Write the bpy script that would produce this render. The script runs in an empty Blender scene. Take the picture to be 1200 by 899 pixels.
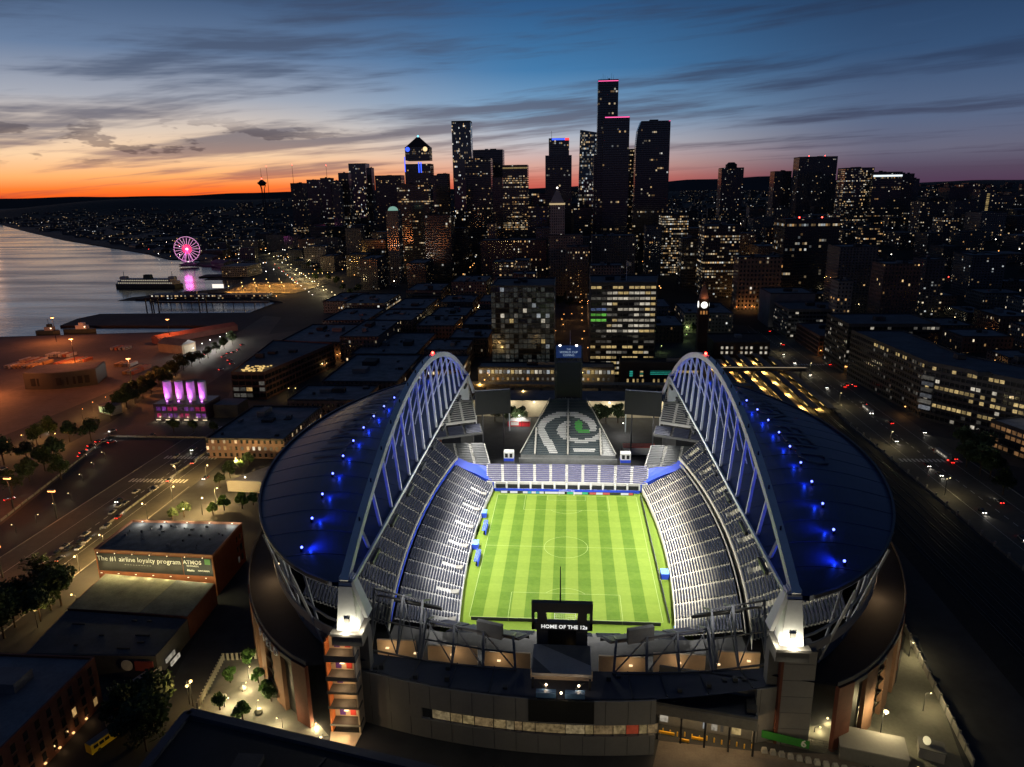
import bpy, math, random
from mathutils import Vector, Matrix
random.seed(7)
R_ = math.radians
sc = bpy.context.scene
COL = sc.collection

# ------------------------------------------------------------------ camera
F = 832.2; TH = R_(15.15); YAW = R_(4.74); ROLL = R_(.89); CAM = Vector((.8, -272.3, 145.5))
_w = Vector((-math.sin(YAW)*math.cos(TH), math.cos(YAW)*math.cos(TH), -math.sin(TH)))
_r = Vector((math.cos(YAW), math.sin(YAW), 0)); _u = _r.cross(_w)
CR = _r*math.cos(ROLL) - _u*math.sin(ROLL); CU = _r*math.sin(ROLL) + _u*math.cos(ROLL); CW = _w
cd = bpy.data.cameras.new('camera'); cam = bpy.data.objects.new('camera', cd); COL.objects.link(cam)
cam.matrix_world = Matrix(((CR.x, CU.x, -CW.x, CAM.x), (CR.y, CU.y, -CW.y, CAM.y), (CR.z, CU.z, -CW.z, CAM.z), (0, 0, 0, 1)))
cd.sensor_width = 36; cd.lens = F/1200*36; cd.clip_start = 1; cd.clip_end = 120000
sc.camera = cam

def ray(px, py): return CW + CR*((px-600)/F) + CU*((449.5-py)/F)
def G(px, py, z=0.):                       # photo pixel -> point on the horizontal plane z
    d = ray(px, py); return CAM + d*((z-CAM.z)/d.z)
def GY(px, py, y):                         # photo pixel -> point at northing y
    d = ray(px, py); return CAM + d*((y-CAM.y)/d.y)

# ------------------------------------------------------------------ render settings
sc.render.engine = 'CYCLES'
cy = sc.cycles
cy.use_denoising = True
cy.max_bounces = 4; cy.diffuse_bounces = 2; cy.glossy_bounces = 3; cy.transmission_bounces = 2; cy.transparent_max_bounces = 6
cy.caustics_reflective = False; cy.caustics_refractive = False
cy.sample_clamp_indirect = 3.0
cy.use_light_tree = True
sc.view_settings.view_transform = 'Standard'; sc.view_settings.look = 'None'
sc.view_settings.exposure = 0; sc.view_settings.gamma = 1; sc.view_settings.use_curve_mapping = False

def lin(c):
    return tuple((v/12.92 if v <= .04045 else ((v+.055)/1.055)**2.4) for v in c)
def rgb(r, g, b): return lin((r/255, g/255, b/255))

# ------------------------------------------------------------------ node helper
class NT:
    def __init__(s, nt): s.nt = nt; s.n = nt.nodes; s.l = nt.links
    def new(s, t, **kw):
        n = s.n.new(t)
        for k, v in kw.items():
            if hasattr(n, k): setattr(n, k, v)
        return n
    def put(s, sock, v):
        if isinstance(v, bpy.types.NodeSocket): s.l.new(v, sock)
        elif isinstance(v, (tuple, list)) and len(v) == 3 and sock.type == 'RGBA': sock.default_value = (*v, 1)
        else: sock.default_value = v
    def math(s, op, a, b=None, c=None, clamp=False):
        n = s.n.new('ShaderNodeMath'); n.operation = op; n.use_clamp = clamp
        for i, v in enumerate((a, b, c)):
            if v is not None: s.put(n.inputs[i], v)
        return n.outputs[0]
    def vmath(s, op, a, b=None):
        n = s.n.new('ShaderNodeVectorMath'); n.operation = op
        s.put(n.inputs[0], a)
        if b is not None: s.put(n.inputs[1], b)
        return n.outputs[1] if op in ('DOT_PRODUCT', 'LENGTH') else n.outputs[0]
    def mix(s, f, a, b, blend='MIX'):
        n = s.n.new('ShaderNodeMix'); n.data_type = 'RGBA'; n.blend_type = blend
        s.put(n.inputs[0], f); s.put(n.inputs[6], a); s.put(n.inputs[7], b)
        return n.outputs[2]
    def comb(s, x=0., y=0., z=0.):
        n = s.n.new('ShaderNodeCombineXYZ')
        for i, v in enumerate((x, y, z)): s.put(n.inputs[i], v)
        return n.outputs[0]
    def sep(s, v):
        n = s.n.new('ShaderNodeSeparateXYZ'); s.l.new(v, n.inputs[0]); return n.outputs
    def white(s, v):
        n = s.n.new('ShaderNodeTexWhiteNoise'); n.noise_dimensions = '3D'; s.l.new(v, n.inputs['Vector']); return n.outputs
    def noise(s, v, scale, detail=3., rough=.5, lo=None):
        n = s.n.new('ShaderNodeTexNoise'); 
        if v is not None: s.l.new(v, n.inputs['Vector'])
        n.inputs['Scale'].default_value = scale; n.inputs['Detail'].default_value = detail; n.inputs['Roughness'].default_value = rough
        return n.outputs[0]
    def ramp(s, f, stops, interp='LINEAR'):
        n = s.n.new('ShaderNodeValToRGB'); s.l.new(f, n.inputs[0]); cr = n.color_ramp; cr.interpolation = interp
        while len(cr.elements) > 1: cr.elements.remove(cr.elements[0])
        cr.elements[0].position = stops[0][0]; c = stops[0][1]
        cr.elements[0].color = (*c, 1) if isinstance(c, tuple) else (c, c, c, 1)
        for p, c in stops[1:]:
            e = cr.elements.new(p); e.color = (*c, 1) if isinstance(c, tuple) else (c, c, c, 1)
        return n.outputs[0]
    def mapr(s, v, a, b, c=0., d=1., smooth=False):
        n = s.n.new('ShaderNodeMapRange'); n.clamp = True
        if smooth: n.interpolation_type = 'SMOOTHSTEP'
        s.put(n.inputs[0], v); n.inputs[1].default_value = a; n.inputs[2].default_value = b; n.inputs[3].default_value = c; n.inputs[4].default_value = d
        return n.outputs[0]

# ------------------------------------------------------------------ world: dusk sky with streaks of cloud
world = bpy.data.worlds.new('World'); sc.world = world; world.use_nodes = True
w = NT(world.node_tree); w.n.clear()
tc = w.new('ShaderNodeTexCoord'); D = tc.outputs['Generated']
dx, dy, dz = w.sep(D)
SUN_AZ = -47.
hl = w.math('SQRT', w.math('ADD', w.math('MULTIPLY', dx, dx), w.math('MULTIPLY', dy, dy)))
ca = w.math('DIVIDE', w.math('ADD', w.math('MULTIPLY', dx, math.sin(R_(SUN_AZ))), w.math('MULTIPLY', dy, math.cos(R_(SUN_AZ)))), w.math('MAXIMUM', hl, 1e-4))
ez = w.math('MAXIMUM', w.math('DIVIDE', dz, .30), 0.)       # 0..1 over the lowest 17 degrees
def hcol(*a): return rgb(*a)
LEFT = [(0, hcol(244, 92, 28)), (.035, hcol(250, 124, 50)), (.08, hcol(248, 172, 104)), (.16, hcol(242, 202, 160)), (.26, hcol(212, 194, 178)),
        (.38, hcol(158, 162, 174)), (.55, hcol(96, 118, 150)), (.75, hcol(58, 82, 116)), (1, hcol(48, 60, 82))]
MID = [(0, hcol(188, 74, 66)), (.05, hcol(208, 118, 102)), (.11, hcol(208, 162, 150)), (.2, hcol(186, 184, 190)), (.32, hcol(120, 160, 194)),
       (.5, hcol(60, 116, 164)), (.75, hcol(40, 84, 130)), (1, hcol(40, 58, 84))]
RIGHT = [(0, hcol(78, 54, 78)), (.06, hcol(82, 68, 88)), (.14, hcol(98, 98, 118)), (.28, hcol(80, 98, 128)), (.5, hcol(48, 76, 112)),
         (.75, hcol(28, 54, 88)), (1, hcol(28, 40, 60))]
rl, rm, rr = w.ramp(ez, LEFT), w.ramp(ez, MID), w.ramp(ez, RIGHT)
sky = w.mix(w.mapr(ca, .34, .76, smooth=True), rr, rm)
sky = w.mix(w.mapr(ca, .70, .96, smooth=True), sky, rl)
back = w.mapr(ca, -1., .34)                                  # away from the sunset the dusk deepens evenly
sky = w.mix(back, w.mix(1., sky, (.55, .55, .62), 'MULTIPLY'), sky)
# cloud streaks on a high flat layer, drawn out towards the sunset
inv = w.math('DIVIDE', 1., w.math('ADD', w.math('MAXIMUM', dz, 0.), .045))
cxp = w.math('MULTIPLY', dx, inv); cyp = w.math('MULTIPLY', dy, inv)
AZC = R_(-60.)
along = w.math('ADD', w.math('MULTIPLY', cxp, math.sin(AZC)), w.math('MULTIPLY', cyp, math.cos(AZC)))
across = w.math('SUBTRACT', w.math('MULTIPLY', cxp, math.cos(AZC)), w.math('MULTIPLY', cyp, math.sin(AZC)))
v1 = w.comb(w.math('MULTIPLY', along, .17), w.math('MULTIPLY', across, .85), 3.3)
n1 = w.noise(v1, 1.0, 5., .55)
azm = w.math('ARCTAN2', dx, dy)
wrp = w.math('MULTIPLY', w.math('SUBTRACT', w.noise(w.comb(w.math('MULTIPLY', azm, 4.), w.math('MULTIPLY', dz, 9.), 2.), 1., 3., .5), .5), .9)
v2 = w.comb(w.math('MULTIPLY', azm, 3.2), w.math('ADD', w.math('SUBTRACT', w.math('MULTIPLY', dz, 44.), w.math('MULTIPLY', azm, 2.2)), wrp), 8.1)
n2 = w.noise(v2, 1.0, 5., .6)
cl = w.math('ADD', w.math('MULTIPLY', n1, .5), w.math('MULTIPLY', n2, .5))
cl = w.math('ADD', cl, w.math('MULTIPLY', w.math('MULTIPLY', w.mapr(ca, .6, .95), w.mapr(dz, .05, .10)), .018))
cl = w.math('SUBTRACT', cl, w.math('MULTIPLY', w.mapr(dz, .06, .02), .03))
cf = w.mapr(cl, .465, .60, 0., 1., smooth=True)
# a few compact dark puffs low in the sunset
v3 = w.comb(w.math('MULTIPLY', w.math('ARCTAN2', dx, dy), 13.), w.math('MULTIPLY', dz, 46.), 1.7)
n3 = w.noise(v3, 1.0, 4., .6)
pf = w.math('MULTIPLY', w.mapr(n3, .565, .62, smooth=True), w.math('MULTIPLY', w.mapr(dz, .03, .055, smooth=True), w.mapr(dz, .10, .07, smooth=True)))
pf = w.math('MULTIPLY', pf, w.mapr(ca, .78, .95, smooth=True))
cl_l = w.ramp(ez, [(0, hcol(172, 62, 46)), (.05, hcol(176, 92, 76)), (.11, hcol(150, 112, 106)), (.22, hcol(104, 98, 110)), (.45, hcol(68, 82, 108)), (1, hcol(30, 46, 76))])
cl_r = w.ramp(ez, [(0, hcol(82, 52, 74)), (.08, hcol(72, 60, 80)), (.2, hcol(62, 66, 88)), (.45, hcol(42, 60, 90)), (1, hcol(18, 34, 60))])
cloudc = w.mix(w.mapr(ca, .40, .82, smooth=True), cl_r, cl_l)
lightw = w.mapr(n2, .52, .70, smooth=True)                    # pale wisps between the dark streaks
sky = w.mix(w.math('MULTIPLY', lightw, .22), sky, w.mix(1., sky, (1.5, 1.4, 1.35), 'MULTIPLY'))
sky = w.mix(w.math('MULTIPLY', cf, .84), sky, cloudc)
sky = w.mix(w.math('MULTIPLY', pf, .8), sky, w.mix(1., sky, (.34, .33, .40), 'MULTIPLY'))
nish = w.new('ShaderNodeTexSky'); nish.sky_type = 'NISHITA'; nish.sun_disc = False
nish.sun_elevation = R_(-3.5); nish.sun_rotation = R_(SUN_AZ)
sky = w.mix(.06, sky, nish.outputs[0], 'ADD')
bg = w.new('ShaderNodeBackground'); w.l.new(sky, bg.inputs[0]); bg.inputs[1].default_value = 1.1
wo = w.new('ShaderNodeOutputWorld'); w.l.new(bg.outputs[0], wo.inputs[0])

# the last light from where the sun has set
sl = bpy.data.lights.new('sun', 'SUN'); sl.energy = .05; sl.angle = R_(14); sl.color = (1, .5, .25)
so = bpy.data.objects.new('sun', sl); COL.objects.link(so)
sd = Vector((math.sin(R_(SUN_AZ))*math.cos(R_(3)), math.cos(R_(SUN_AZ))*math.cos(R_(3)), math.sin(R_(3))))
so.rotation_euler = sd.to_track_quat('Z', 'Y').to_euler()

# ------------------------------------------------------------------ materials
MATS = {}
def mat(name, color, rough=.75, metal=0., emis=None, es=0., var=.18, vs=.15, sample=True, spec=.4, bump=0.):
    if name in MATS: return MATS[name]
    m = bpy.data.materials.new(name); m.use_nodes = True; t = NT(m.node_tree)
    b = t.n['Principled BSDF']
    if var > 0:
        g = t.new('ShaderNodeNewGeometry')
        nz = t.noise(g.outputs['Position'], vs, 4., .6)
        nz2 = t.noise(g.outputs['Position'], vs*9, 3., .6)
        f = t.math('ADD', t.math('MULTIPLY', nz, .65), t.math('MULTIPLY', nz2, .35))
        dark = tuple(c*(1-var*1.6) for c in color); light = tuple(min(1, c*(1+var*1.6)) for c in color)
        t.l.new(t.mix(t.mapr(f, .3, .7), dark, light), b.inputs['Base Color'])
        if bump > 0:
            bp = t.new('ShaderNodeBump'); bp.inputs['Strength'].default_value = bump; bp.inputs['Distance'].default_value = .3
            t.l.new(nz2, bp.inputs['Height']); t.l.new(bp.outputs[0], b.inputs['Normal'])
    else: b.inputs['Base Color'].default_value = (*color, 1)
    b.inputs['Roughness'].default_value = rough; b.inputs['Metallic'].default_value = metal
    b.inputs['Specular IOR Level'].default_value = spec
    if emis:
        b.inputs['Emission Color'].default_value = (*emis, 1); b.inputs['Emission Strength'].default_value = es
        if not sample: m.cycles.emission_sampling = 'NONE'
    MATS[name] = m; return m

def glow(name, color, s, sample=False): return mat(name, (.02, .02, .02), .5, 0, color, s, var=0, sample=sample)

def facade(name, wall, glass=(.02, .025, .03), bay=3.2, flr=3.6, ww=.62, wh=.55, lit=.08, band=.06, clus=.12, warm=.6, es=1.0, roof=(.115, .112, .120), wrough=.8, grough=.12):
    """wall with a grid of windows, some of them lit; used on blocks too far off to tell the panes apart"""
    if name in MATS: return MATS[name]
    m = bpy.data.materials.new(name); m.use_nodes = True; t = NT(m.node_tree); b = t.n['Principled BSDF']
    uv = t.new('ShaderNodeUVMap').outputs[0]; u, v, _ = t.sep(uv)
    oi = t.new('ShaderNodeObjectInfo'); rnd = t.math('MULTIPLY', oi.outputs['Random'], 91.7)
    ub = t.math('DIVIDE', u, bay); vb = t.math('DIVIDE', v, flr)
    cu, cv = t.math('FLOOR', ub), t.math('FLOOR', vb)
    fu, fv = t.math('SUBTRACT', ub, cu), t.math('SUBTRACT', vb, cv)
    win = t.math('MULTIPLY', t.math('LESS_THAN', t.math('ABSOLUTE', t.math('SUBTRACT', fu, .5)), ww/2), t.math('LESS_THAN', t.math('ABSOLUTE', t.math('SUBTRACT', fv, .52)), wh/2))
    geo = t.new('ShaderNodeNewGeometry'); nz = t.sep(geo.outputs['True Normal'])[2]
    side = t.math('LESS_THAN', t.math('ABSOLUTE', nz), .5)
    win = t.math('MULTIPLY', win, side)
    w1 = t.white(t.comb(cu, cv, rnd)); w2 = t.white(t.comb(3.7, cv, rnd)); w3 = t.white(t.comb(t.math('FLOOR', t.math('DIVIDE', cu, 5.)), cv, t.math('ADD', rnd, 17.)))
    p = t.math('ADD', t.math('MULTIPLY', t.math('LESS_THAN', w2[0], band), .62), lit)
    p = t.math('ADD', p, t.math('MULTIPLY', t.math('LESS_THAN', w3[0], clus), .5))
    r2_ = t.white(t.comb(rnd, 5.1, 2.2))[0]; p = t.math('MULTIPLY', p, t.math('ADD', t.math('MULTIPLY', t.math('POWER', r2_, 2.), 1.7), .22))
    on = t.math('MULTIPLY', t.math('LESS_THAN', w1[0], p), win)
    cr, cg, cb = t.sep(w1[1])
    br = t.math('MULTIPLY', t.math('ADD', t.math('POWER', cg, 2.6), .10), es)
    ec = t.ramp(t.math('ADD', t.math('MULTIPLY', cb, .7), (1-warm)*.45), [(0, (1, .46, .13)), (.35, (1, .66, .30)), (.6, (1, .84, .58)), (.85, (.86, .95, 1)), (1, (.7, .86, 1))])
    nn = t.noise(geo.outputs['Position'], .06, 3., .6)
    wallc = t.mix(t.mapr(nn, .3, .7), tuple(c*.75 for c in wall), tuple(c*1.2 for c in wall))
    tone = t.math('ADD', .65, t.math('MULTIPLY', oi.outputs['Random'], .7))
    wallc = t.mix(1., wallc, t.comb(tone, tone, tone), 'MULTIPLY')
    rn = t.noise(geo.outputs['Position'], .14, 4., .65)
    roofc = t.mix(t.mapr(rn, .35, .65), tuple(c*.6 for c in roof), tuple(c*1.5 for c in roof))
    base = t.mix(side, roofc, wallc)
    base = t.mix(win, base, glass)
    t.l.new(base, b.inputs['Base Color'])
    t.l.new(t.math('ADD', t.math('MULTIPLY', win, grough-wrough), wrough), b.inputs['Roughness'])
    b.inputs['Specular IOR Level'].default_value = 1.0
    t.l.new(ec, b.inputs['Emission Color']); t.l.new(t.math('MULTIPLY', on, br), b.inputs['Emission Strength'])
    m.cycles.emission_sampling = 'NONE'
    MATS[name] = m; return m

FA = dict(
    tower=facade('facade_dark_glass', (.050, .052, .060), bay=3., flr=3.9, ww=.86, wh=.7, lit=.018, band=.035, clus=.07, warm=.6, es=.62, grough=.10),
    black=facade('facade_black_glass', (.026, .026, .030), bay=3., flr=3.9, ww=.88, wh=.72, lit=.018, band=.03, clus=.06, warm=.62, es=.6, grough=.16),
    bands=facade('facade_office_bands', (.060, .058, .056), bay=2.6, flr=3.8, ww=.9, wh=.5, lit=.03, band=.13, clus=.14, warm=.85, es=.75),
    stone=facade('facade_stone', (.15, .135, .12), bay=3.4, flr=3.7, ww=.45, wh=.52, lit=.06, band=.03, clus=.07, warm=.78, es=.85),
    brick=facade('facade_brick', (.11, .06, .045), bay=3.4, flr=4., ww=.42, wh=.55, lit=.05, band=.02, clus=.08, warm=.88, es=1.1),
    resi=facade('facade_residential', (.075, .075, .08), bay=3.6, flr=3.1, ww=.5, wh=.5, lit=.07, band=.0, clus=.02, warm=.65, es=.85),
    far=facade('facade_far', (.045, .045, .05), bay=4.5, flr=3.4, ww=.5, wh=.5, lit=.10, band=.01, clus=.03, warm=.68, es=1.0, roof=(.016, .017, .02)),
    busy=facade('facade_busy', (.06, .058, .056), bay=3., flr=3.8, ww=.74, wh=.5, lit=.16, band=.22, clus=.25, warm=.7, es=.85),
    mirror=facade('facade_mirror_glass', (.05, .05, .055), glass=(.06, .065, .07), bay=1.6, flr=4., ww=.94, wh=.86, lit=.02, band=.03, clus=.05, warm=.5, es=1.2, grough=.05),
)

# ------------------------------------------------------------------ mesh builder
class MB:
    def __init__(s): s.v = []; s.f = []; s.m = []
    def add(s, vs, fs, mi=0):
        o = len(s.v); s.v += [tuple(p) for p in vs]; s.f += [tuple(i+o for i in f) for f in fs]; s.m += [mi]*len(fs); return s
    def quad(s, a, b, c, d, mi=0): return s.add([a, b, c, d], [(0, 1, 2, 3)], mi)
    def box(s, x0, x1, y0, y1, z0, z1, mi=0):
        return s.add([(x0, y0, z0), (x1, y0, z0), (x1, y1, z0), (x0, y1, z0), (x0, y0, z1), (x1, y0, z1), (x1, y1, z1), (x0, y1, z1)],
                     [(3, 2, 1, 0), (4, 5, 6, 7), (0, 1, 5, 4), (1, 2, 6, 5), (2, 3, 7, 6), (3, 0, 4, 7)], mi)
    def bar(s, p, q, w, h=None, mi=0, up=None):
        h = h or w; p = Vector(p); q = Vector(q); d = q-p
        if d.length < 1e-6: return s
        d.normalize(); u = Vector(up) if up else (Vector((0, 0, 1)) if abs(d.z) < .95 else Vector((0, 1, 0)))
        r = d.cross(u).normalized(); u = r.cross(d).normalized()
        vs = []
        for c in (p, q):
            for a, b in ((-1, -1), (1, -1), (1, 1), (-1, 1)): vs.append(c + r*(a*w/2) + u*(b*h/2))
        return s.add(vs, [(3, 2, 1, 0), (4, 5, 6, 7), (0, 1, 5, 4), (1, 2, 6, 5), (2, 3, 7, 6), (3, 0, 4, 7)], mi)
    def tube(s, p, q, r0, r1=None, n=8, mi=0, caps=True):
        r1 = r0 if r1 is None else r1; p = Vector(p); q = Vector(q); d = (q-p).normalized()
        u = Vector((0, 0, 1)) if abs(d.z) < .95 else Vector((1, 0, 0)); a = d.cross(u).normalized(); b = d.cross(a)
        vs = []
        for c, r in ((p, r0), (q, r1)):
            for i in range(n):
                t = 2*math.pi*i/n; vs.append(c + a*(r*math.cos(t)) + b*(r*math.sin(t)))
        fs = [(i, i+n, (i+1) % n+n, (i+1) % n) for i in range(n)]
        if caps: fs += [tuple(range(n)), tuple(range(2*n-1, n-1, -1))]
        return s.add(vs, fs, mi)
    def prism(s, poly, z0, z1, mi=0, top=None):
        n = len(poly); a = sum(poly[i][0]*poly[(i+1) % n][1]-poly[(i+1) % n][0]*poly[i][1] for i in range(n))
        if a < 0: poly = poly[::-1]
        vs = [(p[0], p[1], z0) for p in poly] + [(p[0], p[1], z1) for p in poly]
        s.add(vs, [tuple(range(n-1, -1, -1))] + [(i, (i+1) % n, (i+1) % n+n, i+n) for i in range(n)], mi)
        return s.add(vs[n:], [tuple(range(n))], mi if top is None else top)
    def frus(s, x0, x1, y0, y1, z0, z1, k, mi=0):
        cx, cy_ = (x0+x1)/2, (y0+y1)/2; q = lambda x, y: (cx+(x-cx)*k, cy_+(y-cy_)*k)
        lo = [(x0, y0), (x1, y0), (x1, y1), (x0, y1)]; hi = [q(*p) for p in lo]
        return s.add([(*p, z0) for p in lo]+[(*p, z1) for p in hi], [(3, 2, 1, 0), (4, 5, 6, 7), (0, 1, 5, 4), (1, 2, 6, 5), (2, 3, 7, 6), (3, 0, 4, 7)], mi)
    def ball(s, c, r, n=8, m=5, mi=0, sz=1.):
        vs = []; 
        for j in range(m+1):
            ph = math.pi*j/m
            for i in range(n):
                t = 2*math.pi*i/n; vs.append((c[0]+r*math.sin(ph)*math.cos(t), c[1]+r*math.sin(ph)*math.sin(t), c[2]+r*sz*math.cos(ph)))
        return s.add(vs, [(j*n+i, (j+1)*n+i, (j+1)*n+(i+1) % n, j*n+(i+1) % n) for j in range(m) for i in range(n)], mi)
    def mesh(s, name, mats, uv=True, smooth=False):
        me = bpy.data.meshes.new(name); me.from_pydata(s.v, [], s.f)
        for m in (mats if isinstance(mats, (list, tuple)) else [mats]): me.materials.append(m)
        me.polygons.foreach_set('material_index', s.m)
        if smooth: me.polygons.foreach_set('use_smooth', [True]*len(s.f))
        if uv:
            l = me.uv_layers.new(name='UVMap'); k = 0; dat = [0.]*(2*len(me.loops))
            for p in me.polygons:
                nx, ny, nz = p.normal
                if abs(nz) > .8: tx, ty, flat = 1, 0, True
                else:
                    q = math.hypot(nx, ny) or 1; tx, ty, flat = -ny/q, nx/q, False
                for li in p.loop_indices:
                    c = s.v[me.loops[li].vertex_index]
                    if flat: dat[2*li], dat[2*li+1] = c[0], c[1]
                    else: dat[2*li], dat[2*li+1] = c[0]*tx+c[1]*ty+500, c[2]+40
            l.data.foreach_set('uv', dat)
        me.update(); return me
    def build(s, name, mats, parent=None, **kw):
        return link(name, s.mesh(name, mats, **{k: v for k, v in kw.items() if k in ('uv', 'smooth')}), parent)

def link(name, data, parent=None, loc=None, rz=0.):
    o = bpy.data.objects.new(name, data); COL.objects.link(o)
    if parent is not None: o.parent = parent
    if loc is not None: o.location = loc
    if rz: o.rotation_euler = (0, 0, rz)
    return o
def tag(o, label, cat, group=None):
    o['label'] = label; o['category'] = cat
    if group: o['group'] = group
    return o
def thing(name, label, cat, loc=(0, 0, 0), rz=0., group=None):
    o = link(name, None, None, loc, rz); o.empty_display_size = .5; return tag(o, label, cat, group)
def struct(name, mb, m, kind='structure', parent=None, **kw):
    o = mb.build(name, m, parent, **kw)
    if parent is None: o['kind'] = kind
    return o
def copy_tree(o, loc=None, rz=None, parent=None, label=None, group=None):
    c = o.copy(); COL.objects.link(c); c.parent = parent
    if parent is None:
        if loc is not None: c.location = loc
        if rz is not None: c.rotation_euler = (0, 0, rz)
        if label: c['label'] = label
        if group: c['group'] = group
    for ch in o.children: copy_tree(ch, parent=c)
    return c
def lamp(kind, name, loc, power, color, parent=None, radius=.3, aim=None, spot=None, blend=.6, size=None):
    d = bpy.data.lights.new(name, kind); d.energy = power; d.color = color
    if kind in ('POINT', 'SPOT'): d.shadow_soft_size = radius
    if spot: d.spot_size = R_(spot); d.spot_blend = blend
    if size: d.shape = 'RECTANGLE'; d.size, d.size_y = size
    o = bpy.data.objects.new(name, d); COL.objects.link(o); o.location = loc
    if parent is not None: o.parent = parent
    if aim is not None:
        dirv = Vector(aim) - Vector(loc); o.rotation_euler = dirv.to_track_quat('-Z', 'Y').to_euler()
    return o
def text_mesh(s, size, extrude=.05, align='CENTER', spacing=1., bold=0.):
    c = bpy.data.curves.new('lettering', 'FONT'); c.body = s; c.size = size; c.extrude = extrude; c.align_x = align; c.align_y = 'CENTER'; c.space_character = spacing; c.offset = bold
    c.resolution_u = 2
    o = bpy.data.objects.new('lettering', c); COL.objects.link(o)
    me = bpy.data.meshes.new_from_object(o.evaluated_get(bpy.context.evaluated_depsgraph_get()))
    bpy.data.objects.remove(o); return me
def lettering(s, size, m, parent, origin, xdir, ydir, extrude=.04, bold=0., name='lettering', fn=None, spacing=1.):
    me = text_mesh(s, size, extrude, bold=bold, spacing=spacing); X = Vector(xdir).normalized(); Y = Vector(ydir).normalized(); Z = X.cross(Y); O = Vector(origin)
    for v in me.vertices:
        p = O + X*v.co.x + Y*v.co.y + Z*v.co.z
        v.co = fn(p) if fn else p
    me.materials.clear(); me.materials.append(m); me.update()
    return link(name, me, parent)

# ------------------------------------------------------------------ terrain
def bump2(x, y, cx, cy_, a, sx, sy): return a*math.exp(-((x-cx)/sx)**2-((y-cy_)/sy)**2)
HILLS = [(760, 1500, 70, 420, 700), (1500, 3000, 115, 900, 1300), (-1350, 4300, 140, 800, 750), (-420, 2300, 28, 500, 700), (60, 1350, 26, 260, 420),
         (1150, 350, 62, 420, 600), (-3900, 6000, 128, 1200, 900), (200, 5200, 120, 1500, 1200), (3500, 5200, 140, 2000, 2500), (2300, 1500, 90, 900, 1600), (-2300, 7500, 130, 1600, 1100)]
def H(x, y):
    return max(0., sum(bump2(x, y, *h) for h in HILLS) - 3.)

# ================================================================== SETTING
from mathutils.geometry import tessellate_polygon
def sheet(poly, z, mb=None, mi=0):
    mb = mb or MB(); pts = [Vector((p[0], p[1], 0)) for p in poly]
    a = sum(pts[i].x*pts[(i+1) % len(pts)].y-pts[(i+1) % len(pts)].x*pts[i].y for i in range(len(pts)))
    if a < 0: pts.reverse()
    tris = tessellate_polygon([pts]); fs = []
    for t in tris:
        p, q, r = (pts[i] for i in t)
        fs.append(t if (q-p).cross(r-p).z > 0 else t[::-1])
    return mb.add([(p.x, p.y, z) for p in pts], fs, mi)
def gp(pix, z=0.): return [G(px, py, z)[:2] for px, py in pix]

COAST = [(-12000, 430), (-640, 442), (-432, 476), (-418, 512), (-600, 512), (-612, 560), (-606, 596), (-404, 604), (-398, 690), (-430, 716),
         (-640, 728), (-642, 764), (-545, 772), (-552, 850), (-575, 940), (-600, 1010), (-690, 1010), (-695, 1050), (-618, 1060), (-660, 1150), (-860, 1262), (-872, 1300), (-730, 1285),
         (-800, 1330), (-966, 1395), (-1116, 1560), (-1379, 1801), (-1828, 2215), (-2432, 2824), (-3397, 3823), (-4300, 4300), (-6500, 4650), (-12000, 5000)]
LAND = COAST + [(-60000, 6000), (-60000, 70000), (60000, 70000), (60000, -3000), (-12000, -3000)]
def inland(x, y):
    c = False; n = len(LAND); j = n-1
    for i in range(n):
        (xi, yi), (xj, yj) = LAND[i], LAND[j]
        if (yi > y) != (yj > y) and x < (xj-xi)*(y-yi)/(yj-yi)+xi: c = not c
        j = i
    return c
m_ground = mat('city_ground', (.030, .031, .034), .9, var=.35, vs=.02)
mb = sheet(LAND, 0.)
for a, b in zip(COAST, COAST[1:]): mb.quad((*a, 0), (*b, 0), (*b, -6), (*a, -6))
struct('ground', mb, m_ground)
# the bay
m_water = bpy.data.materials.new('bay_water'); m_water.use_nodes = True; t = NT(m_water.node_tree); b = t.n['Principled BSDF']
b.inputs['Base Color'].default_value = (.012, .018, .024, 1); b.inputs['Roughness'].default_value = .12; b.inputs['IOR'].default_value = 1.33; b.inputs['Specular IOR Level'].default_value = .75
g = t.new('ShaderNodeNewGeometry'); px_, py_, _ = t.sep(g.outputs['Position'])
wv = t.noise(t.comb(t.math('MULTIPLY', px_, .5), t.math('MULTIPLY', py_, 1.), 0.), .11, 5., .6)
wv2 = t.noise(t.comb(t.math('MULTIPLY', px_, .25), py_, 4.), .012, 3., .5)
bp = t.new('ShaderNodeBump'); bp.inputs['Strength'].default_value = .22; bp.inputs['Distance'].default_value = 1.2
t.l.new(t.math('ADD', wv, t.math('MULTIPLY', wv2, .8)), bp.inputs['Height']); t.l.new(bp.outputs[0], b.inputs['Normal'])
t.l.new(t.mapr(wv2, .35, .65, .06, .26), b.inputs['Roughness'])
struct('bay_water', MB().quad((-60000, -3000, -2), (200, -3000, -2), (200, 9000, -2), (-60000, 9000, -2)), m_water)
# hills
m_hill = mat('hillside', (.012, .014, .012), .95, var=.4, vs=.01)
mb = MB(); NX, NY, X0, Y0, ST = 112, 84, -7000, 260, 125
vs = []
for j in range(NY+1):
    for i in range(NX+1):
        x, y = X0+i*ST, Y0+j*ST; hh = H(x, y)
        vs.append((x, y, hh-.6 if inland(x, y) else -5.))
mb.add(vs, [(j*(NX+1)+i, j*(NX+1)+i+1, (j+1)*(NX+1)+i+1, (j+1)*(NX+1)+i) for j in range(NY) for i in range(NX)])
struct('hills', mb, m_hill, smooth=True)
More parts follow.
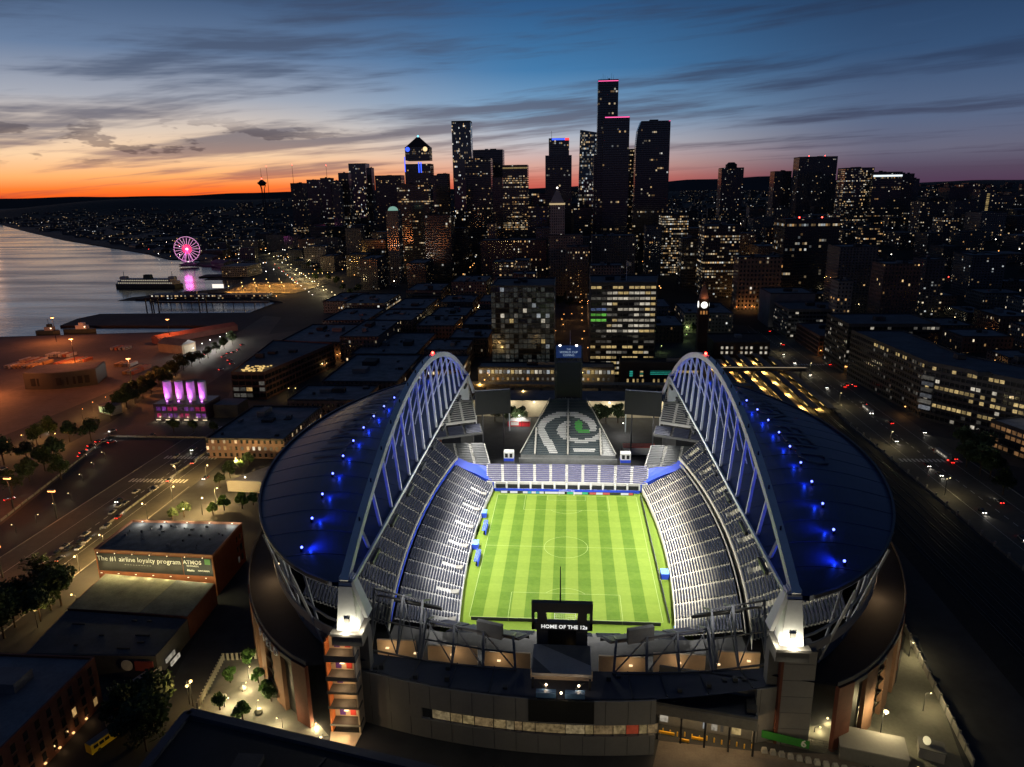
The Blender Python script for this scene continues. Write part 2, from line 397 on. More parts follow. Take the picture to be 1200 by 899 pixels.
# far ridges on the horizon
m_ridge = mat('far_ridge', (.03, .035, .04), 1., var=.2, vs=.001)
def ridge(az0, az1, dist, hfun, n=90):
    mb = MB(); vs = []
    for i in range(n+1):
        t_ = R_(az0+(az1-az0)*i/n); s, c = math.sin(t_), math.cos(t_); hh = hfun(i/n)
        for d_, z in ((dist*.93, -5), (dist, hh), (dist*1.1, -5)): vs.append((CAM.x+s*d_, CAM.y+c*d_, z))
    mb.add(vs, [(3*i+k, 3*i+3+k, 3*i+4+k, 3*i+1+k) for i in range(n) for k in (0, 1)])
    return mb
rn = random.Random(3)
def wob(amps):
    ph = [(a, f, rn.random()*6.3) for a, f in amps]
    return lambda u: sum(a*math.sin(f*u+p) for a, f, p in ph)
w1_ = wob([(120, 5), (70, 13), (40, 31), (16, 77)])
struct('mountains', ridge(-14, 62, 26000, lambda u: 30+min(1, u/.3)*max(120, 230+330*u+w1_(u)*1.3)), m_ridge)
w2_ = wob([(30, 4), (18, 11), (9, 37), (5, 90)])
struct('far_hills', ridge(-62, 8, 15000, lambda u: max(40, 210+w2_(u)-40*u)), m_hill)

# roads and lots
m_road = mat('asphalt', (.065, .060, .050), .8, var=.22, vs=.05)
m_road_d = mat('asphalt_dark', (.014, .015, .018), .8, var=.25, vs=.05)
m_conc = mat('concrete_paving', (.15, .145, .13), .8, var=.18, vs=.06)
m_paint = mat('road_paint', (.55, .54, .50), .7, var=.2, vs=.6)
m_ypaint = mat('road_paint_yellow', (.55, .38, .08), .7, var=.2, vs=.6)
m_kerb = mat('kerb', (.22, .21, .2), .8)
road_w = sheet([(-236, -120), (-196, -120), (-194, 60), (-196, 150), (-206, 215), (-228, 300), (-262, 430), (-300, 480), (-330, 455), (-290, 330), (-252, 215), (-238, 150)], .03)
struct('road_west', road_w, m_road)
struct('road_waterfront', sheet(gp([(0, 632), (0, 556), (60, 530), (130, 495), (240, 415), (310, 370), (330, 372), (300, 412), (215, 470), (150, 512), (140, 540), (90, 575)]), .025), m_road)
struct('cross_street', sheet(gp([(100, 527), (150, 498), (210, 500), (265, 505), (300, 500), (300, 522), (262, 520), (140, 512)]), .035), m_road)
struct('road_east', sheet([(178, -220), (216, -220), (218, 60), (220, 300), (226, 520), (262, 800), (240, 810), (196, 520), (182, 300), (178, 60)], .03), m_road)
struct('cross_street_east', sheet([(219, 118), (219, 150), (330, 60), (330, 20)], .033), m_road)
struct('parking_lot', sheet(gp([(0, 700), (0, 616), (128, 514), (262, 516), (120, 618)]), .028), m_road_d)
struct('container_yard', sheet([(-1500, 60), (-360, 60), (-352, 300), (-372, 380), (-418, 470), (-640, 440), (-1500, 432)], .022), mat('yard_tarmac', (.085, .07, .06), .85, var=.3, vs=.03))
struct('plaza_west', sheet(gp([(232, 832), (262, 772), (305, 772), (345, 815), (385, 862), (360, 866)]), .03), m_conc)
struct('plaza_south_east', sheet(gp([(765, 899), (772, 868), (880, 880), (1000, 885), (1040, 940), (760, 940)]), .03), mat('gate_paving', (.12, .10, .085), .8, var=.2, vs=.2))
struct('service_yard_east', sheet(gp([(890, 868), (1000, 838), (1050, 800), (1062, 742), (1075, 745), (1130, 899), (1050, 940), (1000, 890)]), .026), mat('yard_concrete', (.10, .10, .085), .85, var=.2, vs=.1))
struct('street_south_west', sheet([(-136, -140), (-112, -140), (-128, -60), (-136, 0), (-150, 60), (-164, 60), (-152, 0), (-146, -60)], .027), m_road_d)
struct('rail_yard', sheet([(128, -220), (176, -220), (176, 230), (176, 430), (120, 430), (120, 230), (140, 60)], .02), mat('ballast', (.012, .012, .012), .95, var=.3, vs=.4))
# rails
m_rail = mat('rail_steel', (.10, .10, .10), .4, .8, var=.1)
for k, x in enumerate((146, 151, 156, 161, 166, 171)):
    mb = MB()
    for dx_ in (-.75, .75): mb.box(x+dx_-.08, x+dx_+.08, -200, 228, .03, .22)
    tag(mb.build('railway_track', m_rail), 'railway track of two steel rails on the dark ballast beside the stadium', 'track', 'tracks of the rail yard')
# centre lines, crossings
mk = MB()
for y in range(-110, 140, 6): mk.box(-216.2, -215.9, y, y+3.2, .045, .05)
for x_ in (-226, -206): mk.box(x_-.08, x_+.08, -110, 140, .045, .05)
struct('road_marking', mk, m_paint)
mk = MB()
for y in range(-160, 480, 7): mk.box(197.9, 198.2, y, y+3.6, .045, .05)
for x_ in (187.5, 208.5): mk.box(x_-.08, x_+.08, -160, 480, .045, .05)
struct('road_marking', mk, m_paint)
def crossing(cx, cy_, n, ln, wd, ax):
    e = thing('zebra_crossing', 'row of painted white crossing bars on the asphalt of the ' + ('eastern avenue' if cx > 0 else 'western avenue'), 'crossing', (cx, cy_, 0), group='zebra crossings')
    for i in range(n):
        t_ = (i-(n-1)/2)*wd*2
        (MB().box(t_-wd/2, t_+wd/2, -ln/2, ln/2, .05, .056) if ax == 'x' else MB().box(-ln/2, ln/2, t_-wd/2, t_+wd/2, .05, .056)).build('bar', m_paint, e)
crossing(198, 108, 15, 4.5, 1.1, 'x'); crossing(-216, 62, 16, 4.5, 1., 'x'); crossing(-216, 96, 16, 4.5, 1., 'x'); crossing(-216, 150, 14, 4.5, 1., 'x'); crossing(203, 330, 12, 4.5, 1.1, 'x')
for x_, y0, y1 in ((-195.3, -110, 55), (-237.2, -110, 140), (178.0, -200, 300), (218.6, -100, 115)):
    struct('kerb', MB().box(x_-.25, x_+.25, y0, y1, 0, .14), m_kerb)

# ================================================================== STADIUM
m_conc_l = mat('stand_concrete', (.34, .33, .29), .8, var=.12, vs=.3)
m_conc_lit = mat('stand_lit', (.62, .58, .46), .8, var=.08, vs=.3)  # concrete lightened for the floodlit side; the light is in the colour
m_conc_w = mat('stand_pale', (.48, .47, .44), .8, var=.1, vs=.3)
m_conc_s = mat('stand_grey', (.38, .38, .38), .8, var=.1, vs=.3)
m_tun = mat('tunnel_grey', (.24, .23, .21), .8)
m_conc_d = mat('dark_concrete', (.10, .10, .10), .85, var=.15, vs=.1)
m_seat = mat('seat_navy', (.018, .022, .045), .5, var=.15, vs=.5)
m_seat_g = mat('seat_grey', (.05, .055, .06), .5, var=.15, vs=.5)
m_seat_w = mat('seat_white', (.62, .62, .60), .5, var=.08, vs=.5)
m_seat_n = mat('seat_teal', (.035, .055, .065), .5, var=.12, vs=.5)
m_seat_p = mat('seat_lilac', (.085, .085, .15), .5, var=.12, vs=.5)
m_seat_gr = mat('seat_green', (.06, .42, .06), .5, var=.08, vs=.5)
m_white = mat('white_steel', (.66, .70, .73), .5, .1, var=.08, vs=.1)
m_colm = mat('column_grey', (.26, .27, .28), .6, var=.08)
m_steel = mat('grey_steel', (.075, .078, .088), .5, .3, var=.1, vs=.2)
m_dsteel = mat('dark_steel', (.03, .033, .038), .5, .3, var=.1, vs=.2)
m_royal = mat('royal_blue', (.02, .06, .52), .6, var=.08, vs=.3)
m_black = mat('black_panel', (.012, .013, .014), .55, var=.1)
m_roofskin = mat('roof_membrane', (.036, .052, .115), .42, var=.16, vs=.02)
m_roofpanel = mat('roof_graphic', (.11, .12, .16), .6, var=.06, vs=.03)
m_deck = mat('deck_blue', (.026, .034, .056), .7, var=.12, vs=.08)
m_brick = mat('red_brick', (.12, .038, .024), .85, var=.15, vs=.5)
m_pier = mat('tan_brick', (.15, .08, .05), .85, var=.12, vs=.5)
m_gwall = mat('grey_panel_wall', (.19, .185, .18), .8, var=.07, vs=.15)
m_cream = mat('cream_wall', (.55, .45, .33), .8, var=.08, vs=.3)

# pitch
pm = bpy.data.materials.new('pitch_grass'); pm.use_nodes = True; t = NT(pm.node_tree); b = t.n['Principled BSDF']
g = t.new('ShaderNodeNewGeometry'); gx, gy, _ = t.sep(g.outputs['Position'])
inx = t.math('LESS_THAN', t.math('ABSOLUTE', gx), 34.); iny = t.math('LESS_THAN', t.math('ABSOLUTE', gy), 52.5); inf = t.math('MULTIPLY', inx, iny)
cs = t.math('FLOORED_MODULO', t.math('FLOOR', t.math('DIVIDE', t.math('ADD', gx, 34.), 68/14.)), 2.)
rs = t.math('FLOORED_MODULO', t.math('FLOOR', t.math('DIVIDE', t.math('ADD', gy, 52.5), 105/19.)), 2.)
f = t.math('ADD', t.math('MULTIPLY', cs, .80), t.math('MULTIPLY', rs, .14))
f = t.math('ADD', t.math('MULTIPLY', f, inf), t.math('MULTIPLY', t.math('SUBTRACT', 1., inf), .62))
nz = t.noise(g.outputs['Position'], .5, 5., .7); nz2 = t.noise(g.outputs['Position'], 6., 3., .7)
gm = t.math('MULTIPLY', t.mapr(t.math('ABSOLUTE', gx), 9., 3.), t.mapr(t.math('ABSOLUTE', gy), 40., 51.))
f = t.math('ADD', f, t.math('MULTIPLY', t.math('MULTIPLY', gm, nz), .5))
f = t.math('ADD', f, t.math('MULTIPLY', t.math('SUBTRACT', nz, .5), .75)); f = t.math('ADD', f, t.math('MULTIPLY', t.math('SUBTRACT', nz2, .5), .3))
t.l.new(t.mix(t.mapr(f, -.1, 1.1), (.054, .112, .003), (.150, .214, .024)), b.inputs['Base Color']); b.inputs['Roughness'].default_value = .85; b.inputs['Specular IOR Level'].default_value = .2
pitch = struct('pitch', sheet([(-43, -66), (43, -66), (43, 58.5), (-43, 58.5)], .06), pm)
m_line = mat('pitch_line', (.27, .35, .12), .8, var=.1)
LW = .13
def line_rect(x0, x1, y0, y1):
    mb = MB()
    for a in ((x0, x1, y0-LW/2, y0+LW/2), (x0, x1, y1-LW/2, y1+LW/2), (x0-LW/2, x0+LW/2, y0+LW/2, y1-LW/2), (x1-LW/2, x1+LW/2, y0+LW/2, y1-LW/2)):
        mb.quad((a[0], a[2], .075), (a[1], a[2], .075), (a[1], a[3], .075), (a[0], a[3], .075))
    return mb
def line_arc(cx, cy_, r, a0, a1, n=48):
    mb = MB()
    for i in range(n):
        p, q = R_(a0+(a1-a0)*i/n), R_(a0+(a1-a0)*(i+1)/n)
        f_ = lambda a, rr: (cx+rr*math.cos(a), cy_+rr*math.sin(a), .076)
        mb.quad(f_(p, r-LW/2), f_(p, r+LW/2), f_(q, r+LW/2), f_(q, r-LW/2))
    return mb
for mb in (line_rect(-34, 34, -52.5, 52.5), line_rect(-20.16, 20.16, -52.4, -36), line_rect(-20.16, 20.16, 36, 52.4), line_rect(-9.16, 9.16, -52.4, -47), line_rect(-9.16, 9.16, 47, 52.4),
           line_arc(0, 0, 9.15, 0, 360, 64), line_arc(0, -41.5, 9.15, 37, 143, 24), line_arc(0, 41.5, 9.15, 217, 323, 24),
           MB().quad((-33.9, -LW/2, .077), (33.9, -LW/2, .077), (33.9, LW/2, .077), (-33.9, LW/2, .077))):
    mb.build('pitch_line', m_line, pitch)
# goals
def goal(y, s, lab):
    e = thing('football_goal', lab, 'goal', (0, y, .06))
    mb = MB()
    for x in (-3.66, 3.66): mb.tube((x, 0, 0), (x, 0, 2.44), .07, n=8); mb.tube((x, 0, 2.44), (x, s*1.2, 2.44), .04, n=6); mb.tube((x, s*1.2, 2.44), (x, s*2.2, 0), .04, n=6)
    mb.tube((-3.66, 0, 2.44), (3.66, 0, 2.44), .07, n=8).build('frame', m_seat_w, e)
    nb = MB()
    for i in range(13): x = -3.66+7.32*i/12; nb.bar((x, s*1.2, 2.44), (x, s*2.2, .02), .03)
    for i in range(5): f_ = i/4; nb.bar((-3.66, s*(1.2+f_), 2.44-2.4*f_), (3.66, s*(1.2+f_), 2.44-2.4*f_), .03)
    nb.build('net', m_seat_w, e)
goal(52.5, 1, 'white goal frame with net before the row of purple-grey end seats'); goal(-52.5, -1, 'white goal frame with net beside the dark south stand')
# perimeter boards
BC = [glow('board_white', (1, 1, 1), .8), glow('board_teal', (.05, .5, .75), .7), glow('board_green', (.02, .8, .35), .7), glow('board_red', (.9, .12, .10), .7), glow('board_dark', (.03, .04, .05), .3)]
def board(x0, y0, x1, y1, h, m, lab, grp, parts=None):
    d = math.hypot(x1-x0, y1-y0); e = thing('advertising_board', lab, 'board', (x0, y0, .06), math.atan2(y1-y0, x1-x0), grp)
    MB().box(0, d, -.12, .12, .0, h).build('panel', m_black, e)
    if parts:
        u = .03
        for wd, c in parts:
            MB().quad((d*u, -.14, .12), (d*min(.99, u+wd-.008), -.14, .12), (d*min(.99, u+wd-.008), -.14, h-.08), (d*u, -.14, h-.08)).build('screen', c, e); u += wd
NB = [[(.3, BC[0]), (.12, BC[4]), (.35, BC[0]), (.2, BC[4])], [(.22, BC[0]), (.18, BC[1]), (.2, BC[0]), (.16, BC[1]), (.2, BC[0])], [(.6, BC[0]), (.3, BC[0])], [(.28, BC[2]), (.4, BC[0]), (.26, BC[2])],
      [(.3, BC[3]), (.3, BC[0]), (.32, BC[3])], [(.4, BC[4]), (.35, BC[0]), (.2, BC[3])]]
NBL = ['white', 'white and blue', 'plain white', 'white and green', 'red and white', 'dark and red']
for k in range(6):
    x0 = -33+k*11; board(x0, 54.3, x0+10.9, 54.3, 1.3, m_black, 'low %s lit advertising board along the far goal line' % NBL[k], 'boards behind the far goal', NB[k])
for k in range(10):
    y0 = -53+k*10.6; board(36.2, y0, 36.2, y0+10.5, 1.3, m_black, 'low dark advertising board along the touchline by the stand with floodlit-bright coloured steps', 'boards along the touchline')
for k in range(5):
    x0 = -33+k*13.2
    board(x0, -54.6, x0+13.1, -54.6, 1.2, m_black, 'low dark advertising board behind the goal by the south stand', 'boards behind the south goal')

# ---- stands
def stand(name, label, front, outn, aisles, z0, off0, rows, pitch_, rise, mseat, mconc=None, base=0., vom=None, seatfrac=.5, gap=.7, nsub=4, alt=None):
    """a thing: one seating_section part for each block between aisles, its seat rows a sub-part"""
    e = thing(name, label, 'stand', (*front((aisles[0]+aisles[-1])/2), 0)); ox, oy, _ = e.location
    mconc = mconc or m_conc_l
    def P3(s, o, z): x, y = front(s); nx, ny = outn(s); return (x+nx*o-ox, y+ny*o-oy, z)
    for k in range(len(aisles)-1):
        a, b_ = aisles[k], aisles[k+1]; ss = [a+(b_-a)*i/nsub for i in range(nsub+1)]
        st = MB(); se = MB()
        L = math.dist(P3(a, off0, 0), P3(b_, off0, 0)); ga = gap*(b_-a)/L
        sg = [a+ga+(b_-a-2*ga)*i/nsub for i in range(nsub+1)]
        for i in range(nsub): st.quad(P3(ss[i], off0, base), P3(ss[i+1], off0, base), P3(ss[i+1], off0, z0), P3(ss[i], off0, z0))
        vr = vom(k) if vom else None
        for r in range(rows):
            o0, o1, z = off0+r*pitch_, off0+(r+1)*pitch_, z0+r*rise
            for i in range(nsub):
                st.quad(P3(ss[i], o0, z), P3(ss[i+1], o0, z), P3(ss[i+1], o1, z), P3(ss[i], o1, z))
                st.quad(P3(ss[i], o1, z), P3(ss[i+1], o1, z), P3(ss[i+1], o1, z+rise), P3(ss[i], o1, z+rise))
            if vr and vr[0] <= r < vr[1]: sgl = [(sg[0], a+(b_-a)*.33), (a+(b_-a)*.67, sg[-1])]
            else: sgl = [(sg[i], sg[i+1]) for i in range(nsub)]
            mi = alt(k, r) if alt else 0
            for p, q in sgl:
                c0, c1, h = o0+pitch_*(1-seatfrac)*.75, o1-pitch_*(1-seatfrac)*.25, z+.46
                A, B, C_, D_ = P3(p, c0, h), P3(q, c0, h), P3(q, c1, h+.28), P3(p, c1, h+.28)
                A0, B0, C0, D0 = P3(p, c0, z), P3(q, c0, z), P3(q, c1, z), P3(p, c1, z)
                se.add([A, B, C_, D_, A0, B0, C0, D0], [(0, 1, 2, 3), (4, 5, 1, 0), (7, 3, 2, 6), (4, 0, 3, 7), (5, 6, 2, 1)], mi)
        sec = st.build('seating_section', mconc, e, uv=False)
        so_ = se.build('seat_rows', mseat, sec, uv=False); so_['kind'] = 'stuff'
        if vr:
            zb, zt = z0+vr[0]*rise, z0+vr[1]*rise
            v_ = MB(); p, q = a+(b_-a)*.35, a+(b_-a)*.65; o0, o1 = off0+vr[0]*pitch_+.1, off0+vr[1]*pitch_
            pts = [P3(p, o0, 0), P3(q, o0, 0), P3(q, o1, 0), P3(p, o1, 0)]
            v_.prism([(c[0], c[1]) for c in pts], zb-.2, zb+1.0)
            vm_ = v_.build('entry_tunnel', m_conc_l if front(0)[0] > 0 else m_tun, sec)
            sgn = MB(); om = off0+(vr[0]+(vr[1]-vr[0])*.7)*pitch_
            pts = [P3(p, om, 0), P3(q, om, 0), P3(q, o1-.15, 0), P3(p, o1-.15, 0)]
            sgn.prism([(c[0], c[1]) for c in pts], zb+1.02, zb+1.2)
            sgn.build('sign_panel', (m_royal if k % 4 == 1 else mat('amber_sign', (.7, .5, .2), .7)) if front(0)[0] < 0 else m_conc_l, sec)
    return e
def arcfront(x0, bow, half, sgn):
    return lambda s: (sgn*(x0+bow*(1-(s/half)**2)), s)
def fan(front, cx, cy_):
    def n(s):
        x, y = front(s); d = Vector((x-cx, y-cy_)); d.normalize(); return d
    return n
fw = arcfront(36.2, 3.4, 62, -1); fe = arcfront(36.6, 4.2, 62, 1)
def seq(a, b_, n): return [a+(b_-a)*i/n for i in range(n+1)]
AW = seq(-64, 57, 14)
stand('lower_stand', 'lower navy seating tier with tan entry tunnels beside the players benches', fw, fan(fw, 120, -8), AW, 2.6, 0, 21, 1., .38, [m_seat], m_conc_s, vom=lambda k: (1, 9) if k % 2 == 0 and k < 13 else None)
AU = seq(-70, 62, 15)
stand('upper_stand', 'shaded dark seating tier under the roof above the players benches', fw, fan(fw, 120, -8), AU, 12.8, 22.3, 25, 1., .62, [m_seat], m_conc_l, base=9.)
stand('lower_stand', 'lower seating tier with steps coloured floodlit-bright on the side towards the rail yard', fe, fan(fe, -110, -8), seq(-64, 57, 13), 2.6, 0, 21, 1., .38, [m_seat], m_conc_lit, seatfrac=.40)
stand('upper_stand', 'upper seating tier with cream entry strips on the side towards the rail yard', fe, fan(fe, -110, -8), seq(-70, 64, 14), 12.8, 23.4, 25, 1., .62, [m_seat], m_conc_lit, base=9., vom=lambda k: (2, 9) if k % 2 == 1 else None, seatfrac=.42)
# blue rails between the tiers
for sg, fr, nn, of in ((-1, fw, fan(fw, 120, -8), 21.9), (1, fe, fan(fe, -110, -8), 21.7)):
    mb = MB(); ss = seq(-66, 59, 40); pts = [(fr(s)[0]+nn(s)[0]*of, fr(s)[1]+nn(s)[1]*of) for s in ss]
    for p, q in zip(pts, pts[1:]): mb.quad((*p, 10.4), (*q, 10.4), (*q, 11.9), (*p, 11.9)); mb.quad((q[0]+sg*.15, q[1], 10.4), (p[0]+sg*.15, p[1], 10.4), (p[0]+sg*.15, p[1], 11.9), (q[0]+sg*.15, q[1], 11.9)); mb.quad((*p, 11.9), (*q, 11.9), (q[0]+sg*.15, q[1], 11.9), (p[0]+sg*.15, p[1], 11.9))
    tag(mb.build('tier_rail', m_royal if sg < 0 else m_conc_l), ('royal blue parapet' if sg < 0 else 'cream parapet') + ' between lower and upper seating tiers', 'parapet')
# north end
fn_ = lambda s: (s, 57.6+1.2*(1-(s/42)**2)); up_ = lambda s: (s/300, 1.)
stand('end_stand', 'curved bank of pale lilac seats behind the far goal', fn_, up_, seq(-40, 40, 10), 4.6, 0, 9, 1.3, .53, [m_seat_p], m_conc_w, seatfrac=.45)
e = thing('field_suites', 'row of small open suites with white posts under the lilac end seats', 'suites', (0, 56.6, 0))
MB().box(-36, 36, -.15, .25, 0, 1.5).build('blue_fascia', m_royal, e)
for k in range(13):
    x = -36+k*6; MB().box(x-.35, x+.35, .3, .9, 1.5, 4.5).build('post', m_seat_w, e)
    if k < 12: MB().box(x+.6, x+5.4, .55, .8, 1.6, 3.6).build('suite_front', m_black, e)
# north bleacher with the mosaic
BY0, BY1, BZ0, BZ1, BW0, BW1, BR = 82., 124., 10., 28.5, 25., 10.2, 34
e = thing('mosaic_bleacher', 'wedge-shaped bleacher with a bird eye mosaic of white, teal and green seats', 'stand', (0.5, BY0, 0))
st = MB(); groups = {0: MB(), 1: MB(), 2: MB()}
for r in range(BR):
    f0, f1 = r/BR, (r+1)/BR; y0, y1 = (BY1-BY0)*f0, (BY1-BY0)*f1; z0, z1 = BZ0+(BZ1-BZ0)*f0, BZ0+(BZ1-BZ0)*f1; hw = BW0+(BW1-BW0)*f0
    st.quad((-hw, y0, z0), (hw, y0, z0), (hw, y1, z0), (-hw, y1, z0)); st.quad((-hw, y1, z0), (hw, y1, z0), (hw, y1, z1), (-hw, y1, z1))
    n = int(hw*2/.9)
    for i in range(n):
        x0, x1 = -hw+i*2*hw/n, -hw+(i+1)*2*hw/n; xm = (x0+x1)/2; py = 535-66*f0; 
        if abs(xm-.0) < .55 or abs(abs(xm)-17.5) < .5 and f0 < .45: continue
        pxx = 665+xm*2.25*(1-.12*f0); u, v_ = (pxx-664), (py-500)     # picture-like coordinates of the mosaic on its own plane
        q = 0
        ro = math.hypot(u/36., (v_-9)/24.)
        if .74 < ro < 1.0 and v_ < 9 and u < 34: q = 1
        if 8 <= v_ <= 34 and abs(u+31-(v_-9)*.62) < 5.5: q = 1
        ri = math.hypot((u-17)/29., (v_-8)/14.)
        if ri < 1. and (ri > .70 and v_ > 7 or u < 3 and ri > .62): q = 1
        if 8 < u < 33 and 27 < v_ < 34 and r % 3 != 1: q = 1
        if u > 39 and v_ > 9: q = 1
        if (math.hypot((u-14)/5., (v_-3)/7.) < 1 and u < 18 and v_ > -4) or (12 < u < 26 and 6 < v_ < 10): q = 2
        groups[q].box(x0+.03, x1-.03, y0+.45, y0+1.0, z0, z0+.5)
st.quad((-BW0, 0, 7.), (BW0, 0, 7.), (BW0, 0, BZ0), (-BW0, 0, BZ0)); st.box(-BW0-1, BW0+1, -1.6, -.02, 5.2, 8.4)
for s_ in (-1, 1):
    st.quad((s_*BW0, 0, 0), (s_*BW1, BY1-BY0, 0), (s_*BW1, BY1-BY0, BZ1), (s_*BW0, 0, BZ0))
st.quad((-BW1, BY1-BY0, 0), (BW1, BY1-BY0, 0), (BW1, BY1-BY0, BZ1), (-BW1, BY1-BY0, BZ1))
st.build('bleacher_steps', mat('bleacher_metal', (.15, .155, .15), .6, .2), e)
for q, nm, mm in ((0, 'teal_seats', m_seat_n), (1, 'white_seats', m_seat_w), (2, 'green_seats', m_seat_gr)):
    o = groups[q].build(nm, mm, e); o['kind'] = 'stuff'
for s_ in (-1, 1):
    MB().bar((s_*(BW0+.3), 0, BZ0+1), (s_*(BW1+.3), BY1-BY0, BZ1+1), .35, .5).build('side_rail', m_conc_l, e)
    MB().bar((s_*17.5, 0, BZ0+.6), (s_*17.5, 19, BZ0+9), .9, .3).build('aisle_steps', m_conc_l, e)
MB().bar((0, 0, BZ0+.6), (0, BY1-BY0, BZ1+.6), .7, .3).build('aisle_steps', m_conc_l, e)
# scoreboard tower
e = thing('scoreboard_tower', 'tall dark scoreboard tower with a lettered blue panel behind the mosaic bleacher', 'scoreboard', (.6, 130, 0))
for s_ in (-1, 1):
    for yy in (-2.5, 2.5): MB().bar((s_*7.6, yy, 0), (s_*7.6, yy, 59), .7).build('mast', m_dsteel, e)
    br_ = MB()
    for k in range(14): z = 2+k*4; br_.bar((s_*7.6, -2.5, z), (s_*7.6, 2.5, z+4), .28)
    br_.build('bracing', m_dsteel, e)
MB().box(-7.1, 7.1, -2.2, 2.2, 28, 49.5).build('video_screen', m_black, e)
sp = MB().box(-7.2, 7.2, -2.9, 1.8, 52.4, 58.8).build('sign_panel', mat('sign_blue', (.012, .03, .10), .5, emis=(.02, .06, .25), es=.22, var=0), e)
m_sgl = glow('sign_letters', (.55, .7, .9), .55)
for s_, z, sz in (('THE', 57.5, 1.3), ('WORLD CUP', 55.8, 1.75), ('COMING', 54., 1.6)): lettering(s_, sz, m_sgl, sp, (0, -3.0, z), (1, 0, 0), (0, 0, 1))
tr = MB()
for k in range(8): x = -7.2+k*1.8; tr.bar((x, -2.6, 49.6), (x+.9, -2.6, 52.3), .2); tr.bar((x+.9, -2.6, 52.3), (x+1.8, -2.6, 49.6), .2)
tr.build('lattice', m_steel, e)
for x in (-5, 4.5): MB().ball((x, -2, 59.6), .7, sz=.8).build('floodlight', glow('lamp_white', (1, .95, .85), 6.), e)
MB().tube((.8, 0, 58.8), (.8, 0, 68), .12, .06, n=6).build('flagpole', m_white, e)
lb = MB()
for k in range(22): x = -7.5+k*.7; lb.box(x, x+.35, -3.4, -2.6, 25.5+random.random()*1.2, 27.6+random.random()*1.2)
lb.build('speaker_cluster', m_conc_l, e)
# corner screens
for s_, lab in ((-1, 'blank dark video screen on a lattice frame by the red kiosk'), (1, 'blank dark video screen on a lattice frame beside the round trees')):
    e = thing('video_screen', lab, 'screen', (s_*41.5, 106, 0), s_*R_(-13))
    MB().box(-10, 10, -.6, .8, 25, 38.5).build('panel', mat('screen_black', (.02, .021, .022), .6, var=.05), e)
    for x in (-9.4, 9.4): MB().box(x-.3, x+.3, .9, 1.5, 14, 39).build('mast', m_white, e)
    MB().box(-10, 10, .9, 1.4, 38.2, 38.8).build('frame', m_white, e)
    for x in (-6, 6): MB().tube((x, 1, 0), (x, 1, 25), .4, n=8).build('leg', m_steel, e)
# corner decks
def poly_front(pts):
    ds = [0]
    for p, q in zip(pts, pts[1:]): ds.append(ds[-1]+math.dist(p, q))
    def f_(s):
        s = max(0, min(ds[-1], s))
        for i in range(len(pts)-1):
            if s <= ds[i+1]+1e-9: k = (s-ds[i])/(ds[i+1]-ds[i]); return (pts[i][0]+(pts[i+1][0]-pts[i][0])*k, pts[i][1]+(pts[i+1][1]-pts[i][1])*k)
    return f_, ds[-1]
for s_ in (-1, 1):
    side = 'by the red kiosk' if s_ < 0 else 'by the white trailer'
    f_, L = poly_front([(s_*64, 69), (s_*39.5, 70.5)]); n_ = lambda s, s_=s_: (Vector((s_*.30, .95)).normalized())
    stand('corner_stand', 'small grey corner seating block above the blue wall ' + side, f_, n_, seq(0, L, 3), 9.4, 0, 12, 1.2, .5, [m_seat_g], m_conc_w, base=4.)
    f_, L = poly_front([(s_*80, 72), (s_*66, 80), (s_*45.5, 89)]); n_ = lambda s, s_=s_: (Vector((s_*.32, .95)).normalized())
    stand('upper_deck', 'dark upper corner deck with balcony front ' + side, f_, n_, seq(0, L, 4), 20., 0, 6, 1.0, .5, [m_seat], m_conc_d, base=18.8)
    f_, L = poly_front([(s_*84, 80), (s_*69, 88), (s_*49.5, 97)])
    stand('upper_deck', 'steep pale-stepped upper corner seats rising to the arch foot ' + side, f_, n_, seq(0, L, 5), 24.6, 0, 14, 1.15, .86, [m_seat_g], m_conc_w, base=23.2)
    MB_ = MB()
    tp_ = [(62, 75, 12.4), (59, 64.5, 11.2), (46, 61, 7.5), (36.5, 57.6, 4.2), (34, 58.6, 4.), (40, 68.5, 8.2), (47, 70.5, 9.)]; n = len(tp_)
    MB_.add([(s_*x, y, z) for x, y, z in tp_]+[(s_*x, y, 0) for x, y, z in tp_], [tuple(range(n)) if s_ < 0 else tuple(range(n-1, -1, -1))]+[(i, (i+1) % n, (i+1) % n+n, i+n) for i in range(n)])
    o = tag(MB_.build('blue_tarpaulin', m_royal), 'royal blue cover over the corner seats ' + side, 'tarpaulin')
    k = thing('camera_booth', 'small white booth with blue base at the corner ' + side, 'booth', (s_*30.5, 79, 0))
    MB().box(-2.6, 2.6, -2, 2, 0, 8.2).build('base', m_conc_d, k); MB().box(-2.6, 2.6, -2.1, 2, 8.2, 9.7).build('blue_band', m_royal, k)
    wl = MB().box(-2.6, 2.6, -2, 2, 9.7, 13.2).build('cabin', m_seat_w, k)
    for x in (-1.2, 1.2): MB().box(x-.75, x+.75, -2.06, -1.9, 10.2, 12.4).build('window', m_black, wl)

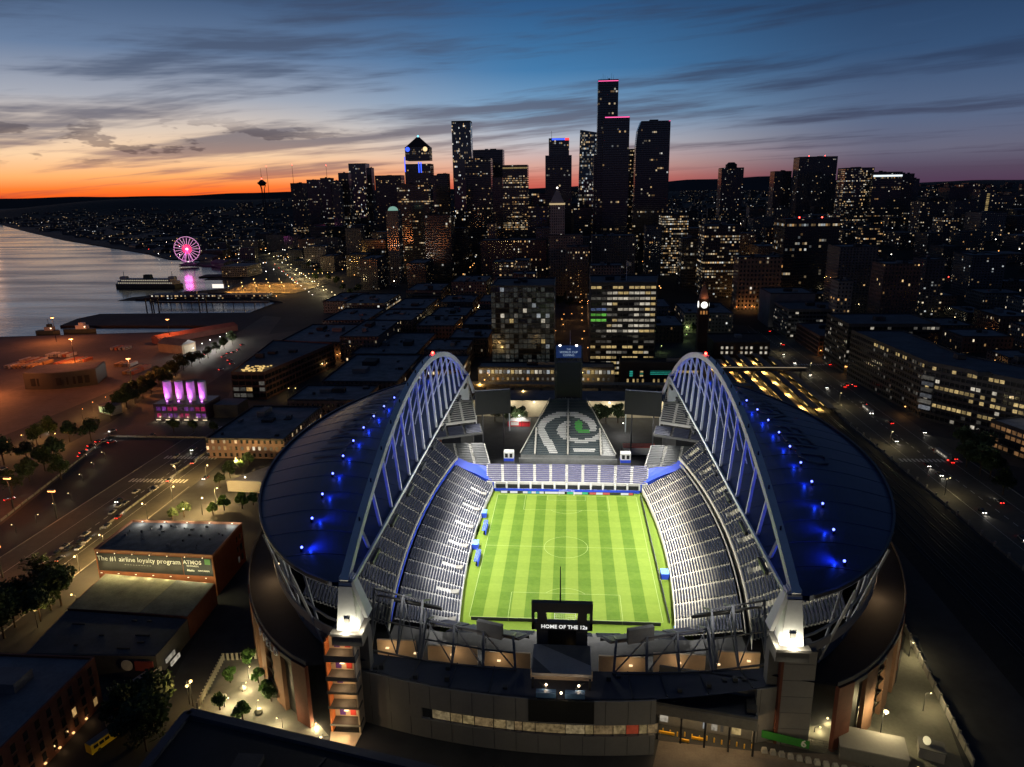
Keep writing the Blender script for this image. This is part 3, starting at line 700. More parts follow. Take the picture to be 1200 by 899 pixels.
# ---- roofs and arches
AX, AYE, AZE, AZT = 57.6, 110., 47., 78.5
def arch_z(y): return AZT-(AZT-AZE)*(y/AYE)**2
def xout(y): return 58+55.5*max(0., 1-(y/111.)**2)**.65
XIN = 55.6
def roof_z(u, y):                      # u 0 at the inner edge .. 1 at the outer edge
    k = 1-(y/111.)**2
    return 47.2 + 6.5*k*math.sin(math.pi*min(1, u*1.0))*(1-.25*u) - .8*u*k
def roof_at(x, y):
    ax = abs(x); u = (ax-XIN)/max(.5, xout(y)-XIN); return roof_z(max(0, min(1, u)), y)
glow_b = glow('blue_lamp', (.10, .14, 1.), 7.)
glow_r = glow('red_beacon', (1, .03, .02), 30.)
for s_ in (-1, 1):
    side = 'over the stand with the players benches' if s_ < 0 else 'over the stand beside the rail yard'
    e = thing('arched_roof', 'dark lens-shaped roof hung from a white arch ' + side, 'roof', (s_*AX, 0, 0)); ox = s_*AX
    NYR, NU = 56, 18; mb = MB(); vs = []
    for j in range(NYR+1):
        y = -110.4+220.8*j/NYR
        for i in range(NU+1):
            u = i/NU; x = XIN+(xout(y)-XIN)*u; vs.append((s_*x-ox, y, roof_z(u, y)))
    n = len(vs); vs += [(x, y, z-1.3) for x, y, z in vs]
    fs = []
    for j in range(NYR):
        for i in range(NU):
            a = j*(NU+1)+i; q = (a, a+1, a+NU+2, a+NU+1); q = q if s_ > 0 else q[::-1]
            fs.append(q); fs.append(tuple(k+n for k in q[::-1]))
    mb.add(vs, fs)
    for j in range(NYR):
        for i in (0, NU):
            a = j*(NU+1)+i; mb.add([vs[a], vs[a+NU+1], vs[a+NU+1+n], vs[a+n]], [(0, 1, 2, 3)], 1)
    mb.build('roof_shell', [m_roofskin, m_white], e, smooth=False)
    # raised graphic panels and lettering on the shell
    def onroof(p, ox=ox, s_=s_): return Vector((p.x, p.y, roof_at(p.x+ox, p.y)+.42+(.08 if p.z > 0 else 0)))
    lettering('LUMEN FIELD', 16, m_roofpanel, e, (s_*30, 18, 0), (0, s_*-1., 0), (s_*1., 0, 0), fn=onroof, name='roof_lettering', spacing=1.08)
    gut = MB(); ys = [-110+220*i/60 for i in range(61)]
    for p, q in zip(ys, ys[1:]): gut.bar((s_*xout(p)-ox, p, 46.9), (s_*xout(q)-ox, q, 46.9), .7, 1.0)
    gut.build('edge_gutter', m_steel, e)
    inn = MB()
    for p, q in zip(ys, ys[1:]): inn.bar((s_*(XIN-.2)-ox, p, 47), (s_*(XIN-.2)-ox, q, 47), .6, 1.1)
    inn.build('inner_edge_beam', m_white, e)
    ar = MB(); ys2 = [-AYE+2*AYE*i/64 for i in range(65)]
    for p, q in zip(ys2, ys2[1:]): ar.bar((0, p, arch_z(p)), (0, q, arch_z(q)), 2.2, 2.3)
    arch = ar.build('arch', m_white, e)
    for k in range(-7, 8):
        y = k*13.4; z = arch_z(y)-1.1
        MB().bar((0, y, z), (s_*(XIN+.6)-ox, y+s_*0+2.2, roof_at(XIN+.6, y+2.2)), .85).build('strut', m_white, arch)
        if abs(k) < 6: MB().bar((0, y, z), (s_*(XIN+9)-ox, y-1.5, roof_at(XIN+9, y-1.5)), .4).build('strut', m_white, arch)
        MB().bar((0, y, z+2.2), (0, y, z+3.4), .4).build('fin', m_dsteel, arch)
    for k in range(13):                                                   # blue uplighters standing on the shell
        y = -96+k*15.3; x = s_*(82.3-8.2*(y/97)**2); zr = roof_at(x, y)
        lp = MB().box(x-ox-.35, x-ox+.35, y-.35, y+.35, zr, zr+.9).build('lamp_box', m_dsteel, e)
        MB().ball((x-ox-s_*.1, y, zr+1.25), .38).build('lamp_lens', glow_b, lp)
        lamp('POINT', 'roof_glow', (x-ox-s_*2.2, y+.4, zr+1.), 240, (.01, .05, 1.), e, .3); lamp('SPOT', 'roof_uplight', (x-ox-s_*.8, y, zr+1.6), 7500, (.015, .05, 1.), e, .3, aim=(0, y+8, arch_z(y)), spot=125, blend=.9)
    MB().ball((0, 22, arch_z(22)+1.8), .55).build('beacon', glow_r, arch)
    # steel columns carrying the outer edge
    for k in range(-9, 10):
        y = k*11.2
        if abs(y) > 105: continue
        xo = xout(y)-1.5; xw = xo-6
        c = MB().bar((s_*xw-ox, y, 21.5), (s_*xo-ox, y-3.4, 45.4), .55); c.bar((s_*xw-ox, y, 21.5), (s_*xo-ox, y+3.4, 45.4), .55); c.build('v_column', m_colm, e)
    for k in range(-8, 9):
        y = k*12.2; sm = MB()
        for i in range(12):
            xa, xb = XIN+(xout(y)-XIN)*i/12, XIN+(xout(y)-XIN)*(i+1)/12
            sm.bar((s_*xa-ox, y, roof_at(xa, y)+.03), (s_*xb-ox, y, roof_at(xb, y)+.03), .22, .12)
        sm.build('roof_seam', mat('seam_navy', (.05, .066, .125), .5), e)
    ring = MB()
    for p, q in zip(ys, ys[1:]): ring.bar((s_*(xout(p)-4.5)-ox, p, 34), (s_*(xout(q)-4.5)-ox, q, 34), .5)
    ring.build('ring_tube', m_colm, e)
    # floodlight banks under the inner edge
    for k in range(9):
        y = -92+k*23; bx = s_*(XIN-1.2)-ox
        fb = MB().box(bx-.5, bx+.5, y-4, y+4, 44.4, 45.4).build('floodlight_bank', m_dsteel, e)
        MB().quad((bx-.45, y-3.9, 44.38), (bx-.45, y+3.9, 44.38), (bx+.45, y+3.9, 44.38), (bx+.45, y-3.9, 44.38)).build('lens', glow('flood_lens', (1, .98, .92), 12.), fb)
        lamp('SPOT', 'floodlight', (bx-s_*.4, y, 43.9), (112000 if k > 1 else 62000), (1., .97, .90), e, 1.2, aim=(-ox-s_*4, y*.55+(3 if k > 1 else 16), 0), spot=110 if k > 1 else 88, blend=.5)
# pylons
for s_ in (-1, 1):
    for t_ in (-1, 1):
        lab = 'white tapered arch pylon ' + ('floodlit at its foot ' if t_ < 0 else 'behind the corner deck ') + ('beside the lit stair tower' if s_ < 0 and t_ < 0 else 'beside the green gate banner' if t_ < 0 else 'above the red kiosk' if s_ < 0 else 'above the white trailer')
        e = thing('arch_pylon', lab, 'pylon', (s_*AX, t_*AYE*.985, 0))
        MB().frus(-4.2, 4.2, -3.8, 3.8, 29.2, 32.4, .97).build('plinth', m_conc_d, e)
        MB().box(-4.3, 4.3, -4.4, 4, 32.4, 33.1).build('platform', m_gwall, e); MB().box(-3.6, 3.6, 3.2, 6.5, 0, 29.2).build('shaft_base', m_conc_d, e)
        b2 = MB(); 
        b2.add([(-2.9, -2.6, 33.1), (2.9, -2.6, 33.1), (2.9, 2.8, 33.1), (-2.9, 2.8, 33.1), (-1.5, t_*.4-1., 48.4), (1.5, t_*.4-1., 48.4), (1.5, t_*.4+2., 48.4), (-1.5, t_*.4+2., 48.4)],
               [(3, 2, 1, 0), (4, 5, 6, 7), (0, 1, 5, 4), (1, 2, 6, 5), (2, 3, 7, 6), (3, 0, 4, 7)])
        b2.build('shaft', m_white, e)
        MB().add([(-s_*1.6-.5, -1.5, 48), (-s_*1.6+.5, -1.5, 48), (-s_*5.2+.5, -2.2, 37), (-s_*5.2-.5, -2.2, 37), (-s_*1.6-.5, 1.5, 48), (-s_*1.6+.5, 1.5, 48), (-s_*5.2+.5, 2.2, 37), (-s_*5.2-.5, 2.2, 37)],
                 [(0, 1, 2, 3), (7, 6, 5, 4), (0, 4, 5, 1), (1, 5, 6, 2), (2, 6, 7, 3), (3, 7, 4, 0)]).build('fin', m_white, e)
        if t_ < 0:
            MB().box(-.7, .7, -2.75, -2.4, 35.2, 36.8).build('access_panel', m_gwall, e)
            MB().box(-.4, .4, -4.1, -3.8, 33.1, 33.35).build('uplighter', glow('uplight_warm', (1, .9, .65), 8.), e)
            lamp('POINT', 'pylon_uplight', (0, -4.6, 34.0), 2400, (1, .88, .62), e, .4)
            lamp('POINT', 'pylon_uplight', (-s_*4.6, -2.5, 34.4), 1100, (1, .88, .62), e, .4)

m_plant = mat('rooftop_plant', (.035, .036, .04), .8)
# ---- lit panes (rooms seen through glass)
def room(name, color, s, contrast=.7, scale=.55, vary=.9):
    if name in MATS: return MATS[name]
    m = bpy.data.materials.new(name); m.use_nodes = True; t = NT(m.node_tree); b = t.n['Principled BSDF']
    b.inputs['Base Color'].default_value = (.03, .03, .03, 1); b.inputs['Roughness'].default_value = .2
    g = t.new('ShaderNodeNewGeometry'); oi = t.new('ShaderNodeObjectInfo')
    n = t.noise(t.vmath('ADD', g.outputs['Position'], t.comb(t.math('MULTIPLY', oi.outputs['Random'], 50.), 0., 0.)), scale, 4., .7)
    k = t.math('ADD', t.math('MULTIPLY', oi.outputs['Random'], vary), .8-vary/2)
    b.inputs['Emission Color'].default_value = (*color, 1)
    t.l.new(t.math('MULTIPLY', t.math('MULTIPLY', t.mapr(n, .32, .66, 1-contrast, 1.), k), s), b.inputs['Emission Strength'])
    m.cycles.emission_sampling = 'NONE'; MATS[name] = m; return m
RM = dict(warm=room('room_warm', (1, .60, .22), .75), amber=room('room_amber', (1, .72, .30), .62), cool=room('room_cool', (.85, .93, 1), .5), white=room('room_white', (1, .9, .72), .65),
          dim=room('room_dim', (.8, .75, .65), .12), green=room('room_green', (.25, 1, .12), .5), blue=room('room_blue', (.3, .45, 1), .35), orange=room('room_orange', (1, .42, .12), .9), teal=room('room_teal', (.05, .7, .55), .45), red=room('room_red', (1, .08, .1), .6))
RM.update(glz=room('pane_reflection', (.75, .85, .8), .04, .95, .5), dimo=room('room_balcony', (1, .5, .2), .28), sw1=room('room_tan', (.95, .68, .34), .26, .6), sw2=room('room_cream', (1, .82, .45), .5, .5), sw3=room('room_brown', (.8, .5, .25), .14, .6), swr=room('room_brick', (.8, .12, .05), .22, .5))  # the grey-green panes glow faintly to paint reflections on the glass block
m_glass = mat('dark_window', (.015, .017, .02), .12, var=0, spec=.6)

# ---- outer shell of the stadium
def xwall(y): return xout(y)+6.5
for s_ in (-1, 1):
    side = 'lettered FIELD' if s_ < 0 else 'towards the rail yard'
    e = thing('brick_shell', 'curved wall of red brick piers and dark bays ' + side, 'wall', (s_*90, 0, 0)); ox = s_*90
    ys = [-109]; 
    while ys[-1] < 108: 
        y = ys[-1]; dxy = abs(xwall(min(108, y+1))-xwall(max(-110.9, y))); ys.append(min(109, y+6.2/math.hypot(1, dxy)))
    for k, (p, q) in enumerate(zip(ys, ys[1:])):
        P_ = Vector((s_*xwall(p)-ox, p, 0)); Q_ = Vector((s_*xwall(q)-ox, q, 0)); dv = (Q_-P_).normalized(); nv = Vector((dv.y, -dv.x, 0))*s_
        kind = ('brick', 'dark', 'pier', 'louvre', 'pier', 'dark', 'pier', 'dark')[k % 8] if k > 0 else 'brick'
        if q > 20 and s_ > 0 or q > 60: kind = 'brick' if k % 2 else 'dark'
        if kind in ('brick', 'pier'):
            wd = (Q_-P_).length
            MB().bar(P_+Vector((0, 0, 10)), Q_+Vector((0, 0, 10)), 1.2, 20).build('brick_pier', m_brick if kind == 'brick' else m_pier, e)
        else:
            bay = MB().bar(P_-nv*1.0+Vector((0, 0, 9.6)), Q_-nv*1.0+Vector((0, 0, 9.6)), .5, 19.2).build('dark_bay', m_black, e)
            MB().bar(P_+Vector((0, 0, 19.3)), Q_+Vector((0, 0, 19.3)), 1.1, 1.4).build('lintel', m_conc_d, e)
            if kind == 'louvre':
                for z in (3.5, 7.2, 10.9, 14.6): MB().add([P_-nv*.5+Vector((0, 0, z)), Q_-nv*.5+Vector((0, 0, z)), Q_+nv*.5+Vector((0, 0, z+1.2)), P_+nv*.5+Vector((0, 0, z+1.2))], [(0, 1, 2, 3), (3, 2, 1, 0)]).build('louvre', m_conc_l, e)
    # deck between the wall and the bowl, with the bowl back
    mb = MB(); bk = MB(); rl_ = MB()
    for p, q in zip(ys, ys[1:]):
        A, B = (s_*xwall(p)-ox, p), (s_*xwall(q)-ox, q); C_, D_ = (s_*(xwall(q)-16)-ox, q*.97), (s_*(xwall(p)-16)-ox, p*.97)
        mb.quad((*A, 20.2), (*B, 20.2), (*C_, 20.2), (*D_, 20.2)) if s_ > 0 else mb.quad((*D_, 20.2), (*C_, 20.2), (*B, 20.2), (*A, 20.2))
        C2, D2 = (s_*(xwall(q)-12)-ox, q*.975), (s_*(xwall(p)-12)-ox, p*.975)
        bk.quad((*D2, 20.2), (*C2, 20.2), (*C2, 26.5), (*D2, 26.5)); rl_.bar((*A, 20.9), (*B, 20.9), .25, 1.2)
    mb.build('deck', mat('ring_deck', (.018, .018, .020), .8, var=.2, vs=.2), e); bk.build('bowl_back', m_conc_d, e); rl_.build('parapet', m_conc_d, e)
    fz = MB()
    for p, q in zip(ys, ys[1:]): fz.bar((s_*(xwall(p)-9)-ox, p*.985, 29.5), (s_*(xwall(q)-9)-ox, q*.985, 29.5), .5, 2.6)
    fz.build('fascia_ring', m_gwall, e)
    if s_ < 0:
        yl = -90.; 
        for ch, y in zip('FIELD', (-92, -94.4, -96.6, -98.8, -101)):
            P_ = Vector((-xwall(y)-ox, y, 0)); Q_ = Vector((-xwall(y-2)-ox, y-2, 0)); dv = (Q_-P_).normalized(); nv = Vector((dv.y, -dv.x, 0)); nv = nv if nv.x < 0 else -nv
            lettering(ch, 3.6, mat('sign_steel', (.5, .52, .6), .5, .1), e, P_+nv*.75+Vector((0, 0, 18.6)), dv, (0, 0, 1), extrude=.15, name='letter')
    # lamps on the deck
    for y, pw in ((-64, 1900), (-30, 400), (10, 400), (45, 400)):
        x = s_*(xwall(y)-10.5)-ox
        MB().box(x-.4, x+.4, y-.2, y+.2, 25.2, 25.6).build('deck_lamp', glow('deck_lamp_glow', (1, .7, .35), 6.), e)
        lamp('POINT', 'deck_light', (x+s_*1.5, y-1.5, 25.), pw, (1, .62, .30), e, .4)
# stair towers
e = thing('stair_tower', 'open stair tower with warm lit landings and posters beside the red brick shell', 'tower', (-60.6, -107.6, 0))
MB().box(-4.2, 4.2, .2, 1.6, 0, 29).build('back_wall', m_cream, e); MB().box(-4.2, -3.8, -3, .2, 0, 29).build('side_wall', mat('orange_wall', (.5, .16, .05), .8), e); MB().box(3.8, 4.2, -3, .2, 0, 29).build('side_wall', m_cream, e)
for z, zh in ((2.4, .6), (8.0, .7), (12.8, .8), (17.0, 1.3), (23.0, 2.0)): MB().box(-4.4, 4.4, -3.2, .2, z, z+zh).build('landing', m_conc_d, e)
for z, n_ in ((3.2, 2), (8.9, 0), (13.7, 1), (18.5, 2), (25.2, 2)):
    for i in range(n_): x = -1.6+i*3; MB().box(x-.8, x+.8, .05, .18, z+.3, z+2.3).build('poster', mat('poster_purple', (.10, .04, .25), .6) if i == 0 else mat('poster_red', (.5, .05, .04), .6), e)
    MB().box(-.6, .6, -1.6, -1.2, z+2.9, z+3.05).build('ceiling_lamp', glow('landing_lamp', (1, .72, .4), 2.5), e)
    lamp('POINT', 'landing_light', (0, -2.2, z+2.2), 420, (1, .62, .30), e, .3)
lamp('POINT', 'landing_light', (0, -6, 3.), 700, (1, .66, .34), e, .3)
MB().prism([(-4.4, -3), (4.4, -3), (3.4, -13), (-1.5, -14)], .05, .35).build('forecourt_step', m_cream, e)
e = thing('stair_tower', 'closed grey concrete stair tower with a red edge beside the green gate banner', 'tower', (61.4, -104.2, 0))
MB().box(-4.0, 4.2, -3, 3, 0, 29).build('wall', m_gwall, e); MB().box(-4.7, -4.0, -3.1, 3, 0, 29).build('red_edge', m_brick, e)
for z in (5, 10, 15, 20, 25): MB().box(-3.95, 4.35, -3.06, -2.9, z, z+.12).build('joint', m_conc_d, e)
# south wall with its strip of windows
def sy(x): return -114.3+10.3*(x/61.)**2
e = thing('south_wall', 'long curved grey wall with a lit window strip at the near end of the stadium', 'wall', (0, -112, 0)); oy = -112
xs = seq(-57, 57, 38)
wa = MB(); top = MB()
for p, q in zip(xs, xs[1:]):
    for z0, z1, off in ((0, 6, 0), (9.6, 17, 0)):
        if 25.4 < (p+q)/2 < 51.5: continue
        wa.bar((p, sy(p)-oy, (z0+z1)/2), (q, sy(q)-oy, (z0+z1)/2), .8, z1-z0)
    if (q < -36 or p > 30) and not 25.4 < (p+q)/2 < 51.5: wa.bar((p, sy(p)-oy, 7.8), (q, sy(q)-oy, 7.8), .78, 3.6)
wa.build('panel_wall', m_gwall, e)
rw = random.Random(77); xw = -36.
RWS = [room('strip_%d' % k, c_, .26, .8, .7, .25) for k, c_ in enumerate(((.95, .70, .32), (.95, .68, .32), (1, .76, .40), (.85, .58, .28)))]
while xw < 24:
    wd = rw.choice((2.2, 3.4, 5.2, 8.)); p, q = xw, min(24.8, xw+wd); n_ = 4
    red = 14 < p < 19; mb = MB()
    for k in range(n_):
        a, b_ = p+(q-p)*k/n_+(.12 if k == 0 else 0), p+(q-p)*(k+1)/n_; mb.quad((a, sy(a)-oy+.25, 6.3), (b_, sy(b_)-oy+.25, 6.3), (b_, sy(b_)-oy+.25, 9.3), (a, sy(a)-oy+.25, 9.3))
    mb.build('window', RM['swr'] if red else rw.choice(RWS), e)
    MB().box(p-.08, p+.08, sy(p)-oy-.1, sy(p)-oy+.3, 6, 9.6).build('mullion', m_dsteel, e); xw = q
for k in range(20):
    x = -54+k*5.9
    if 25 < x < 52: continue
    for z0, z1 in ((.2, 5.9), (9.7, 16.9)): MB().box(x-.05, x+.05, sy(x)-oy-.44, sy(x)-oy-.38, z0, z1).build('panel_joint', m_dsteel, e)
dk = MB()
for p, q in zip(xs, xs[1:]): dk.quad((p, sy(p)-oy, 17.), (q, sy(q)-oy, 17.), (q, -102.5-oy+5*(q/60)**2, 17.), (p, -102.5-oy+5*(p/60)**2, 17.))
dk.build('deck_roof', m_deck, e)
jb = MB()
for x in (-52, -42, -31, -20, 18, 27, 38, 50): jb.bar((x, sy(x)-oy+.6, 17.15), (x*.97, -102.6-oy+5*(x/60)**2, 17.15), .3, .25)
jb.build('roof_seam', m_dsteel, e)
rp = random.Random(5)
for k in range(16):
    x = rp.uniform(-54, 52); y = rp.uniform(sy(x)+1.5, -103.5)
    if abs(x) < 10: continue
    MB().box(x-.6, x+.6, y-oy-.6, y-oy+.6, 17.02, 17.02+rp.uniform(.5, 1.4)).build('roof_vent', m_dsteel, e)
# floor under the south end and concourse lit from below the decks
e = thing('concourse', 'lit tan concourse under the south corner decks', 'concourse', (0, -80, 0))
MB().prism([(-56, -24), (-40, -25), (-12, -26), (12, -26), (40, -25), (56, -24), (56, 10), (40, 6), (-40, 6), (-56, 10)], 7.6, 8.2).build('floor', m_conc_d, e)
for x0, x1, y in ((-57, -45, -8), (-41, -26, -10), (-24, -10, -12), (10, 24, -12), (26, 41, -10), (45, 57, -8)):
    MB().box(x0, x1, y, y+.6, 8.2, 14.4).build('kiosk_wall', m_cream, e)
for x, y, p in ((-53, -11, 700), (-44, -13, 300), (-33, -13, 500), (-19, -15, 500), (19, -15, 500), (33, -13, 500), (44, -13, 300), (53, -11, 600)):
    MB().box(x-.5, x+.5, y-.3, y+.3, 13.6, 13.9).build('strip_lamp', glow('concourse_lamp', (1, .72, .38), 1.5), e)
    lamp('POINT', 'concourse_light', (x, y, 12.6), p*.42, (1, .64, .32), e, .4)
# south stands
fs_ = lambda s: (s, -62.5-1.2*(1-(s/40)**2)); dn = lambda s: (s/160, -1.)
stand('end_stand', 'low dark seat rows behind the goal under the frame lettered HOME OF THE 12s', fs_, dn, seq(-38, 38, 8), 2.4, 0, 9, .85, .34, [m_seat], m_conc_d, seatfrac=.6)
for s_ in (-1, 1):
    side = 'by the lit stair tower' if s_ < 0 else 'by the gate building'
    f_, L = poly_front([(s_*57, -66), (s_*40, -70.5)] if s_ > 0 else [(s_*40, -70.5), (s_*57, -66)])
    n_ = lambda s, s_=s_: Vector((s_*.22, -1)).normalized()
    stand('south_deck', 'high dark corner seat deck on steel frames ' + side, f_, n_, seq(0, L, 3), 15, 0, 13, .85, .60, [m_seat], m_conc_d, base=13.6, seatfrac=.7)
    f_, L = poly_front([(s_*39, -73), (s_*11, -79.5)] if s_ > 0 else [(s_*11, -79.5), (s_*39, -73)])
    stand('south_deck', 'lower dark seat deck with a truss back ' + side, f_, n_, seq(0, L, 3), 12, 0, 13, .85, .45, [m_seat], m_conc_d, base=10.6, seatfrac=.7)
    e = thing('deck_truss', 'grey steel truss frame behind the dark seat decks ' + side, 'truss', (s_*35, -86, 0)); ox, oy = s_*35, -86
    def seg(a, b_, w_=.45, nm='strut'): MB().bar((a[0]-ox, a[1]-oy, a[2]), (b_[0]-ox, b_[1]-oy, b_[2]), w_).build(nm, m_steel, e)
    pts = [(s_*60, -77.5, 25.2), (s_*50, -80.5, 25), (s_*43.4, -82.6, 24.8)]; low = [(s_*56, -97, 17.3), (s_*48, -99, 17.3), (s_*41.5, -100.5, 17.3)]
    pts2 = [(s_*42, -85, 20), (s_*33, -87.6, 19.9), (s_*24, -90, 19.8), (s_*15, -91.6, 19.6)]; low2 = [(s_*40.5, -100.8, 17.3), (s_*31.5, -102, 17.3), (s_*22.5, -103, 17.3), (s_*13.5, -103.5, 17.3)]
    for tp, lo in ((pts, low), (pts2, low2)):
        for i in range(len(tp)):
            seg(tp[i], lo[i], .65, 'post'); seg((tp[i][0], tp[i][1]+5, tp[i][2]-6), lo[i], .4)
            seg((tp[i][0], tp[i][1], tp[i][2]), (tp[i][0], tp[i][1]+10, tp[i][2]-5.8), .6, 'rafter')
        for i in range(len(tp)-1):
            seg(tp[i], tp[i+1], .4, 'chord'); seg(lo[i], lo[i+1], .4, 'chord'); seg(tp[i], lo[i+1], .3, 'diagonal')
            a = tuple((u*.5+v*.5) for u, v in zip(tp[i], lo[i])); b_ = tuple((u*.5+v*.5) for u, v in zip(tp[i+1], lo[i+1])); seg(a, b_, .35, 'rail')
    bx_ = MB().box(-4, 4, -.7, .7, 0, 4.6).build('equipment_box', m_conc_d, e); bx_.location = (s_*22-ox, -90-oy, 18.4); bx_.rotation_euler = (0, 0, s_*.3)
# south video frame
e = thing('south_scoreboard', 'dark frame with white lettering HOME OF THE 12s, a flagpole on top', 'scoreboard', (-.7, -95, -2.3))
m_frame = mat('frame_black', (.035, .040, .05), .5, .2, var=.08)
MB().box(-8.6, 8.6, -.8, .8, 33, 36).build('top_beam', m_frame, e)
for s_ in (-1, 1):
    MB().box(s_*8.2-.4, s_*8.2+.4, -.8, .8, 27.5, 33).build('edge_post', m_frame, e)
    MB().add([(s_*4.6, -.7, 33), (s_*7, -.7, 33), (s_*7, -.7, 29.8), (s_*4.2, -.7, 29.8), (s_*4.6, .7, 33), (s_*7, .7, 33), (s_*7, .7, 29.8), (s_*4.2, .7, 29.8)], [(0, 1, 2, 3), (7, 6, 5, 4), (0, 4, 5, 1), (1, 5, 6, 2), (2, 6, 7, 3), (3, 7, 4, 0)]).build('bracket', m_frame, e)
mb_ = MB().box(-8.6, 8.6, -.8, .8, 27.4, 29.8).build('sign_beam', m_frame, e)
lettering('HOME OF THE 12s', 1.6, glow('white_letters', (1, 1, .96), .9), mb_, (.6, -.86, 28.5), (1, 0, 0), (0, 0, 1), bold=.03)
for s_ in (-1, 1): MB().box(s_*5.6-1.6, s_*5.6+1.6, -.9, 3., 17, 27.4).build('leg', m_frame, e)
MB().box(-4, 4, 2., 2.6, 19.6, 26.6).build('back_screen', m_black, e)
MB().box(-4, 4, -.6, 2, 17.1, 19.4).build('ledge', m_frame, e)
MB().tube((-.5, .2, 36), (-.5, .2, 47), .22, .12, n=8).build('flagpole', m_dsteel, e)
for k in range(5): MB().box(-2.6+k*1.1, -2.1+k*1.1, .6, 1.1, 19.4, 20.6+.3*(k % 2)).build('speaker', m_conc_d, e)
MB().box(1.6, 3.0, .2, .6, 19.5, 21).build('lamp_panel', glow('warm_panel', (1, .65, .3), .5), e)
e = thing('entry_canopy', 'flat pale grey canopy slab over the lit entry below the south scoreboard', 'canopy', (-.7, -103, 0))
MB().box(-8, 8, -6, 6.6, 20, 20.8).build('slab', mat('canopy_grey', (.26, .26, .265), .7, var=.08), e)
MB().add([(-7.9, -5.9, 20.82), (-2.6, -5.9, 20.82), (-7.9, .9, 20.82)], [(0, 1, 2)]).build('dark_triangle', m_conc_d, e)  # thin dark triangles laid on the slab top
MB().add([(-6, 6.5, 20.82), (7.9, 6.5, 20.82), (7.9, -2.2, 20.82)], [(0, 2, 1)]).build('dark_triangle', m_conc_d, e)
for x in (-7.6, 7.6):
    for y in (-7, 6): MB().box(x-.3, x+.3, y-.3, y+.3, 8, 20).build('post', m_dsteel, e)
e = thing('entry_hall', 'recessed entry with warm lamps and blue counters under the grey canopy', 'entry', (-.7, -113, 0))
MB().box(-8.6, 8.6, -1.78, -1.2, 10.2, 17.02).build('opening_shade', m_black, e)  # flat black panel on the wall face, painting the opening's shade
MB().box(-8.4, 8.4, 6.4, 6.8, 10.4, 19.8).build('back_wall', m_cream, e)
for x in (-4, 3.6): MB().box(x-2.6, x+2.6, -1, .6, 17.05, 18.6).build('counter', mat('counter_blue', (.05, .12, .25), .5), e)
for s_ in (-1, 1): MB().bar((s_*6, 2.2, 19.6), (s_*1, -.6, 17.2), .25).build('brace', m_dsteel, e)
for x, y, z, p in ((0, -2, 19.4, 160), (-4, 1, 19.4, 130), (4.6, 1, 19.4, 120)):
    MB().ball((x, y, z+.2), .3).build('lamp', glow('entry_lamp', (1, .75, .45), 10.), e); lamp('POINT', 'entry_light', (x, y, z), p*2.5, (1, .7, .42), e, .3)

# ---- gate building, banner, barriers
e = thing('gate_building', 'flat-roofed gate building with grey panel front and yellow bollards', 'building', (38.4, -106, 0), R_(-11))
MB().box(-13, 13, -4.4, 4.6, 8.4, 11.6).build('upper_body', m_gwall, e); MB().box(-12.4, 12.4, -3.8, 4.4, 11.62, 11.7).build('roof', m_deck, e)
pr = MB(); pr.box(-13, 13, -4.4, -3.9, 11.6, 12.3); pr.box(-13, -12.5, -3.9, 4.6, 11.6, 12.3); pr.box(12.5, 13, -3.9, 4.6, 11.6, 12.3); pr.build('parapet', m_conc_d, e)
for k in range(7): x = -12.4+k*3.55; MB().box(x+.08, x+3.45, -4.52, -4.38, 8.6, 11.4).build('front_panel', mat('gate_panel', (.19, .18, .16), .7), e)
MB().box(-13, 13, 4.6, 5.2, 0, 17).build('back_wall', m_gwall, e); MB().box(-13, 13, 2.2, 2.6, 0, 8.4).build('lower_wall', m_conc_d, e)
for k in range(5): x = -12.4+k*6.2; MB().box(x-.25, x+.25, -4, -3.5, 0, 8.4).build('post', m_dsteel, e)
for x in (-11.6, 11.4):
    MB().box(x-1.2, x+1.2, -2.5, 2, 11.7, 13.4).build('rooftop_plant', m_plant, e)
for x, wd, mm in ((-11, 2.2, 'white'), (0, .9, 'cool'), (2.6, 1.6, 'white'), (4.6, .7, 'dim'), (8.4, 2.4, 'amber')): MB().box(x-wd/2, x+wd/2, 2.06, 2.2, 1., 4.2).build('window', RM[mm], e)
for x in (-10, -3.4, 3.4, 10): lamp('POINT', 'gate_light', (x, -3.0, 7.6), 1000, (1, .68, .33), e, .3); MB().box(x-.5, x+.5, -2.2, -1.8, 8.1, 8.3).build('ceiling_lamp', glow('gate_lamp', (1, .75, .4), 2.), e)
m_yel = mat('barrier_yellow', (.8, .45, .03), .5, var=.05)
cr_, sr_ = math.cos(R_(-11)), math.sin(R_(-11))
def gloc(x, y, z=.04): return (38.4+x*cr_-(y+5.2)*sr_, -106+x*sr_+(y+5.2)*cr_, z)
for k in range(13):
    e = MB().tube((0, 0, 0), (0, 0, 1.3), .16, n=8).tube((0, 0, 1.3), (0, 0, 1.4), .18, .1, n=8).build('bollard', m_yel); e.location = gloc(-11+k*1.95, -6.2-(k % 3)*.25)
    tag(e, 'slim yellow bollard before the gate building', 'bollard', 'bollards at the gate')
for k, (x, ln) in enumerate(((-10, 4.2), (-5.2, 2.6), (-1.6, 3.2))):
    e = thing('barrier', 'low orange barrier beam at the gate building, ' + ('longest' if k == 0 else 'shortest' if k == 1 else 'between bollards'), 'barrier', gloc(x, -6.9 - (1.6 if k == 1 else 0)), R_(-11))
    MB().box(-ln/2, ln/2, -.2, .2, .35, 1.0).build('beam', m_yel, e)
    for s_ in (-1, 1): MB().box(s_*ln*.4-.15, s_*ln*.4+.15, -.35, .35, 0, .35).build('foot', m_conc_d, e)
e = thing('gate_banner', 'long green gate banner with a white number 6', 'banner', (58.2, -108.2, .3), R_(-17))
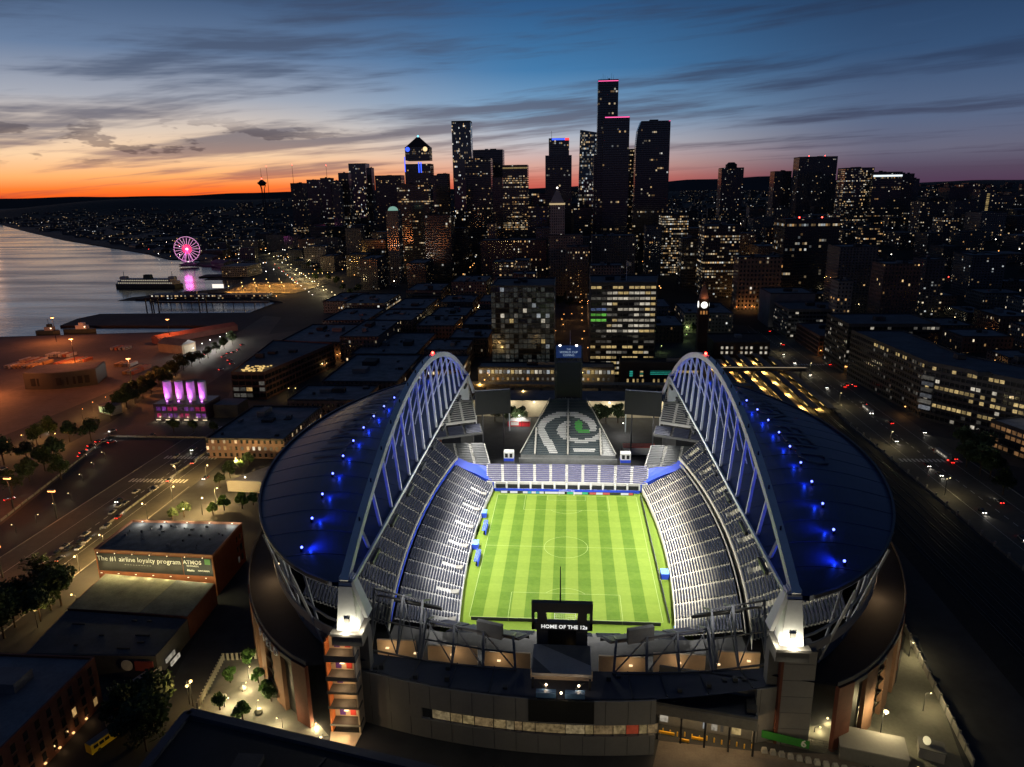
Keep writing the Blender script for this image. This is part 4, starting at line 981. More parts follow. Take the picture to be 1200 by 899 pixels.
bn = MB().box(-7, 7, -.08, .08, 1.2, 3.6).build('panel', mat('banner_green', (.03, .20, .03), .6, var=.05), e)
lettering('6', 2.9, m_seat_w, bn, (5.6, -.12, 2.4), (1, 0, 0), (0, 0, 1), bold=.06)
for x in (-6.8, 0, 6.8): MB().box(x-.1, x+.1, -.06, .2, 0, 3.7).build('post', m_dsteel, e)
for k in range(12):
    e = MB().frus(-.75, .75, -.6, .6, 0, 1.15, .8).box(-.5, .5, -.35, .35, 1.15, 1.35).build('concrete_block', m_conc_l); e.location = (53.4+k*2.1, -110.4-k*.55, .04)
    tag(e, 'squat concrete block in the row below the green gate banner', 'block', 'concrete blocks at the gate')
for k in range(4):
    e = thing('crowd_fence', 'long metal crowd fence between the green banner and the concrete blocks', 'fence', (68, -106.2-k*.95, .04), R_(-13), 'fences at the gate')
    for z in (.35, 1.05): MB().bar((-13, 0, z), (14, 0, z), .08).build('rail', m_steel, e)
    for i in range(10): MB().bar((-13+i*3, 0, 0), (-13+i*3, 0, 1.1), .08).build('post', m_steel, e)

# ================================================================== STREET LAMPS AND OTHER LIGHTS
LG = {}
def street_lamp(x, y, h=8., kind='sodium', power=0., label='', group='', r=.38, z=None):
    col = dict(sodium=(1, .45, .12), amber=(1, .64, .22), warm=(1, .80, .40), white=(1, .95, .85), green=(.75, 1, .35), red=(1, .05, .03))[kind]
    key = (h, kind, r)
    if key not in LG:
        pole = MB().tube((0, 0, 0), (0, 0, h), .14, .08, n=6).bar((0, 0, h), (1.4, 0, h+.25), .1).mesh('pole', m_dsteel)
        head = MB().ball((1.4, 0, h+.1), r, 8, 5, sz=.7).mesh('lamp_head', glow('lamp_'+kind, col, dict(sodium=3.2, amber=3.4, warm=3., white=4., green=2.2, red=5.)[kind]))
        LG[key] = (pole, head)
    e = thing('street_lamp', label, 'street lamp', (x, y, H(x, y) if z is None else z), random.choice((0, math.pi, 1.57, -1.57)), group)
    link('pole', LG[key][0], e); link('lamp_head', LG[key][1], e)
    if power:
        dk_ = ('l', kind, power)
        if dk_ not in LG:
            d = bpy.data.lights.new('street_light', 'POINT'); d.energy = power*5; d.color = col; d.shadow_soft_size = .3; LG[dk_] = d
        o = link('street_light', LG[dk_], e); o.location = (1.4, 0, h-.6)
    return e
def lamps(pix, kind, power, label, group, h=8., r=.38):
    for px, py in pix:
        p = G(px, py, h+.1); street_lamp(p.x, p.y, h, kind, power, label, group, r)
lamps([(279, 537), (251, 572), (235, 585), (327, 505), (213, 598), (150, 640), (120, 660)], 'amber', 4200, 'orange street lamp beside the wide western avenue', 'lamps along the western avenue')
lamps([(240, 545), (200, 570), (262, 520), (170, 590), (300, 512), (120, 627), (90, 650), (205, 545)], 'amber', 1500, 'pale street lamp on the parking lot side of the western avenue', 'lamps on the parking lot side')
lamps([(62, 508), (45, 501), (95, 480), (107, 472), (122, 466), (135, 460), (148, 453), (172, 443), (194, 433), (204, 428), (27, 509), (6, 518)], 'sodium', 900, 'small orange lamp along the tree-lined waterfront road', 'lamps along the waterfront road', 7., .3)
lamps([(225, 408), (236, 403), (247, 398), (257, 395), (266, 390)], 'white', 2400, 'bright white lamp along the fence by the long red shed', 'white lamps by the red shed', 9., .42)
lamps([(357, 455), (344, 455), (376, 427), (382, 426), (365, 430), (411, 407), (463, 451), (336, 455), (444, 380)], 'amber', 150, 'glowing orange lamp in a narrow street between dark warehouses', 'lamps between the warehouses', 7.)
lamps([(681, 340), (681, 347), (681, 354), (682, 360), (682, 367), (682, 375), (683, 388), (684, 397), (682, 352), (661, 368), (670, 368), (660, 374), (660, 380), (651, 388), (689, 407), (680, 325), (672, 344)], 'sodium', 160, 'orange lamp in the street between the two glass blocks', 'lamps in the street between glass blocks', 7., .45)
lamps([(83, 578), (65, 590), (41, 603), (17, 615), (96, 556), (110, 542), (122, 530)], 'warm', 60, 'low lamp along the parking lot edge', 'lamps on the parking lot edge', 4., .25)
lamps([(218, 798), (222, 800)], 'amber', 350, 'twin-headed orange lamp beside the leafy plaza', 'twin lamps by the plaza', 8., .5)
lamps([(88, 697), (40, 715)], 'amber', 200, 'orange lamp half hidden by the dark street trees', 'lamps among the street trees', 7.)
lamps([(947, 855), (955, 852), (976, 842), (985, 838), (1001, 838), (1009, 833), (1035, 820)], 'warm', 130, 'low lamp at the foot of the brick shell by the service yard', 'low lamps by the service yard', 1.6, .3)
lamps([(1085, 812), (1068, 750)], 'warm', 500, 'lamp on the service yard wall beside the rail yard', 'lamps on the yard wall', 6., .25)
lamps([(1036, 830)], 'warm', 1200, 'tall leaning lamp post with round head in the service yard', 'service yard post', 9., .7)
lamps([(985, 460), (1045, 505), (950, 425), (1110, 560), (915, 402)], 'warm', 480, 'pale lamp over the eastern avenue', 'lamps over the eastern avenue', 9., .25)
lamps([(775, 405), (803, 392), (799, 377), (815, 372), (808, 384), (800, 383)], 'green', 160, 'yellow-green lamp among the trees by the clock tower', 'lamps by the clock tower', 6., .45)
lamps([(848, 332), (857, 338), (862, 343), (868, 347), (845, 318), (872, 320), (880, 318), (855, 314), (893, 316), (905, 314), (870, 325)], 'sodium', 1600, 'orange lamp on the hillside street by the arcaded orange building', 'lamps by the arcaded building', 8., .6)
lamps([(611, 487), (711, 482), (733, 496)], 'white', 900, 'white lamp among the small trees behind the bleacher', 'lamps behind the bleacher', 8., .4)
lamps([(683, 437), (613, 458), (573, 440), (551, 448), (560, 449)], 'amber', 700, 'amber lamp on the railway viaduct deck', 'lamps on the viaduct', 12., .35)
for x, y, pw in ((-48, -141, 270), (-22, -143, 270), (6, -144, 270), (34, -142, 520), (60, -136, 620), (84, -128, 350)):
    street_lamp(x, y, 12., 'warm', pw, 'street lamp on the pavement south of the curved grey wall', 'lamps south of the grey wall', .3, z=0)
struct('waterfront_street', sheet([(-790, 1460), (-765, 1470), (-535, 1085), (-325, 775), (-345, 745), (-560, 1060)], .04), m_road)
TAKEN = [(-640, -385, 715, 960)]+[(-775+435*t_/20-26, -775+435*t_/20+26, 1456-688*t_/20-26, 1456-688*t_/20+26) for t_ in range(21)]
lamps([(300+i*5.2, 288+i*3.2) for i in range(20)]+[(330+i*6, 300+i*5) for i in range(9)], 'warm', 1200, 'lamp along the bright waterfront street', 'lamps along the waterfront street', 9., .8)
lamps([(345+i*5.5, 322-i*.35) for i in range(9)], 'amber', 900, 'lamp on the long footbridge over the waterfront street', 'lamps on the long footbridge', 9., .7)
rl2 = random.Random(61)
for x in (-264, -206, -155, -110, -64):
    for y in range(250, 700, 46):
        if rl2.random() < .55: street_lamp(x+rl2.uniform(-1, 1), y+rl2.uniform(-12, 12), 6., 'sodium' if rl2.random() < .7 else 'warm', 260, 'lamp in the dark streets of the old brick quarter', 'lamps of the brick quarter', .5, z=0)
for x in (222, 290, 345, 402, 460):
    for y in range(180, 690, 60):
        if rl2.random() < .6: street_lamp(x+rl2.uniform(-2, 2), y+rl2.uniform(-18, 18), 6., 'sodium' if rl2.random() < .6 else 'warm', 130, 'lamp in the side streets east of the avenue', 'lamps east of the avenue', .5)
# tall masts over the container yard
def mast_lamp(px, py, h, power, lab):
    p = G(px, py, h); e = thing('mast_lamp', lab, 'mast lamp', (p.x, p.y, 0))
    MB().tube((0, 0, 0), (0, 0, h), .4, .2, n=8).build('mast', m_dsteel, e); MB().box(-1.6, 1.6, -.5, .5, h, h+.6).build('crossbar', m_dsteel, e)
    for k in range(4): x = -1.4+k*.93; MB().ball((x, 0, h-.3), .5).build('lamp_head', glow('mast_sodium', (1, .36, .10), 4.), e)
    lamp('POINT', 'mast_light', (0, 0, h-1.5), power*2.4, (1, .27, .07), e, .8)
mast_lamp(61, 372, 26, 42000, 'tall orange mast lamp behind the moored tug'); mast_lamp(83, 397, 26, 52000, 'tall orange mast lamp at the edge of the container yard')
mast_lamp(196, 374, 24, 16000, 'tall orange mast lamp on the bare pier'); mast_lamp(-40, 430, 26, 70000, 'tall orange mast lamp in the middle of the container yard')
mast_lamp(150, 420, 26, 26000, 'tall orange mast lamp beside the yard sheds'); mast_lamp(8, 560, 16, 3500, 'orange mast lamp on the waterfront road'); mast_lamp(60, 575, 14, 1200, 'orange mast lamp beside the red-lit road'); mast_lamp(-5, 640, 14, 900, 'orange mast lamp above the waterfront bend')

# ================================================================== BUILDINGS
m_roofdark = mat('flat_roof', (.095, .093, .10), .85, var=.3, vs=.12)
m_roofblue = mat('flat_roof_pale', (.14, .138, .145), .8, var=.25, vs=.12)
def free(x0, x1, y0, y1): return all(x1 < a or x0 > b_ or y1 < c or y0 > d for a, b_, c, d in TAKEN)
def block(name, label, x0, x1, y0, y1, zt, style, group=None, z0=None, plant=2, cat='building', parapet=True):
    cx, cy_ = (x0+x1)/2, (y0+y1)/2; z0 = H(cx, cy_) if z0 is None else z0; TAKEN.append((x0-3, x1+3, y0-3, y1+3))
    e = thing(name, label, cat, (cx, cy_, z0), 0, group); hx, hy, h = (x1-x0)/2, (y1-y0)/2, max(4., zt-z0)
    MB().box(-hx, hx, -hy, hy, -8 if z0 > 1 else 0, h).build('wall', FA[style] if isinstance(style, str) else style, e)
    if parapet:
        p = MB(); w_ = min(.5, hx*.1)
        p.box(-hx, hx, -hy, -hy+w_, h+.01, h+1.1); p.box(-hx, hx, hy-w_, hy, h+.01, h+1.1); p.box(-hx, -hx+w_, -hy+w_, hy-w_, h+.01, h+1.1); p.box(hx-w_, hx, -hy+w_, hy-w_, h+.01, h+1.1)
        p.build('parapet', m_plant, e)
    for k in range(plant):
        a, b_ = random.uniform(-.5, .35)*hx, random.uniform(-.5, .35)*hy; s1, s2 = hx*random.uniform(.15, .4), hy*random.uniform(.15, .4); hh = random.uniform(1.5, 4.)
        if k > 1: s1, s2, hh, a, b_ = random.uniform(1, 4.5), random.uniform(1, 4.5), random.uniform(.4, 1.8), random.uniform(-.85, .75)*hx, random.uniform(-.85, .75)*hy
        MB().box(a, a+s1, b_, b_+s2, h+.02, h+.02+hh).build('rooftop_plant', m_plant if k % 3 else m_gwall, e)
    return e
def pxblock(name, label, px0, px1, pyt, Y, depth, style, group=None, **kw):
    a, b_ = GY(px0, pyt, Y), GY(px1, pyt, Y); return block(name, label, a.x, b_.x, Y, Y+depth, (a.z+b_.z)/2, style, group, **kw)

pink = glow('pink_strip', (1, .12, .38), 1.6); bluel = glow('blue_strip', (.05, .12, 1), 1.6); redl = glow('red_strip', (1, .05, .06), 1.6)
warm_s = glow('warm_strip', (1, .7, .35), 1.3); white_s = glow('white_strip', (.85, .95, 1), 1.2)
# three-stepped black tower, the tallest
a = GY(701, 93, 1040); b_ = GY(725, 93, 1040); c = GY(707, 137, 1030); d = GY(738, 137, 1030)
e = pxblock('skyscraper', 'tallest black tower in three steps with pink light on its roof edges', 701, 725, 93, 1040, 34, 'black', parapet=False, plant=3)
h_ = a.z-e.location.z
MB().box(-17, 17, -17.6, 17.6, h_-3.5, h_-2.4).build('light_strip', pink, e)
MB().box(c.x-e.location.x, d.x-e.location.x, -30, 17, -8, c.z-e.location.z).build('lower_step', FA['black'], e)
MB().box(c.x-e.location.x+3, d.x-e.location.x-.5, -30.4, -29.9, c.z-e.location.z-2, c.z-e.location.z-.6).build('light_strip', pink, e)
MB().box(c.x-e.location.x-14, c.x-e.location.x+20, 2, 36, -8, c.z-e.location.z-60).build('lower_step', FA['black'], e)
for k in range(7): x = -12+k*3.6; MB().tube((x, -6+(k*5) % 11, h_), (x, -6+(k*5) % 11, h_+4+5*((k*3) % 4)/2), .25, .1, n=5).build('antenna', m_dsteel, e)
# leaning-top tower next to it
p0, p1 = GY(746, 142, 1180), GY(786, 141, 1180); z0_ = H(155, 1190); X0_, X1_ = p0.x, p1.x; ZT = p0.z
e = thing('skyscraper', 'black tower with a sloped shoulder and a small roof block', 'building', ((X0_+X1_)/2, 1195, z0_)); TAKEN.append((X0_-5, X1_+5, 1175, 1230)); hx = (X1_-X0_)/2; h_ = ZT-z0_
prof = [(-hx-4, -8), (hx+1.5, -8), (hx, h_), (-hx+9, h_), (-hx+3, h_-16), (-hx, h_-46), (-hx, h_*.45)]
mb = MB(); n = len(prof); mb.add([(x, -15, z) for x, z in prof]+[(x, 20, z) for x, z in prof], [tuple(range(n)), tuple(range(2*n-1, n-1, -1))]+[(i, i+n, (i+1) % n+n, (i+1) % n) for i in range(n)]); mb.build('wall', FA['black'], e)
MB().box(-6, 10, -6, 10, h_, h_+3).build('rooftop_plant', m_plant, e); MB().box(hx-3, hx, -15.2, -14.9, h_-1.2, h_-.4).build('light_strip', pink, e)
# faceted glass tower
p0, p1 = GY(680, 152, 1190), GY(701, 152, 1190); z0_ = H(35, 1200); e = thing('skyscraper', 'pale faceted glass tower with a slanted peak left of the tallest black tower'.replace('left of', 'beside'), 'building', ((p0.x+p1.x)/2, 1200, z0_)); TAKEN.append((p0.x-8, p1.x+5, 1180, 1225))
hx = (p1.x-p0.x)/2; h_ = p0.z-z0_
mb = MB().add([(-hx-5, -10, -8), (hx, -12, -8), (hx, 16, -8), (-hx-5, 16, -8), (-hx-2, -10, h_*.6), (hx, -12, h_*.6), (hx, 16, h_*.6), (-hx-2, 16, h_*.6), (-hx, -6, h_), (hx, -9, h_-9), (hx, 14, h_-4), (-hx, 14, h_-2)],
          [(0, 1, 5, 4), (1, 2, 6, 5), (2, 3, 7, 6), (3, 0, 4, 7), (4, 5, 8), (5, 9, 8), (5, 6, 10, 9), (6, 7, 11, 10), (7, 4, 8, 11), (8, 9, 10, 11)]); mb.build('wall', facade('facade_pale_glass', (.06, .065, .07), glass=(.05, .055, .06), bay=2.5, flr=4., ww=.9, wh=.75, lit=.16, band=.12, clus=.25, warm=.35, es=.7, grough=.06), e)
MB().bar((-hx, -6, h_), (-hx-2, -10, h_*.6), .6).build('edge_fin', m_white, e)
# stepped tower with red and blue crown
e = pxblock('skyscraper', 'stepped dark tower with a red and blue lit crown', 639, 670, 182, 1150, 34, 'black', parapet=False, plant=0); q0, q1 = GY(643, 162, 1150), GY(667, 162, 1150); ox = e.location.x; oz = e.location.z
MB().box(q0.x-ox, q1.x-ox, -14, 16, q0.z-oz-32, q0.z-oz).build('crown', FA['tower'], e); zz = q0.z-oz
MB().box(q0.x-ox+6, q1.x-ox-8, -14.6, -14, zz-3.6, zz-.6).build('light_strip', bluel, e); MB().box(q1.x-ox-8, q1.x-ox, -14.6, -14, zz-4.2, zz).build('light_strip', redl, e); MB().tube((q0.x-ox+5, 0, zz), (q0.x-ox+5, 0, zz+14), .3, n=5).build('antenna', m_dsteel, e)
# domed tower with pyramid top
e = pxblock('skyscraper', 'tower with a pyramid roof and blue lit corner arches', 474, 504, 192, 1335, 42, 'tower', parapet=False, plant=0); q = e.location; t0 = GY(489, 160, 1335).z-q.z; s0 = GY(489, 172, 1335).z-q.z; s1 = GY(489, 188, 1335).z-q.z; hx = abs(GY(474, 192, 1335).x-q.x)
MB().box(-hx+2, hx-2, -19, 19, s1, s0).build('upper_body', FA['tower'], e); MB().frus(-hx+3, hx-3, -17, 17, s0, t0, .12).build('pyramid_roof', m_plant, e)
MB().ball((0, 0, t0+2), 2.2).build('roof_lantern', glow('cyan_lamp', (.2, .7, 1), 2.), e)
for x in (-hx+4, hx-14): MB().tube((x+4, -19.2, s0-5), (x+4, -18.6, s0-5), 5., n=12).build('arch_light', bluel if x < 0 else warm_s, e)
for x in (2., 7.): MB().box(x, x+2.4, -21.4, -21, s1-26, s1-4).build('light_strip', bluel, e)
MB().box(-hx, -hx+2, -21.4, -21, s1-24, s1+8).build('light_strip', bluel, e)
# slender flaring tower
p0, p1 = GY(529, 144, 1500), GY(551, 144, 1500); z0_ = H(-260, 1510); h_ = p0.z-z0_; hx = (p1.x-p0.x)/2; e = thing('skyscraper', 'slender flat-topped tower with a flaring base and a pale sunset-lit side', 'building', ((p0.x+p1.x)/2, 1515, z0_)); TAKEN.append((p0.x-20, p1.x+12, 1495, 1545))
mb = MB(); zs = [-8, h_*.16, h_*.3, h_*.42, h_*.6, h_]; ex = [34, 26, 16, 8, 2, 0]; vs = []
for z, x in zip(zs, ex): vs += [(-hx, -16, z), (hx+x*.9, -16, z), (hx+x*.9, 16, z), (-hx, 16, z)]
fs = [(0+4*i, 1+4*i, 5+4*i, 4+4*i) for i in range(5)]+[(1+4*i, 2+4*i, 6+4*i, 5+4*i) for i in range(5)]+[(2+4*i, 3+4*i, 7+4*i, 6+4*i) for i in range(5)]+[(3+4*i, 0+4*i, 4+4*i, 7+4*i) for i in range(5)]+[(20, 21, 22, 23)]
mb.add(vs, fs).build('wall', FA['mirror'], e); MB().box(-hx, hx, -16.2, 16.2, h_, h_+4).build('crown', m_plant, e)
# the tower with mirrored flank catching the sunset
pxblock('skyscraper', 'mirrored tower with a sunset-orange flank', 408, 428, 192, 1900, 45, 'mirror', plant=1)
# white early tower with pyramid
sx = GY(653, 240, 745).x; e = block('skyscraper', 'slim white stone tower with a lit pyramid top on a wide base', GY(643, 276, 735).x, GY(683, 276, 735).x, 735, 765, GY(660, 276, 735).z, 'stone', plant=0); q = e.location
tw = GY(662, 240, 745).x-GY(644.5, 240, 745).x; zb = GY(653, 240, 745).z-q.z; zt = GY(653, 221, 745).z-q.z; cx = sx-q.x
MB().box(cx-tw/2, cx+tw/2, -14, 4, 30, zb).build('tower_shaft', facade('facade_white_stone', (.42, .40, .37), bay=3., flr=3.6, ww=.45, wh=.55, lit=.05, band=.03, clus=.05, warm=.6, es=1.3), e)
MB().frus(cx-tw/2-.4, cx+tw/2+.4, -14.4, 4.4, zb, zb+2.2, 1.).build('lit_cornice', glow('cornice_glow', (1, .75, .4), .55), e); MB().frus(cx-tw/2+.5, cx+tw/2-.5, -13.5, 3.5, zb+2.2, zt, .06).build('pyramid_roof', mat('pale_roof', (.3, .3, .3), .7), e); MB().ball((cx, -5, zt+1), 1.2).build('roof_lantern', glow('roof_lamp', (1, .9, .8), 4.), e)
# observation needle
p = GY(306, 205, 2813); z0_ = H(p.x, 2813); e = thing('observation_tower', 'slim hourglass observation tower with a saucer top on the skyline', 'tower', (p.x, 2813, z0_)); h_ = p.z-z0_
for k in range(3):
    an = k*2.094+.5; c_, s_ = math.cos(an), math.sin(an); mb = MB(); zz = [0, h_*.3, h_*.55, h_*.74, h_*.82]; rr = [16, 8, 5, 7, 14]
    for i in range(4): mb.bar((c_*rr[i], s_*rr[i], zz[i]), (c_*rr[i+1], s_*rr[i+1], zz[i+1]), 3.)
    mb.build('leg', m_plant, e)
MB().tube((0, 0, h_*.8), (0, 0, h_*.85), 9, 20, n=20).tube((0, 0, h_*.85), (0, 0, h_*.865), 20, 18, n=20).tube((0, 0, h_*.865), (0, 0, h_*.91), 16, 5, n=20).build('saucer', m_plant, e); MB().tube((0, 0, h_*.9), (0, 0, h_*1.12), 1.2, .4, n=6).build('spire', m_plant, e); MB().ball((0, 0, h_*.93), 2.5).build('beacon', glow_r, e)
# radio masts behind it
for px, pyt in ((312, 195), (342, 193), (382, 194)):
    p = GY(px, pyt, 4300); z0_ = H(p.x, 4300); e = thing('radio_mast', 'thin lattice radio mast on the dark hill', 'mast', (p.x, 4300, z0_), group='masts on the hill'); MB().tube((0, 0, 0), (0, 0, p.z-z0_), 2., .8, n=4).build('lattice', m_plant, e); MB().ball((0, 0, p.z-z0_), 2.).build('beacon', glow_r, e)
# the rest of the skyline, each read off the photograph (px0, px1, top py, northing, depth, style, words)
SKY = [(340, 354, 215, 1900, 40, 'resi', 'dark residential tower with a blunt top'), (359, 373, 211, 1850, 36, 'tower', 'square dark glass tower'), (375, 387, 209, 1800, 32, 'tower', 'narrow dark glass tower with a roof mast'), (396, 408, 203, 1750, 34, 'tower', 'dark glass tower with stepped roof blocks'),
       (388, 397, 212, 1700, 30, 'resi', 'low residential tower between glass towers'), (429, 435, 197, 1880, 30, 'tower', 'thin dark tower beside the mirrored tower'), (439, 470, 206, 1600, 40, 'bands', 'broad tower with warm lit storeys'), (465, 502, 216, 1010, 40, 'bands', 'wide grey office slab with rows of lit storeys'),
       (504, 514, 206, 1220, 30, 'tower', 'dark tower with a peaked roof block'), (513, 524, 204, 1210, 34, 'black', 'black tower next to the peaked one'), (545, 575, 186, 1300, 40, 'bands', 'large office tower with bright storeys'), (554, 589, 176, 1450, 44, 'black', 'broad black flat-topped tower'),
       (577, 589, 208, 1120, 30, 'tower', 'dark narrow office tower'), (589, 618, 194, 1080, 40, 'bands', 'office tower with many yellow lit storeys and a glowing top row'), (737, 746, 175, 1260, 30, 'busy', 'lit tower showing between two black towers'), (846, 872, 197, 1500, 40, 'resi', 'hill tower with a rounded roof block'),
       (908, 928, 201, 1560, 40, 'resi', 'square hill tower'), (937, 982, 184, 1500, 44, 'resi', 'tall hill tower with red lamps on its roof'), (991, 1025, 197, 1320, 44, 'busy', 'hospital block with brightly lit floors'), (1024, 1058, 202, 1300, 44, 'bands', 'hospital wing with a white light band'),
       (1058, 1072, 204, 1340, 30, 'resi', 'plain hospital wing'), (694, 745, 277, 800, 50, 'stone', 'pale stone courthouse'), (776, 807, 252, 900, 40, 'busy', 'block with a whole wall of yellow lit windows'), (826, 868, 265, 700, 44, 'busy', 'office block with bright window rows'),
       (921, 985, 257, 690, 50, 'black', 'dark slab with red roof lamps'), (628, 646, 268, 860, 40, 'stone', 'plain grey stone block'), (571, 580, 262, 960, 30, 'stone', 'slim pale block'), (525, 545, 268, 980, 40, 'tower', 'dark low tower'), (497, 528, 252, 900, 40, 'black', 'wide black block with a lit base'),
       (563, 640, 282, 850, 44, 'brick', 'broad dark brick block'), (577, 602, 308, 640, 40, 'busy', 'pale block with many small white lit windows'), (692, 730, 312, 610, 34, 'stone', 'low pale grid-fronted block'), (664, 690, 290, 680, 30, 'stone', 'stone block with a warm lit flank'),
       (600, 628, 322, 560, 30, 'brick', 'red brick block with lit doorway'), (905, 918, 300, 640, 30, 'stone', 'small pale block'), (757, 776, 265, 880, 30, 'stone', 'grey civic block'), (800, 828, 280, 780, 40, 'tower', 'dark block under the hill'), (1066, 1078, 210, 1500, 30, 'resi', 'small hill block'),
       (985, 1030, 290, 560, 40, 'resi', 'broad apartment block with scattered lit windows'), (1037, 1080, 310, 470, 30, 'brick', 'brick apartment block with window columns lit'), (1086, 1110, 305, 520, 30, 'resi', 'dark apartment block'), (983, 1000, 330, 430, 20, 'stone', 'small white block with square windows'),
       (1140, 1180, 300, 620, 40, 'resi', 'low apartment row on the slope'), (1150, 1168, 222, 1250, 30, 'resi', 'hill block with a glowing stair front'), (1120, 1145, 235, 1150, 40, 'resi', 'pale terraced hill block'), (1080, 1112, 236, 1100, 40, 'resi', 'long dark hill block')]
for px0, px1, pyt, Y, dp, stl, words in SKY:
    e = pxblock('office_tower' if pyt < 230 and px0 < 800 else 'city_block', words + (' on the skyline' if pyt < 230 else ' below the skyline'), px0, px1, pyt, Y, dp, stl)
    if 'red roof' in words or 'red lamps' in words:
        w_ = GY(px1, pyt, Y).x-GY(px0, pyt, Y).x
        for k in range(2): MB().ball((-w_/4+w_*k/2.4, -dp/2+1, GY(px0, pyt, Y).z-e.location.z+2), .8).build('beacon', glow_r, e)
    if 'white light band' in words:
        z_ = GY(px0, pyt, Y).z-e.location.z; w_ = (GY(px1, pyt, Y).x-GY(px0, pyt, Y).x)/2; MB().box(-w_, w_, -dp/2-.4, -dp/2, z_-9, z_-5.5).build('light_band', white_s, e)
    if 'rounded' in words: z_ = GY(px0, pyt, Y).z-e.location.z; MB().box(-11, 11, -10, 12, z_, z_+9).tube((0, 0, z_+9), (0, 0, z_+13), 11, 7, n=14).build('roof_drum', m_plant, e)
    if 'stair front' in words: z_ = GY(px0, pyt, Y).z-e.location.z; [MB().box(-2, 3, -dp/2-.5, -dp/2, q_, q_+1.6).build('stair_window', RM['amber'], e) for q_ in [4+3.4*i for i in range(int((z_-8)/3.4))]]
    if 'glowing top' in words: z_ = GY(px0, pyt, Y).z-e.location.z; w_ = (GY(px1, pyt, Y).x-GY(px0, pyt, Y).x)/2; MB().box(-w_, w_, -dp/2-.3, -dp/2, z_-6, z_-3.4).build('light_band', RM['amber'], e)
# glass-domed block
e = pxblock('city_block', 'round-cornered block with a pale green glass dome', 452, 466, 247, 900, 26, 'stone', plant=0, parapet=False); z_ = GY(459, 247, 900).z-e.location.z; MB().ball((0, -4, z_), 8.5, 14, 8, sz=.8).build('glass_dome', glow('dome_glow', (.45, .85, .7), .42), e)
# arcaded orange-lit building
e = pxblock('city_block', 'long arcaded building washed in orange light', 866, 918, 302, 610, 26, facade('facade_arcade', (.32, .2, .12), bay=4.4, flr=5.2, ww=.5, wh=.55, lit=.12, band=0, clus=0, warm=1., es=1.)); 
for k in range(6): lamp('POINT', 'wall_washer', (-26+k*10.5, -18, 3), 8000, (1, .45, .14), e, .5); MB().ball((-26+k*10.5, -18, 3), .5).build('wall_lamp', glow('lamp_sodium', (1, .45, .12), 3.2), e)
# station with clock tower
cpt = GY(826, 345, 356); e = thing('clock_tower', 'dark brick clock tower with a white lit clock and orange spire', 'tower', (cpt.x, 360, 0)); TAKEN.append((100, 135, 340, 380))
m_dbrick = mat('dark_brick', (.05, .03, .024), .9)
MB().box(-4.2, 4.2, -4.2, 4.2, 0, 51).build('shaft', m_dbrick, e); MB().box(-5, 5, -5, 5, 37, 38.5).build('cornice', m_dbrick, e); MB().box(-4.6, 4.6, -4.6, 4.6, 51, 52.4).build('cornice', m_dbrick, e)
for an in (0, math.pi/2, -math.pi/2):
    c_ = MB().tube((0, -4.25, 47), (0, -4.6, 47), 2.9, n=20).build('clock_face', glow('clock_white', (1, .98, .9), 1.6), e); c_.rotation_euler = (0, 0, an)
    hd = MB().box(-.2, .2, -4.7, -4.62, 46.8, 49.2).box(-.1, 1.6, -4.7, -4.62, 46.8, 47.2).build('clock_hands', m_black, c_)
for x in (-2.4, 0, 2.4): MB().box(x-.7, x+.7, -4.4, -4.2, 38.8, 41.8).build('belfry_window', RM['orange'], e)
MB().frus(-3.6, 3.6, -3.6, 3.6, 52.4, 58, .7).frus(-2.5, 2.5, -2.5, 2.5, 58, 67, .05).build('spire', mat('spire_copper', (.30, .15, .10), .7), e); lamp('POINT', 'spire_light', (0, -6, 53), 300, (1, .5, .25), e, .3)
e = block('station_hall', 'long dark station hall with two rows of small lit windows', 128, 176, 352, 392, 14, mat('hall_brick', (.05, .035, .03), .9), z0=0, plant=1)
for r_ in (4.2, 8.6):
    for k in range(11):
        if (k*7+int(r_)) % 4 == 0: continue
        MB().box(-22+k*4.2, -20+k*4.2, -20.15, -19.9, r_, r_+2.2).build('window', RM['white'], e)
# platforms with canopies
for k, x in enumerate((119, 131, 144, 157.5, 168)):
    y1 = (330, 345, 350, 395, 340)[k]; e = thing('station_platform', ('narrow', 'dim', 'long yellow-lit', 'longest yellow-lit', 'outer')[k] + ' station platform beside dark canopy roofs', 'platform', (x, 190, 0))
    MB().box(-2.3, 2.3, 0, y1-190, .1, 1.1).build('platform_slab', mat('platform_tan', (.35, .28, .17), .8, var=.3, vs=.4), e)
    MB().box(2.7, 8., -2, y1-192, 4.6, 5.0).build('canopy', m_roofdark, e)
    for i in range(6):
        yy = 6+i*(y1-200)/6; MB().box(2.2, 2.5, yy, yy+8, 4.3, 4.5).build('strip_lamp', glow('platform_lamp', (1, .66, .2), 1.2), e)
        lamp('SPOT', 'platform_light', (.6, yy+4, 4.2), (2200, 2600, 7000, 10000, 5500)[k], (1, .62, .18), e, .5, aim=(-.2, yy+4, 0), spot=156, blend=.4)
# footbridge
e = thing('footbridge', 'covered footbridge with a lit rail crossing above the station platforms', 'bridge', (150, 280, 0))
MB().box(-32, 34, -1.8, 1.8, 7, 10).build('deck', m_plant, e); MB().box(-32, 34, -2., -1.8, 10, 10.4).build('lit_rail', glow('bridge_rail', (1, .8, .55), .35), e)
for x in (-28, -6, 14, 31): MB().box(x-.5, x+.5, -1, 1, 0, 7).build('pier', m_conc_d, e)
lamp('POINT', 'bridge_light', (20, -5, 12), 150, (1, .7, .4), e, .4)

